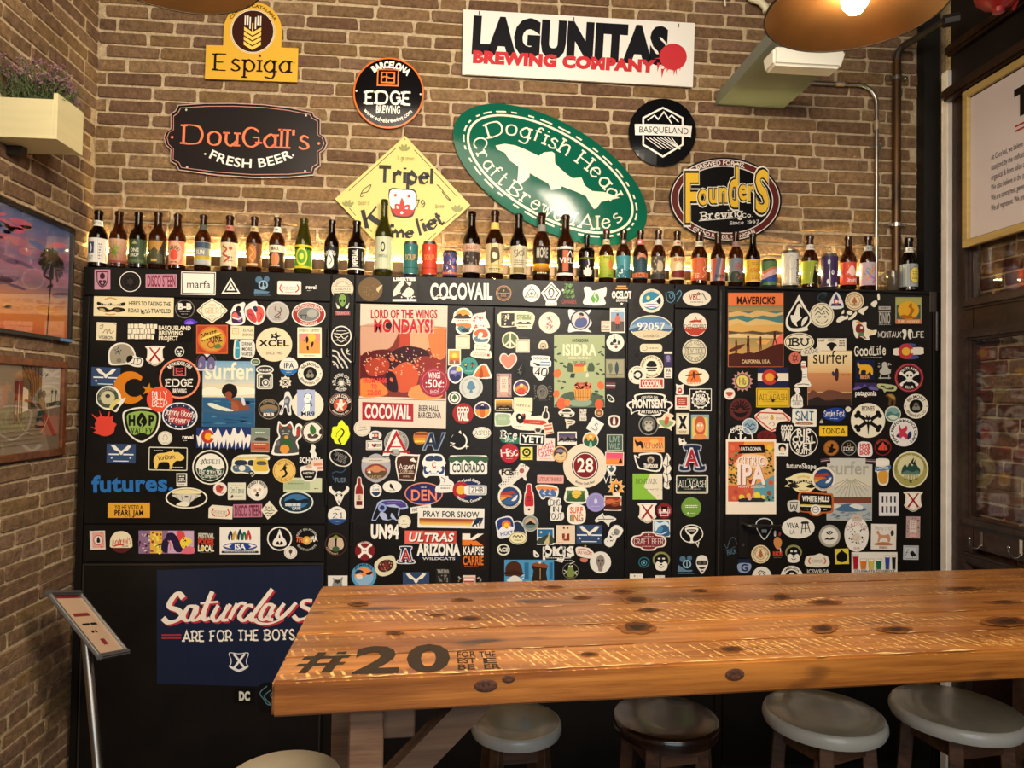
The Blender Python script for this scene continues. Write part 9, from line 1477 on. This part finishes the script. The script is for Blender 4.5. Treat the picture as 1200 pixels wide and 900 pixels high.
        draw(sh, 'e e8e2d4 0 0 16.6 17;e 14110f 0 0 15.6 16')
        sh.text('e8e2d4', 'k', 'RIP', 0, -10.4, 8, 17); sh.text('e8e2d4', 'k', 'CURL', 0, -2.6, 7.6, 27); sh.text('e8e2d4', 'k', 'WET', -1, 4.6, 6.6, 24); sh.text('e8e2d4', 'k', 'SUITS', 0, 11.4, 5.6, 18)
    elif key == 'BONES':
        draw(sh, 'e e8e0c8 0 0 20 20.4;t 3a342c C BONES 0 -14 5 15')
        for a in (-33, 33, 147, 213):
            c, s_ = math.cos(math.radians(a)), math.sin(math.radians(a)); sh.line([(3*c, 3*s_+1), (14*c, 14*s_+1)], 4, '14110f'); sh.fill(ell(15*c-2*s_, 15*s_+2*c+1, 2.8, 2.8), '14110f'); sh.fill(ell(15*c+2*s_, 15*s_-2*c+1, 2.8, 2.8), '14110f')
        draw(sh, 'x K'); sh.fill(catmull(pts('-8,-4,-3,-3,-2,-7,0,-4,2,-7,3,-3,8,-4,5,1,2,4,1,9,0,17,-1,9,-2,4,-5,1,-8,-4'))[:-1], '14110f'); sh.fill(ell(-2, 0, 1.6, .9, 20), 'e8e0c8'); sh.fill(ell(2, 0, 1.6, .9, -20), 'e8e0c8')
    elif key == 'GP':
        p = catmull(pts('-9,-8,-4,-12,4,-12,9,-8,9,-2,5,6,0,12,-5,6,-9,-2,-9,-8')); sh.line(p, 1.2, 'c8c8c4'); sh.fill(rrect(0, 2.4, 6, 4), '8a98a0')
    elif key == 'BARS':
        for i in range(4):
            for y in (-7, 5): sh.fill(rrect(-7.2+i*4.8, y, 1.9, 7.6), '14110f')
    elif key == 'GLS':
        draw(sh, 'r ebe5da 0 0 53.6 24')
        for x, h, c, w_ in ((-22, 15, 'b01c2c', 6), (-13, 10, 'e07820', 7), (-4, 10, 'd8c040', 6), (5, 10, '1e6a4c', 6.4), (15, 14, '2c4ca8', 5), (22.6, 14, '1c1c24', 4)):
            sh.fill([(x-w_/2, 8-h), (x+w_/2, 8-h), (x+w_*.36, 8), (x-w_*.36, 8)], c); sh.fill(rrect(x, 8-h-.8, w_, 1.8), 'f4f0e4'); A = [(x-w_/2-.3, 6-h), (x+w_/2+.3, 6-h), (x+w_*.36+.3, 8.4), (x-w_*.36-.3, 8.4)]; sh.line(A+A[:1], .35, '6a6660')
        sh.text('1c1a18', 'b', 'CELEBRATE DIVERSITY', 0, 10.2, 2.2, 48)
    elif key == 'SURF1':
        draw(sh, 'r 5c86a8 0 0 62 77;z 7ca4c0 c8ccc0 0 -25 61 26 8;z d8d0b4 e0d4b0 0 -4 61 16 4;r 2c5a80 0 22 61 34'); rd_ = random.Random(2)
        for _ in range(26): sh.fill(ell(rd_.uniform(-26, 26), rd_.uniform(8, 36), rd_.uniform(3, 9), rd_.uniform(.5, 1.2), rd_.uniform(-5, 5), 10), rd_.choice(['3a6c90', '1f4668', '4a7c9c'])); sh.k -= 1
        sh.k += 1; sh.text('f0e8c8', 'b', 'surfer', 0, -27, 19, 57); sh.text('5a6a6c', 's', 'HISTORY', 2, -15, 2, 12)
        draw(sh, 'x K')
        for c, p in (('f0e8d0', '-31,-5,-20,-8,-8,-5,8,-9,31,-6,31,0,-31,2'), ('1c1412', '-8,-2,-6,-9,0,-12,7,-10,10,-5,9,2,4,5,-3,4'), ('8a4a30', '-4,-1,1,-3,4,0,3,5,-1,6,-4,3'), ('8a4a30', '0,6,6,5,14,9,23,14,24,18,12,20,4,18,5,12'), ('a05a38', '4,9,10,12,12,18,8,22,4,20'), ('d8dcc8', '-25,12,-19,11,-8,15,5,19,3,21,-10,19,-20,16'), ('3a5c7c', '-31,17,-10,20,10,20,31,16,31,21,0,24,-31,21'), ('c8ccd4', '14,4,17,3,20,12,17,13')):
            sh.fill(inside(p, 30.8), c)
    elif key == 'SURF2':
        draw(sh, 'r c8a070 0 0 52 64.6;z ecdcb0 d8b078 0 -18 51.4 27 8;z c88a5c a8704c 0 5 51.4 22 7;r 3a2a24 0 25 51.4 14.6')
        sh.fill(inside('-26,20,-20,14,-12,18,-2,14,8,15,18,18,26,19,26,24,-26,26,-26,20', 25.7), '6a4434'); sh.fill(inside('-26,27,-14,22,-2,28,12,24,26,28,26,32,-26,32,-26,27', 25.7), '2c2220')
        sh.text('14100e', 's', 'surfer', 0, -24.6, 15, 41); sh.fill(catmull(pts('6,-8,8,-12,10,-8,10,0,8,4,6,0,6,-8'))[:-1], '4a2420'); sh.fill(catmull(pts('2,-6,4,-8,6,-4,4,-2,2,-6'))[:-1], '24345c'); sh.text('8a4a30', 's', 'ISSUE', 18, -4, 2, 11)
    elif key == 'SURF3':
        draw(sh, 'r c8c4b4 0 0 53 73;z c4c4bc d8d0b8 0 -20 52 32 8'); sh.fill(inside('-26,10,-14,-8,0,-18,4,-18,14,-6,26,8,26,14,-26,14,-26,10', 26), 'b8b098')
        for i in range(12): a = math.radians(-70+i*12.5); sh.line([(2+4*math.sin(a), -14+4*abs(math.cos(a))), (2+24*math.sin(a), -12+24*abs(math.cos(a)))], .6, '8a8470'); sh.k -= 1
        sh.k += 1; sh.faces([rrect(0, 12.6, 52, 7)], '7a4434', sh.next()); sh.faces([rrect(0, 26, 52, 20)], 'a8b0b0', sh.next())
        sh.fill(catmull(pts('-18,22,-8,18,2,17,14,20,20,24,10,26,-10,26,-18,22'))[:-1], '4a6a88'); sh.fill(catmull(pts('0,19,8,17,16,20,14,24,6,22,0,19'))[:-1], 'dcdcd4'); sh.fill(inside('-26,16,-10,19,-20,24,-26,24,-26,16', 26), 'd8d4c4')
        sh.text('a8a496', 'b', 'surfer', -1, -25, 15, 47); draw(sh, 'x K'); sh.faces([ell(random.Random(i).uniform(-25, 25), 31+random.Random(i+50).uniform(-4, 4), 2.6, .7, 0, 7) for i in range(26)], '7c8a94', sh.next())
    elif key == 'MAV':
        draw(sh, 'r d87848 0 0 65 87;r e87a44 0 -36 64 14;z 8a8458 a8945c 0 -24.5 64 9 3;r 4a7c7c 0 -15 64 14;r d8a85c 0 -3 64 11;r c8a060 0 5 64 6;z 9a8a5c c89a58 0 18 64 22 5')
        for p, c in (('-32,-20,-20,-22,-8,-19,2,-23,14,-21,24,-19,32,-21,32,-18,20,-15,8,-17,-4,-14,-16,-17,-32,-15', 'd8b070'), ('-32,-11,-22,-13,-10,-9,0,-13,12,-12,24,-9,32,-8,32,-6,10,-6,-10,-5,-20,-8,-32,-4', 'd8b878'), ('-32,1,-16,3,-4,1,10,3,24,1,32,3,32,5,10,6,-10,4,-32,5', '5c4c34'), ('-32,6,-20,4,-4,7,12,5,32,7,32,10,-32,9', 'e0c088'), ('0,14,8,11,18,12,12,17,4,17', 'e0a450'), ('32,3,24,10,18,16,26,20,32,22', 'e8705c'), ('-32,29,-24,27,-16,28,-8,26,-2,27,6,24,12,22,18,19,24,17,30,16,32,17,32,43,-32,43', '4a2018')):
            q = pts(p); sh.fill(q, c)
        for x, y, s_ in ((-23, 20, 1), (-9, 17, 1.25), (5.5, 16, 1), (22, 11, 1.15)):
            sh.fill(ell(x, y-7*s_, 1.2*s_, 1.4*s_), '4a2018'); sh.fill([(x-1.3*s_, y-5.6*s_), (x+1.3*s_, y-5.6*s_), (x+1*s_, y+1*s_), (x-1*s_, y+1*s_)], '4a2018'); sh.line([(x-.6*s_, y), (x-.7*s_-(1.8 if x > 15 else 0), y+8*s_)], 1.1*s_, '4a2018'); sh.line([(x+.6*s_, y), (x+.9*s_+(2 if x > 15 else 0), y+7*s_)], 1.1*s_, '4a2018')
        sh.line([(22, 5), (27, 3.4)], .9, '4a2018'); sh.fill([(-33+1, 24), (-22, 18), (-12, 16.4), (-18, 22), (-30, 26)], '5a2a20'); sh.line([(-9, 8), (-11, 19)], .8, '4a2018')
        sh.text('3a1a18', 'k', 'MAVERICKS', 0, -34.5, 8, 45); sh.text('ecc898', 'b', 'CALIFORNIA, U.S.A.', 0, 37, 4, 33)
    elif key == 'CIT':
        draw(sh, 'r efe0cc 0 0 58.6 87.4;r e09a50 0 -6 54 70;p c8583c -27,-41,-8,-41,-12,-22,-27,-14;p c85840 -27,10,4,10,0,29,-27,29;p 5f98a0 4,10,27,-2,27,29,2,29')
        rd_ = random.Random(9)
        for x, y, W__, H__, n in ((-21, -12, 10, 34, 46), (21, -18, 11, 30, 44), (0, 3, 8, 10, 10), (-20, 4, 12, 8, 12), (22, 26, 8, 8, 10)):
            for _ in range(n): sh.fill(ell(x+rd_.uniform(-.5, .5)*W__, y+rd_.uniform(-.5, .5)*H__, 1.5, 1.1, rd_.uniform(0, 90), 6), rd_.choice(['3f5a34', '6a8448', '2c4028', '8aa060'])); sh.k -= 1
        sh.k += 1
        for x, y, r_, c in ((-22, -34, 3.4, 'd86a44'), (-18, -20, 3.6, 'b8563a'), (-22, -25, 3, 'c86a48'), (22, -34, 4, 'e8b83c'), (-20, -7, 2.6, 'e0b440'), (23, 7, 3.4, 'c85c3c'), (-18, 18, 3.2, 'b04c38'), (21, 19, 3, '9a4a30'), (-20, 25, 2.6, 'd87850'), (0, 6, 3, '8a3828'), (-11, 24, 3.6, 'e8c84c'), (-3, 22, 3, 'e0b040'), (7, 22, 4.6, 'ecd040'), (14, 24, 3, 'e8c84c'), (-6, 16, 3, 'c86a48')): sh.fill(ell(x, y, r_, r_*.85, rd_.uniform(0, 90)), c); sh.k -= 1
        sh.k += 1; sh.fill(pts('-15,-37,15,-38,17,-28,-16,-27,-12,-32'), '14120f'); sh.text('ece0d0', 'b', 'PATAGONIA', 0, -32.8, 3.8, 24); sh.fill(catmull(pts('-18,-18,-8,-26,8,-26,18,-22,19,-14,8,-10,-10,-9,-18,-12,-18,-18'))[:-1], 'ecc8a0')
        sh.text('8a5a50', 'k', 'CITRIC', .8, -18, 9.4, 32); sh.text('f0dcd4', 'k', 'CITRIC', 0, -18.6, 9.4, 32); sh.text('8a4c40', 'k', 'IPA', .9, -1.8, 22, 34); sh.text('f2ded6', 'k', 'IPA', 0, -2.8, 22, 34); sh.text('f0dcc8', 'b', 'HOPPY SESSION', 0, 11.5, 2.8, 30)
        sh.fill(pts('-16,27,-10,25,12,25,17,27,15,29.5,-14,29.5'), '2a2c34'); sh.fill(ell(-2, 25, 2.4, 2.6), 'e0a08c')
    elif key == 'ISI':
        draw(sh, 'r a4b084 0 0 59.4 85'); rd_ = random.Random(6)
        sh.fill([(x, min(y, 42.2)) for x, y in inside('-29,40,-20,28,-8,24,8,26,20,26,29,34,29,42,-29,42', 29.4)], '4a5f4c'); sh.fill(catmull(pts('-12,36,0,33,14,35,10,41,-8,41,-12,36'))[:-1], '8aa088')
        for x, y, s_, c in ((-26, 3, 5.4, 'e0703c'), (-27, 27, 4.6, 'e0703c'), (-21, 38, 7, 'd8603c'), (-14, 37, 4.6, 'e87c44'), (25, 17, 5, 'e0703c'), (23, 39, 6, 'd85c34')): sh.fill(ell(x, y, s_*.8, s_, rd_.uniform(-20, 20)), c)
        for x, y in ((-21, -9), (-17, -5), (-24, -20), (27, -19), (24, -22), (25, -1), (21, 3), (22, -8), (-24, 12), (-18, 13), (-20, 20), (20, 24), (17, 27), (-28, -28), (28, -28), (26, 30), (-28, -12), (28, 4)): sh.fill(ell(x, y, 2.6, 1.2, rd_.uniform(-60, 60), 8), '3a4c3a'); sh.k -= 1
        sh.k += 1
        for p, c in (('-15,-4,-13,-10,-9,-9,-7,-3,-8,2,-14,1', '44583e'), ('9,-2,11,-9,15,-10,18,-4,17,1,10,1', '44583e'), ('-7,-6,5,-6,6,1,-6,2', 'd89a48'), ('-6,-8,6,-8,6,-5,-6,-5', 'b85a34'), ('5,-6,8,-6,8,0,5,1', 'ecc860'), ('-10,3,-5,3,-6,8,-11,8', '2c3830'), ('8,3,10,2,11,7,7,8', 'd8d4c0'), ('-7,22,-5,19,13,19,15,23,13,33,9,35,-2,35,-5,33', 'd89a4c')): sh.fill(pts(p), c)
        sh.faces([ell(4+rd_.uniform(-9, 9), 18+rd_.uniform(-3.6, 2.6), 1.7, 1.5, 0, 8) for _ in range(40)], 'c85848', sh.next()); sh.faces([ell(4+rd_.uniform(-9, 9), 17+rd_.uniform(-3, 2.6), 1, .9, 0, 7) for _ in range(20)], 'e88868', sh.next())
        for i in range(7): sh.line([(-5+i*3, 22), (-4+i*2.7, 34)], .6, '8a5a28'); sh.k -= 1
        sh.k += 1; sh.line([(-6.6, 26), (14, 26)], .6, '8a5a28'); sh.line([(-5.6, 30.6), (13, 30.6)], .6, '8a5a28')
        sh.text('3a4434', 'C', 'PATAGONIA', 1, -35.6, 3.6, 19); sh.text('eee4bc', 'k', 'ISIDRA', 0, -24.4, 12.4, 40); sh.text('e8e0b8', 'b', 'SIDRA FRUTADA', 0, -15, 3, 26); sh.text('4a5440', 'P', 'con Cassis', 0, -10.6, 3.6, 15)
def zone(x, y):
    if x < 386: return 'on the corner cabinet, top strip' if y < 350 else 'on the corner cabinet door' if y < 614 else 'below the corner cabinet door' if y < 660 else 'low on the corner cabinet'
    if x < 414: return 'on the narrow post'
    if x < 840 and y < 356: return 'on the middle cabinet, top strip'
    if x < 578: return 'on the middle cabinet, first door'
    if x < 735: return 'on the middle cabinet, second door'
    if x < 842: return 'on the middle cabinet, right panels'
    return 'on the right cabinet door'
_boxes = []
PZ = YC-.0002
def put(cx, cy, rot, label, ops, name='sticker', cat='sticker', group='stickers on the black cabinets'):
    sh = Sheet(lambda x, y, off: (lambda p: Vector((p.x, YC-.0001-off, p.z)))(aty(x, y, YC)), .00025, .00006, cx, cy, rot, .4)
    # lie on top of whatever was stuck there before
    nums = [abs(float(q)) for q in re.findall(r'-?\d+\.?\d*', ops.split(';')[0])[-40:]] if False else None
    def run(): 
        for i, op in enumerate(ops.split(';')):
            k = op.split()[0] if op.split() else ''
            if k in ('S', 'SHX', 'BRICKS', 'CRES', 'BELM', 'TAN', 'STARS', 'RAYS', 'CO1', 'CAT', 'VAN', 'ISA', 'LOCAL', 'FCB', 'RIPC', 'BONES', 'GP', 'BARS', 'GLS', 'MAV', 'CIT', 'ISI') or k[:2] in ('EG', 'AZ') or k[:4] in ('SURF', 'RING'): special(k, sh); sh.first_done = True
            else:
                if i == 0: draw(sh, op)
                else: draw2(sh, op)
    run(); bb = sh.bb
    if bb[0] > bb[2]:
        xs_ = [proj(v)[0] for v in sh.v]; ys_ = [proj(v)[1] for v in sh.v]; bb = [min(xs_), min(ys_), max(xs_), max(ys_)]
    lift = 0
    for b, h in _boxes:
        if b[0] < bb[2]-.5 and bb[0]+.5 < b[2] and b[1] < bb[3]-.5 and bb[1]+.5 < b[3]: lift = max(lift, h)
    top = 0
    nv = []
    for v in sh.v:
        off = YC-.0001-v.y
        top = max(top, off)
        nv.append(Vector((v.x, v.y-(lift if off > 1e-6 else 0), v.z)))
    sh.v = nv; _boxes.append((bb, lift+top+.00008))
    o = sh.build(name); tag(o, label, cat, group); return o
import re
def draw2(sh, op):
    """like draw, for an op that is not the backing"""
    b = sh.base; sh.base = lambda loop, col, edge=None: sh.fill(loop, col)
    draw(sh, op); sh.base = b
big = ('poster', 'magazine cover')
for ln in STK.strip().split('\n'):
    a, label, ops = ln.split('|'); cx, cy, rot = map(float, a.split())
    nm = 'magazine_cover' if 'magazine cover' in label else 'poster' if (' poster' in label and cx not in (362.7, 1036.6, 867.5, 898, 424.7)) else 'sticker'
    full = label+' '+zone(cx, cy)
    if len(full.replace(',', ' ').split()) > 16: full = label+' '+zone(cx, cy).split(',')[0]
    if len(full.split()) > 16: full = label
    if nm == 'sticker': put(cx, cy, rot, full, ops)
    else: put(cx, cy, rot, full, ops, nm, 'poster' if nm == 'poster' else 'magazine', None)
# the wings poster and the navy banner
def wings(sh):
    draw(sh, 'p d8c8b4 -50,-74,52,-71.5,50,72.5,-52,69'); off = sh.next()
    draw2(sh, 'p 7c3020 -50.5,-48,51,-46,50,37,-52,34'); rd_ = random.Random(5)
    for c, p in (('c89a80', '-50,-48,-8,-47,-10,-30,-20,-20,-50,-14'), ('d8a078', '0,-47,51,-46,51,-30,30,-22,20,-14,4,-20'), ('e07840', '30,-40,51,-44,51,-14,36,-10'), ('b8442c', '-6,-47,6,-47,8,-20,2,-12,-8,-14,-4,-30'), ('5a1814', '-50,-12,-30,-20,-12,-18,-8,-2,-20,14,-48,20'), ('3a1010', '-22,-10,0,-24,26,-20,30,-8,12,0,-14,2'), ('a83c24', '-44,-4,-26,-12,-16,-4,-22,8,-40,10'), ('c8542c', '-12,4,4,-6,18,4,14,24,-2,30,-12,20'), ('8a2c1c', '14,-10,34,-12,50,-2,50,14,30,12,16,4'), ('e0803c', '-50,14,-30,16,-18,28,-24,34,-50,34'), ('2a0c0c', '-20,8,-10,8,-6,28,-18,26'), ('e09050', '10,24,30,20,46,30,40,37,8,36')): sh.fill(inside(p, 50.2), c)
    sh.faces([ell(rd_.uniform(-46, 48), rd_.uniform(-22, 6)+abs(rd_.gauss(0, 2)), rd_.uniform(.6, 1.5), rd_.uniform(.4, .9), rd_.uniform(0, 90), 7) for _ in range(90)], 'e0b490', sh.next())
    sh.faces([ell(rd_.uniform(-40, 44), rd_.uniform(-12, 24), rd_.uniform(1.5, 4), rd_.uniform(.8, 2), rd_.uniform(0, 90), 8) for _ in range(14)], 'd86a3c', sh.next())
    draw2(sh, 'l 8a6a58 .5 -50.6,-48,51,-46.4'); sh.text('e8b8a0', 'k', 'LORD OF THE WINGS', 1, -61.4, 10.4, 79, 0); sh.text('a8232c', 'k', 'LORD OF THE WINGS', 1, -62, 9.4, 78, 0); sh.text('e8b0a0', 'k', 'MONDAYS!', 1, -47.4, 15.4, 71, 0); sh.text('b8242c', 'k', 'MONDAYS!', 0, -48, 14.4, 69, 0)
    sh.fill(ell(-17, -48.6, 4, 3.8), '2a1a1a'); sh.fill(ell(36.6, 18, 17.6, 17.4), '9c2c38'); A = ell(36.6, 18, 14.6, 14.4); B_ = ell(36.6, 18, 14.1, 13.9); sh.faces([[A[i], A[(i+1) % len(A)], B_[(i+1) % len(A)], B_[i]] for i in range(len(A))], 'd88a88', sh.next())
    sh.text('f0e0dc', 'C', 'WINGS', 36.6, 10, 6.4, 14); sh.text('f0e0dc', 'b', ':50¢:', 36.8, 19.4, 9, 22); sh.text('e8c8c4', 'b', 'EACH', 36.6, 28.4, 2.8, 10)
    sh.text('e0403c', 'k', 'FROM 19:00', -33, 16, 5.4, 28); sh.text('e0403c', 'k', 'TO', -34, 23, 5, 7); sh.text('e0403c', 'k', '22:00', -34, 30, 5.4, 16)
    draw2(sh, 'p d8cab8 -52,37,50,40,50,72.5,-52,69'); draw2(sh, 'l 8a7868 .6 -52,36.6,50,39.4'); draw2(sh, 'p a8262c -48,41,12,43,12,64,-48,62'); sh.text('efe0d8', 'k', 'COCOVAIL', -18, 52.6, 15, 54, 1.4); sh.text('3a3430', 'C', 'BEER HALL', 30, 48.6, 6.4, 24, 1); sh.text('3a3430', 'C', 'BARCELONA', 31, 56.6, 6.4, 27, 1)
sh = Sheet(lambda x, y, off: (lambda p: Vector((p.x, YC-.0001-off, p.z)))(aty(x, y, YC)), .0012, .00006, 472.5, 430, 0, .22); wings(sh)
o = sh.build('poster'); tag(o, 'large glossy chicken wings poster on the middle cabinet, first door', 'poster')
for q_, nn in (((424.7, 501.8), 0),):
    for ob in C.objects:
        if ob.get('label', '').startswith("small cream disc on the poster's") or ob.get('label', '').startswith('tiny oval flag with a red C'): ob.location.y -= .0021
sh = Sheet(lambda x, y, off: (lambda p: Vector((p.x, YC+.004-.0001-off+.0006-.0004*math.sin(x*.22), p.z)))(aty(x, y, YC+.004)), .002, .0001, 283, 735, 0, .35); sh.cut = (8, 0)
sh.base([(-99, -67), (95, -73), (103, 72), (-99, 66)], '1c2338')
def script(col, dx, dy):
    for p, w_ in (('-68,-34,-74,-40,-82,-32,-84,-24,-74,-20,-70,-14,-76,-8,-86,-6,-92,-11', 6.4), ('-54,-24,-62,-24,-68,-12,-62,-8,-54,-16,-52,-25', 5), ('-52,-26,-58,-10,-52,-9,-47,-14', 5), ('-34,-42,-44,-18,-43,-9,-37,-11', 5.6), ('-48,-28,-28,-30', 3.6), ('-28,-26,-34,-12,-29,-8,-20,-20,-16,-27', 5), ('-18,-26,-24,-10,-18,-9', 5), ('-9,-28,-17,-10', 5), ('-13,-19,-6,-28,0,-27', 4.6), ('7,-25,0,-25,-7,-13,-2,-8,6,-17', 5), ('26,-45,8,-17,5,-9,11,-9', 5.6), ('27,-26,20,-26,14,-13,18,-9,27,-19', 5), ('28,-27,22,-11,27,-9', 5), ('38,-28,31,-16,34,-11,42,-19,50,-29', 5), ('50,-29,42,-17,32,-8,20,-4,11,-6,5,-12', 3.6), ('66,-31,58,-31,56,-25,64,-20,62,-13,52,-9,47,-14', 5)):
        q = catmull([((a if a < -34 else -34+(a+34)*1.17)+dx, b+dy) for a, b in pts(p)], 5); n = len(q); sh.faces(ribbon(q, lambda nx, ny, t, w_=w_: w_*.5*(.55+.6*abs(nx*.85-ny*.3))), col, off_)
off_ = sh.next(); script('b8323c', 2, 2); off_ = sh.next(); script('efe0d0', 0, 0)
sh.text('efe6d8', 'S', 'ARE FOR THE BOYS', -3, 9.6, 11.6, 130, -1); sh.faces([rrect(-82, 9, 23, 1.8, 0, -.5), rrect(-82, 12.6, 23, 1.8, 0, -.5), rrect(72, 7.4, 10, 1.6, 0, -.5)], 'a8323c', sh.next())
p = catmull(pts('-14,30,-3,31,8,30,6,38,6.4,43,8,46,2,50,-3,52,-8,50,-14,46,-12.4,43,-12,38,-14,30')); sh.line(p, .9, 'e0e0e4'); sh.line([(-9, 31), (4, 48)], 2.6, 'e8e4e0'); sh.line([(4, 31), (-9, 48)], 2.6, 'e8e4e0'); sh.line([(-13, 46), (-3, 50.6), (7, 46)], 2, 'e8e4e0')
o = sh.build('banner'); tag(o, 'navy cloth banner with cream brush lettering taped to the corner cabinet', 'banner')
